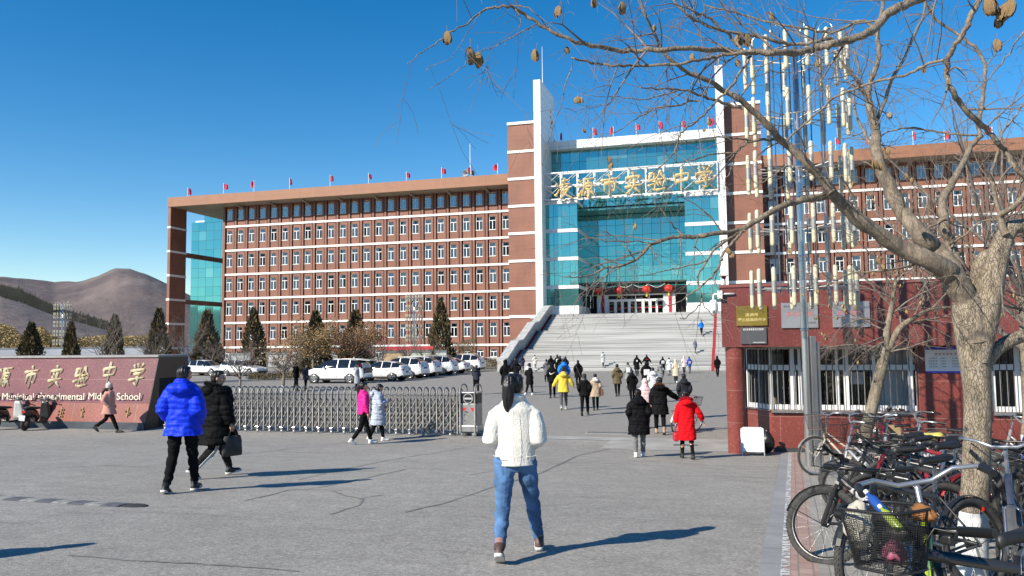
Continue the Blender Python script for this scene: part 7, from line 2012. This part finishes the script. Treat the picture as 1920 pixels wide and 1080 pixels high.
    m.rbox(.03, -.18, .105, .13, -.085, .128, .005); m.rbox(-.19, .085, .39, -.09, .18, .413, .005); m.tube([ra+Vector((0, -.05, .03)), bb+Vector((0, -.05, .09))], .004, 4); m.tube([ra+Vector((0, -.05, -.03)), bb+Vector((0, -.05, -.09))], .004, 4); m.lathe([(0, 0), (.035, 0), (.035, .012), (0, .012)], axis=(0, 1, 0), origin=ra+Vector((0, -.056, 0)), seg=14)
    m.build('crank', BLACKM if mtb else STEELD, t)
    # mudguards
    gm = guard if guard is not None else (None if mtb else (.4, .4, .4))
    if gm is not None:
        for c, a0, a1, fr_ in ((ra, 20, 170, False), (fa, 25, 140, True)):
            m = MB(); rr = R+.018; pr = []
            for i in range(15):
                a = radians(a0+(a1-a0)*i/14); pr.append([(c+Vector((cos(a)*(rr-abs(y)*.25), y, sin(a)*(rr-abs(y)*.25)))) for y in (-.028, -.015, 0, .015, .028)])
            for p, q in zip(pr, pr[1:]):
                for k in range(4): m.quad(p[k], p[k+1], q[k+1], q[k])
            for a in (a0+8 if fr_ else a1-8,):
                for sy in (-1, 1): m.tube([c+Vector((0, sy*.045, 0)), c+Vector((cos(radians(a))*rr, sy*.03, sin(radians(a))*rr))], .0025, 4)
            if fr_: m.v = [tuple(S @ Vector(v)) for v in m.v]
            m.build('mudguard', mat('guard_%.2f_%.2f' % (gm[0], gm[1]), gm, .35, .5 if gm[0] > .2 else 0), t)
    if not mtb:
        m = MB(); z = R*2+.05
        for yy in (-.06, 0, .06): m.tube([Vector((-.80, yy, z)), Vector((-.28, yy, z))], .005, 5)
        for xx in (-.8, -.55, -.28): m.tube([Vector((xx, -.06, z)), Vector((xx, .06, z))], .005, 5)
        for sy in (-1, 1): m.tube([Vector((-.7, sy*.06, z)), ra+Vector((0, sy*.05, 0))], .004, 5)
        m.build('rear_rack', STEELD, t)
    m = MB(); m.tube([bb+Vector((-.10, .03, -.02)), Vector((-.22, .16, .012))] if not mtb else [ra+Vector((.05, .05, -.02)), Vector((ra.x+.16, .20, .012))], .008, 6); m.build('kickstand', STEELD, t)
    m = MB(); m.rbox(ra.x-.15, -.02, R+.22, ra.x-.13, .02, R+.27, .004); m.build('reflector', mat('reflector_red', (.5, .015, .01), .2), t)
    if basket:
        bx = S @ (ht+Vector((.07, 0, .0)))
        bk_ = thing_part = MB()
        w0, w1, d0, d1, hgt = (.145, .185, .12, .175, .25) if not items else (.11, .14, .10, .14, .22)
        def pt(u_, v_, z): # u around 0..1
            a = 2*pi*u_; k = z/hgt; ww = w0+(w1-w0)*k; dd = d0+(d1-d0)*k
            cx, cy = cos(a), sin(a); e = .55
            return Vector((dd*math.copysign(abs(cx)**e, cx)+.19, ww*math.copysign(abs(cy)**e, cy), z-.05))
        n = 96 if items else 40; lv = 26 if items else 10
        m = MB(); thin = .0013 if items else .0016
        for i in range(n): m.tube([ht+pt(i/n, 0, hgt*j/4) for j in range(5)], thin, 3, caps=False)
        for j in range(lv+1): m.tube([ht+pt(i/40, 0, hgt*j/lv) for i in range(40)], thin if 0 < j < lv else .006, 3 if 0 < j < lv else 6, closed=True)
        for k in range(9): yy = -w0+2*w0*k/8; m.tube([ht+Vector((.19-d0, yy, -.05)), ht+Vector((.19+d0, yy, -.05))], thin, 3)
        m.v = [tuple(S @ Vector(v)) for v in m.v]; m.build('basket', basket, t)
    return t, S, ht
kx = lambda o, y: (K0+kd*((y-K0.y)/kd.y)+kn*o)
def park(px, py, R, hd, **kw):
    """px, py: where the front wheel meets the ground; hd: heading against straight-to-the-kerb, degrees"""
    lab = kw.pop('label'); g = at_ground(px, py); h = atan2(-kn.y, -kn.x)+radians(hd)
    fx = .58*(.6+.4*R/.33); o = Vector((g.x-cos(h)*fx, g.y-sin(h)*fx, 0)); o.z = zg(0, o.y)+.017
    return bicycle(lab, o, h, R=R, **kw)
YG = (.46, .58, .02)
def park_bar(px, py, D, hd, **kw):
    """px, py, D: where the handlebar clamp is"""
    lab = kw.pop('label'); h = atan2(-kn.y, -kn.x)+radians(hd); c = at_depth(px, py, D); x = .43 if kw.get('style') == 'mtb' else .33
    o = Vector((c.x-cos(h)*x, c.y-sin(h)*x, 0)); o.z = zg(0, o.y)+.017
    return bicycle(lab, o, h, **kw)
park(1530, 893, .345, 12, label='beige city bicycle with a brown front basket, nearest the steel lamp column', lean=.10, steer=.3, frame=(.5, .43, .33), basket=BASKG, guard=(.42, .38, .32), rim=(.62, .62, .60))
park(1574, 937, .262, -8, label='small wheeled grey bicycle with a black wire basket behind the black and white mountain bike', lean=-.08, steer=.2, frame=(.30, .30, .31), basket=BASKM, saddle=SADB, rim=(.2, .2, .2), guard=(.05, .05, .05), tyre_w=.024)
park(1556, 1062, .33, 22, label='black and white mountain bike with a lime edged saddle', style='mtb', lean=.20, steer=-.75, frame=(.018, .018, .02), frame2=(.022, .022, .024), saddle=None, knobby=True, rim=(.05, .05, .05), guard=(.03, .03, .03), decals=(.42, .42, .42), word='FOX')
park(1632, 1150, .33, 42, label='dark bicycle with a wide knobby tyre and black mudguard, nearest the kerb', style='mtb', lean=.16, steer=.25, frame=(.02, .02, .022), knobby=True, rim=(.06, .06, .06), guard=(.02, .02, .02))
b4 = park_bar(1738, 1064, 3.05, 44, label='nearest dark bicycle with a black mesh basket full of odds and ends', style='mtb', lean=.10, steer=.1, frame=(.02, .02, .022), frame2=(.02, .02, .02), guard=(.02, .02, .02), basket=BASKM, items=True, decals=YG, saddle_z=-.13)
park_bar(1768, 944, 3.95, -104, bar_up=.09, label='black and lime bicycle with a raised silver handlebar beside the whitewashed trunk', lean=-.12, steer=.35, frame=(.03, .03, .03), frame2=YG, bar=(.42, .42, .44), guard=(.04, .04, .045), rim=(.1, .1, .1), saddle=SADB)
park(1610, 1000, .33, 16, label='dark red bicycle with a black saddle leaning behind the black and white mountain bike', style='mtb', lean=-.2, steer=.4, frame=(.16, .012, .02), frame2=(.02, .02, .02), rim=(.2, .2, .2))
park(1640, 935, .33, 14, label='grey city bicycle with a yellow saddle and a wire basket by the leaning tree', lean=.12, steer=-.3, frame=(.36, .36, .37), saddle=SADY, basket=BASKM, rim=(.6, .6, .6))
park(1695, 925, .33, -10, label='silver city bicycle with a yellow padded saddle, right of the other yellow saddle', lean=-.1, steer=.4, frame=(.38, .38, .39), saddle=SADY, rim=(.6, .6, .6), guard=(.35, .35, .36))
park(1615, 885, .33, 18, label='silver bicycle with a red mudguard against the foot of the leaning tree', lean=.08, steer=.2, frame=(.42, .42, .42), frame2=(.42, .42, .42), saddle=SADB, basket=BASKM, rim=(.5, .5, .5), guard=(.32, .02, .04))
park(1668, 968, .33, 6, label='black bicycle with a red edged saddle, between the yellow saddles and the big tree', style='mtb', lean=.15, steer=.3, frame=(.02, .02, .02), frame2=(.22, .012, .02), saddle=SADB, rim=(.3, .3, .3))
park(1655, 866, .33, 4, label='dark bicycle with a wire basket close to the gatehouse wall', lean=.06, steer=-.2, frame=(.03, .03, .035), basket=BASKM, rim=(.45, .45, .45))
gbk = park(1905, 1040, .33, 62, label='black mountain bike with a green frame bag right of the whitewashed trunk', style='mtb', lean=-.12, steer=.3, frame=(.02, .02, .02), knobby=True, rim=(.05, .05, .05), guard=(.03, .03, .03))
park(1935, 1010, .33, 30, label='dark bicycle with an orange head tube at the right edge', style='mtb', lean=.1, steer=-.3, frame=(.03, .03, .03), frame2=(.35, .12, .02), rim=(.1, .1, .1))
park(1915, 1130, .33, 66, label='grey bicycle with a mudguard and red reflectors at the lower right corner', lean=.1, steer=.2, frame=(.06, .07, .11), guard=(.10, .10, .10), rim=(.1, .1, .1), knobby=True)
park(1890, 940, .33, 20, label='blue black bicycle furthest back at the right edge beyond the big tree', lean=-.1, steer=.3, frame=(.03, .04, .12), rim=(.5, .5, .5))
park(1690, 1010, .33, 35, label='black bicycle leaning just left of the big tree trunk', style='mtb', lean=.12, steer=.2, frame=(.02, .02, .022), rim=(.08, .08, .08), guard=(.02, .02, .02))
park(1640, 1040, .33, 40, label='black bicycle with a red mudguard left of the big tree trunk', style='mtb', lean=-.1, steer=-.4, frame=(.025, .025, .025), frame2=(.05, .05, .05), rim=(.1, .1, .1), guard=(.28, .02, .02))
extra = [(1632, 905, 24, .14, (.02, .02, .022), 'city', (.45, .45, .46), 'black city bicycle with silver handlebar just behind the small wheeled bicycle'), (1700, 892, -16, -.12, (.05, .05, .055), 'city', (.4, .4, .4), 'grey black bicycle close behind the yellow saddles'), (1588, 962, 30, -.16, (.022, .022, .024), 'mtb', None, 'black mountain bike squeezed between the small wheeled bicycle and the knobby tyre'), (1745, 965, 30, .1, (.03, .03, .03), 'mtb', None, 'black bicycle standing directly behind the big tree trunk'), (1662, 1010, 46, .18, (.02, .02, .02), 'mtb', None, 'matt black bicycle leaning into the red one beside the big tree'), (1910, 985, 50, .12, (.02, .02, .02), 'mtb', None, 'black mountain bike in the middle of the cluster at the right edge'), (1870, 905, 6, -.08, (.25, .25, .26), 'city', (.5, .5, .5), 'silver bicycle at the back of the cluster right of the big tree'), (1925, 1100, 60, -.15, (.03, .03, .035), 'mtb', None, 'dark bicycle lowest at the right edge, half out of view')]
for px, py, hd, ln, fc, sty, br_, lab in extra:
    park(px, py, .33, hd, label=lab, style=sty, lean=ln, steer=.35*(1 if ln > 0 else -1), frame=fc, bar=br_, rim=(.25, .25, .25), guard=(.03, .03, .03) if sty == 'city' else None, basket=BASKM if px == 1632 else None)
# odds and ends in the near basket
t4, S4, ht4 = b4
Mb = Matrix.Translation(t4.location) @ t4.rotation_euler.to_matrix().to_4x4() @ S4
def in_basket(name, label, cat, off, build):
    p = Mb @ (ht4+Vector(off)); t = thing(name, label, cat, p, t4.rotation_euler[2]); build(t); return t
def bottle(t, c, cap):
    m = MB(); m.sm = True; m.T = Matrix.Rotation(.9, 4, 'X'); m.lathe([(0, -.09), (.03, -.09), (.032, -.08), (.032, .05), (.012, .085), (.012, .105)], seg=16); m.build('bottle_body', c, t)
    m = MB(); m.T = Matrix.Rotation(.9, 4, 'X'); m.lathe([(.0145, .10), (.0145, .125), (0, .126)], seg=14); m.build('cap', cap, t)
BLU = mat('bottle_blue', (.02, .07, .3), .25); LIM = mat('bottle_lime', (.25, .33, .04), .3)
in_basket('drink_bottle', 'blue plastic bottle lying in the near mesh basket', 'bottle', (.16, -.05, .17), lambda t: (bottle(t, BLU, WPL), setattr(t, 'scale', (.6,)*3)))
in_basket('drink_bottle', 'lime green plastic bottle lying in the near mesh basket', 'bottle', (.20, .03, .13), lambda t: (bottle(t, LIM, WPL), setattr(t, 'scale', (.55,)*3)))
def crumple(t, c, r, sd):
    m = MB(); bm = bmesh.new(); bmesh.ops.create_icosphere(bm, subdivisions=3, radius=1)
    for v in bm.verts: v.co = Vector((v.co.x*r[0], v.co.y*r[1], v.co.z*r[2]))*(1+.5*noise.noise(v.co*2.5+Vector((sd, 0, 0)))+.2*noise.noise(v.co*7+Vector((0, sd, 0))))
    m.bm(bm); m.build('wrapper', c, t)
in_basket('paper_bag', 'crumpled cream paper bag in the near mesh basket', 'paper', (.24, -.09, .10), lambda t: crumple(t, mat('paper_cream', (.45, .42, .35), .85), (.05, .05, .08), 3))
in_basket('snack_wrapper', 'torn orange wrapper in the near mesh basket', 'wrapper', (.12, .11, .15), lambda t: crumple(t, mat('wrapper_orange', (.22, .09, .025), .6), (.02, .05, .03), 5))
in_basket('snack_wrapper', 'pink wrapper at the bottom of the near mesh basket', 'wrapper', (.26, .07, .02), lambda t: crumple(t, mat('wrapper_pink', (.22, .05, .09), .6), (.04, .04, .04), 8))
# green frame bag on the bicycle right of the trunk
gb = gbk[0]; M_ = Matrix.Translation(gb.location) @ gb.rotation_euler.to_matrix().to_4x4()
t = thing('frame_bag', 'green bag strapped inside a black bicycle frame right of the tree trunk', 'bag', M_ @ Vector((.08, 0, .62)), gb.rotation_euler[2])
m = MB(); m.prism([(-.20, -.05, .08), (.2, -.05, .14), (.22, -.05, .02), (-.06, -.05, -.2)], (0, .10, 0)); o = m.build('bag_body', mat('bag_green', (.06, .22, .03), .7), t); clean(o)
m = MB(); [m.box(-.1+i*.09, -.056, .02, -.04+i*.09, -.051, .06) for i in range(3)]; m.build('lettering', BLACKM, t)
# bicycle wheeled by the woman in the fur trimmed hood
g9 = p9['g']; hh = atan2(1, .12)
bicycle('pale city bicycle with a rear rack wheeled by the woman in the fur trimmed hood', (g9.x+.72, g9.y+.35, zg(0, g9.y)+.01), radians(63), lean=.04, steer=-.15, frame=(.55, .49, .38), basket=BASKM, rim=(.5, .5, .5), group=None, guard=(.5, .46, .4))
# ------------------------------------------------------------------ mopeds
def moped(label, loc, heading, col=(.015, .015, .016), lean=.12, shield=None, box=False, group=None):
    t = thing('moped', label, 'moped', loc, 0, group); t.rotation_euler = (lean, 0, heading)
    pc_ = paint('%.2f_%.2f_%.2f' % col, col, .25); m = MB(); m.sm = True
    # rear body and seat base
    m.loft([[Vector((x, w*cos(2*pi*q/16), z+h*sin(2*pi*q/16))) for q in range(16)] for x, w, z, h in ((-.78, .05, .66, .05), (-.66, .12, .62, .13), (-.45, .15, .56, .19), (-.2, .15, .50, .20), (-.05, .12, .42, .14))])
    m.rbox(-.12, -.15, .22, .38, .15, .30, .02)
    m.build('body', pc_, t)
    m = MB(); m.sm = True
    m.loft([[Vector((x, w*cos(2*pi*q/16), z+h*sin(2*pi*q/16))) for q in range(16)] for x, w, z, h in ((-.70, .08, .78, .035), (-.55, .13, .775, .05), (-.25, .14, .745, .05), (.0, .09, .73, .035))]); m.build('seat', BLACKM, t)
    m = MB(); m.sm = True
    m.loft([[Vector((x+d*sin(2*pi*q/16)*0+.05*cos(2*pi*q/16)**2*-1, w*cos(2*pi*q/16), z+.0)) + Vector((d*sin(2*pi*q/16), 0, 0)) for q in range(16)] for x, w, z, d in ((.46, .13, .26, .05), (.47, .19, .42, .07), (.46, .19, .62, .09), (.40, .15, .82, .10), (.36, .10, .92, .08))])
    m.build('front_shield', paint('%.2f_%.2f_%.2f' % (shield or col), shield or col, .25), t)
    for x in (-.58, .62):
        m = MB(); m.sm = True; m.lathe([(.10, -.035), (.19, -.045), (.225, -.025), (.23, 0), (.225, .025), (.19, .045), (.10, .035)], axis=(0, 1, 0), origin=(x, 0, .23), seg=26); w = m.build('wheel', RUBBER, t)
        m = MB(); m.lathe([(0, -.04), (.11, -.03), (.11, .03), (0, .04)], axis=(0, 1, 0), origin=(x, 0, .23), seg=18); m.build('rim', STEELD, w)
    m = MB()
    for sy in (-1, 1): m.tube([(.62, sy*.06, .23), (.52, sy*.06, .46), (.46, sy*.03, .6)], .018, 8)
    m.build('fork', STEELD, t)
    m = MB(); m.tube([(.28, -.33, .99), (.33, -.18, .98), (.36, 0, .96), (.33, .18, .98), (.28, .33, .99)], .012, 8)
    for sy in (-1, 1): m.tube([(.27, sy*.34, .99), (.31, sy*.22, .985)], .019, 8); m.tube([(.36, sy*.2, .98), (.34, sy*.28, 1.12)], .006, 5); m.ell((.34, sy*.29, 1.15), (.012, .06, .04), 10, 6)
    m.build('handlebar', BLACKP, t)
    m = MB(); m.ell((.36, 0, 1.0), (.10, .14, .06), 14, 8); m.build('dashboard', paint('grey_dash', (.09, .10, .095), .35), t)
    m = MB(); m.ell((.47, 0, .74), (.06, .09, .06), 12, 8); m.build('headlight', mat('lamp_clear', (.6, .6, .6), .1), t)
    m = MB(); m.rbox(-.80, -.07, .62, -.765, .07, .69, .008); m.build('tail_light', mat('reflector_red', (.5, .015, .01), .2), t)
    m = MB(); m.box(-.83, -.10, .36, -.822, .10, .54); m.build('number_plate', mat('plate_white', (.66, .66, .66), .5), t)
    m = MB(); m.tube([(-.74, 0, .62), (-.81, 0, .45)], .01, 5); m.loft([[Vector((x, .05*cos(2*pi*q/10), z+.012*sin(2*pi*q/10))) for q in range(10)] for x, z in ((-.84, .34), (-.74, .46), (-.6, .49), (-.45, .45))]); m.build('rear_fender', BLACKP, t)
    m = MB(); m.tube([(-.15, .13, .26), (-.20, .24, .02)], .012, 6); m.build('kickstand', STEELD, t)
    return t
g = at_ground(52, 806); moped('black moped with a white number plate parked in front of the name wall', (g.x, g.y+.3, zg(0, g.y)), radians(104), lean=.14, group='mopeds before the name wall')
g = at_ground(8, 805); moped('black moped with a pale front shield cut off by the left edge', (g.x-.2, g.y+.3, zg(0, g.y)), radians(98), shield=(.5, .51, .5), group='mopeds before the name wall')
g = at_depth(1668, 830, 15.6); moped('grey moped with a wide dashboard parked by the gatehouse wall behind the bicycles', (g.x, 17.6, zg(0, 17.6)+.017), radians(-105), col=(.3, .02, .03))
t = thing('carton', 'flattened brown cardboard box behind the moped dashboard by the gatehouse wall', 'box', (g.x+.05, 18.5, zg(0, 18.5)+.017), .1)
m = MB(); m.rbox(-.4, -.14, 0, .4, .14, .78, .005); m.mi = 1; m.box(-.4, -.1405, .37, .4, -.140, .375); m.build('board', [mat('cardboard', (.36, .25, .13), .85, var=.15, vscale=4), BLACKM], t)
# ------------------------------------------------------------------ cars
CARW = mat('car_white', (.78, .78, .78), .22, coat=.8)
CGL = mat('car_glass', (.012, .015, .02), .04, spec=.8)
CBL = mat('car_black_trim', (.02, .02, .02), .5); HL = mat('headlamp', (.55, .56, .58), .08); TL = mat('tail_lamp', (.42, .01, .015), .15); ALLOY = mat('alloy', (.55, .55, .56), .25, .8); PLB = mat('plate_blue', (.02, .05, .4), .4)
SHP = {  # x from nose to tail, belt height, roof height
'sedan': (4.55, 1.78, [(0, .50, .50), (.06, .66, .66), (.35, .74, .76), (.8, .83, .87), (1.1, .89, .93), (1.85, .93, 1.38), (2.25, .94, 1.46), (2.95, .95, 1.47), (3.5, .97, 1.37), (4.12, .99, 1.08), (4.45, .96, 1.0), (4.55, .62, .62)], (.86, 3.58), (1.2, 2.0, 3.3, 4.05)),
'hatch': (4.3, 1.80, [(0, .50, .50), (.06, .66, .66), (.35, .76, .78), (.85, .86, .90), (1.15, .91, .95), (1.85, .96, 1.40), (2.3, .97, 1.48), (3.0, .99, 1.47), (3.6, 1.02, 1.38), (4.0, 1.04, 1.20), (4.24, .98, 1.02), (4.3, .60, .60)], (.84, 3.44), (1.1, 1.9, 3.6, 4.22)),
'suv': (4.55, 1.86, [(0, .58, .58), (.05, .80, .80), (.35, .92, .95), (.95, 1.00, 1.05), (1.25, 1.05, 1.10), (1.95, 1.08, 1.58), (2.4, 1.09, 1.68), (3.2, 1.12, 1.68), (3.9, 1.16, 1.60), (4.25, 1.18, 1.36), (4.48, 1.10, 1.14), (4.55, .62, .62)], (.92, 3.58), (1.2, 2.0, 3.9, 4.46)),
'mpv': (4.75, 1.86, [(0, .55, .55), (.06, .80, .80), (.3, .90, .93), (.75, 1.00, 1.06), (.95, 1.05, 1.14), (1.75, 1.08, 1.60), (2.3, 1.09, 1.71), (3.3, 1.10, 1.72), (4.2, 1.12, 1.66), (4.55, 1.14, 1.46), (4.70, 1.05, 1.10), (4.75, .60, .60)], (.95, 3.75), (.95, 1.8, 4.4, 4.7)),
}
def car(kind, label, loc, heading, tailgate=False, dirt=False, stuffit=None):
    L, W, st_, (wf, wr_), _ = SHP[kind]
    t = thing('parked_car', label, 'car', loc, heading, 'white cars in the car park')
    hw = W/2; R = .33 if kind in ('sedan', 'hatch') else .36
    rows = []
    for i, (x, b_, r) in enumerate(st_):
        e = 1-.16*max(0, 1-x/.5)**2-.10*max(0, 1-(L-x)/.4)**2
        w = hw*e; z0 = .24 if .1 < x < L-.1 else .34
        tum = .74 if r-b_ > .2 else .86
        half = [(0, z0), (w*.9, z0), (w*.985, z0+.12), (w, b_*.62), (w*.975, b_), (w*tum+ (0 if r-b_ > .2 else .04), r-.012 if r-b_ > .2 else r-.02), (w*tum*.6, r+.012), (0, r+.022)]
        ring = [Vector((L/2-x, y, z)) for y, z in half]+[Vector((L/2-x, -y, z)) for y, z in half[-2:0:-1]]
        rows.append(ring)
    m = MB(); n = len(rows[0]); vs = [p for r in rows for p in r]
    fs = []; mi = []
    for i in range(len(rows)-1):
        x0, b0, r0_ = st_[i]; x1, b1, r1 = st_[i+1]
        for k in range(n):
            k2 = (k+1) % n; f = (i*n+k, (i+1)*n+k, (i+1)*n+k2, i*n+k2); g_ = 0
            side = k in (4, n-5); topk = k in (5, 6, n-7, n-6)
            h0, h1 = r0_-b0 > .2, r1-b1 > .2
            if side and (h0 or h1) and not (not h0 and b1-b0 < -.05): g_ = 1
            if topk and (h0 != h1) and (x1-x0) > .2: g_ = 1
            if topk and h0 and h1 and (r0_-r1) > .13 and x0 > L*.6 : g_ = 1
            if k in (0, n-1, 1, n-2): g_ = 2
            fs.append(f); mi.append(g_)
    m.v = [tuple(v) for v in vs]; m.f = fs; m.m = mi; m.s = [True]*len(fs)
    m.f.append(tuple(range(n))); m.m.append(0); m.s.append(False); m.f.append(tuple((len(rows)-1)*n+k for k in range(n))[::-1]); m.m.append(0); m.s.append(False)
    o = m.build('body', [CARW, CGL, CBL], t); clean(o)
    # pillars over the glass, door gaps, handles
    m = MB()
    def side_pt(x, z_f, off=.006):
        xs = [s[0] for s in st_]; b_ = np.interp(x, xs, [s[1] for s in st_]); r = np.interp(x, xs, [s[2] for s in st_])
        y = hw*(.975+(.74-.975)*z_f); return Vector((L/2-x, y+off, b_+(r-b_)*z_f))
    mid = (1.85+L*.78)/2
    for x, w in ((mid-.08, .05), (L*.765, .055)):
        for sy in (-1, 1):
            a, b_ = side_pt(x, 0.0), side_pt(x+w, 0); c, d = side_pt(x+w+.04, .97), side_pt(x+.04, .97)
            q = [Vector((p.x, p.y*sy, p.z)) for p in (a, b_, c, d)]; m.prism(q, (0, -.012*sy, 0))
    m.build('pillar', CARW, t)
    m = MB()
    for x in (1.35, mid-.05, L*.765):
        for sy in (-1, 1): m.box(L/2-x-.006, sy*(hw+.001), .42, L/2-x+.006, sy*(hw-.006), .92 if kind in ('sedan', 'hatch') else 1.04)
    for sy in (-1, 1): m.box(L/2-wr_+R+.05, sy*(hw*.985+.004), .24, L/2-wf-R-.05, sy*(hw*.985-.03), .34)
    m.box(-L/2+.0, -hw*.7, .30, -L/2-.012, hw*.7, .42); m.box(L/2+.008, -hw*.62, .30, L/2-.02, hw*.62, .48)
    m.build('trim', CBL, t)
    for xx in (mid-.3, L*.7):
        for sy in (-1, 1): h_ = MB(); h_.rbox(L/2-xx-.1, sy*(hw+.0)-.015, .80 if R < .35 else .92, L/2-xx+.08, sy*(hw+.0)+.015, .83 if R < .35 else .95, .006); h_.build('door_handle', CHROME, t)
    for sy in (-1, 1):
        h_ = MB(); zc = (.98 if R < .35 else 1.14); h_.ell((L/2-1.75, sy*(hw+.08), zc), (.06, .10, .07), 10, 8); h_.build('wing_mirror', CARW, t)
        h_ = MB(); zz = .60 if R < .35 else .74; h_.ell((L/2-.17, sy*hw*.66, zz+.06), (.20, .20, .075), 12, 8); h_.build('headlight', HL, t)
        h_ = MB(); zz = .86 if R < .35 else 1.06
        if kind in ('suv', 'mpv'): h_.prism([(-L/2+.22, sy*hw*.80, zz+.34), (-L/2+.10, sy*hw*.93, zz-.06), (-L/2-.015, sy*hw*.60, zz-.08), (-L/2+.06, sy*hw*.62, zz+.06)], (.05, sy*.06, .02))
        else: h_.ell((-L/2+.10, sy*hw*.70, zz), (.13, .24, .075), 12, 8)
        h_.build('tail_light', TL, t)
        if kind in ('suv', 'mpv'): h_ = MB(); h_.tube([(L/2-2.2, sy*hw*.66, 1.70), (L/2-2.4, sy*hw*.66, 1.745), (-L/2+.8, sy*hw*.66, 1.735), (-L/2+.6, sy*hw*.66, 1.66)], .02, 6); h_.build('roof_rail', STEELD, t)
    h_ = MB(); h_.box(-L/2-.02, -.24, .62 if R < .35 else .80, -L/2-.006, .24, .75 if R < .35 else .93); h_.build('number_plate', PLB, t)
    for x in (wf, wr_):
        for sy in (-1, 1):
            c = Vector((L/2-x, sy*(hw-.09), R))
            h_ = MB(); h_.lathe([(0, .005), (R+.07, .005), (R+.07, .0), (0, 0)], axis=(0, sy, 0), origin=(c.x, sy*(hw*.985+.002), R+.01), seg=30)
            h_.build('wheel_arch', CBL, t)
            h_ = MB(); h_.sm = True; h_.lathe([(R*.66, -.11), (R*.93, -.11), (R, -.07), (R, .07), (R*.94, .105), (R*.68, .11)], axis=(0, sy, 0), origin=(c.x, sy*(hw-.075), R), seg=30); w = h_.build('wheel', RUBBER, t)
            h_ = MB(); h_.mi = 0; h_.lathe([(0, .06), (R*.7, .06)], axis=(0, sy, 0), origin=(c.x, sy*(hw-.075), R), seg=24); h_.mi = 1; h_.lathe([(R*.60, .09), (R*.69, .112), (R*.70, .08)], axis=(0, sy, 0), origin=(c.x, sy*(hw-.075), R), seg=24)
            for k in range(5):
                a = 2*pi*k/5+.3; p = Vector((c.x, sy*(hw-.075+.09), R)); d = Vector((cos(a), 0, sin(a))); q = Vector((-sin(a), 0, cos(a)))
                h_.prism([p+q*.045, p+d*R*.64+q*.03, p+d*R*.64-q*.03, p-q*.045], (0, sy*.02, 0))
            h_.build('rim', [BLACKM, ALLOY], w)
    if tailgate:
        h_ = MB(); h_.prism([(-L/2+.62, -hw*.78, 1.70), (-L/2-.42, -hw*.74, 1.62), (-L/2-.42, hw*.74, 1.62), (-L/2+.62, hw*.78, 1.70)], (0, 0, .04)); h_.mi = 1; h_.prism([(-L/2+.4, -hw*.66, 1.665), (-L/2-.25, -hw*.62, 1.615), (-L/2-.25, hw*.62, 1.615), (-L/2+.4, hw*.66, 1.665)], (0, 0, -.03)); o = h_.build('tailgate', [CARW, CGL], t); clean(o)
        h_ = MB(); h_.box(-L/2-.022, -hw*.72, .72, -L/2-.004, hw*.72, 1.12); h_.build('boot_opening', CBL, t)
    return t
UX = -23.9
car('mpv', 'white people carrier with its tailgate raised, nearest car behind the folding gate', (-25.6-2.3, 52.4, 0), pi+.02, tailgate=True)
car('hatch', 'white hatchback parked second in the row, next to the people carrier', (UX-2.15, 55.8, 0), pi)
car('suv', 'white off road car third in the row with tall red tail lights', (UX-2.2, 59.4, 0), pi-.02)
car('suv', 'white car fourth in the row, half hidden between two off road cars', (UX-2.4, 62.8, 0), pi)
car('suv', 'white off road car fifth in the row with bright alloy wheels', (UX-2.1, 66.2, 0), pi+.02)
car('sedan', 'low white saloon car sixth in the row, behind the off road cars', (UX-2.2, 69.8, 0), pi)
car('suv', 'white off road car at the far end of the row near the stair parapet', (UX-2.1, 74.2, 0), pi-.03)
for px, D, kd_, lab in ((386, 75.5, 'sedan', 'white saloon car leftmost in the car park, nose to the right'), (457, 73.5, 'hatch', 'white hatchback in the left part of the car park, nose to the right')):
    p = at_depth(px, 700, D); car(kd_, lab, (p.x, p.y, 0), radians(-6))
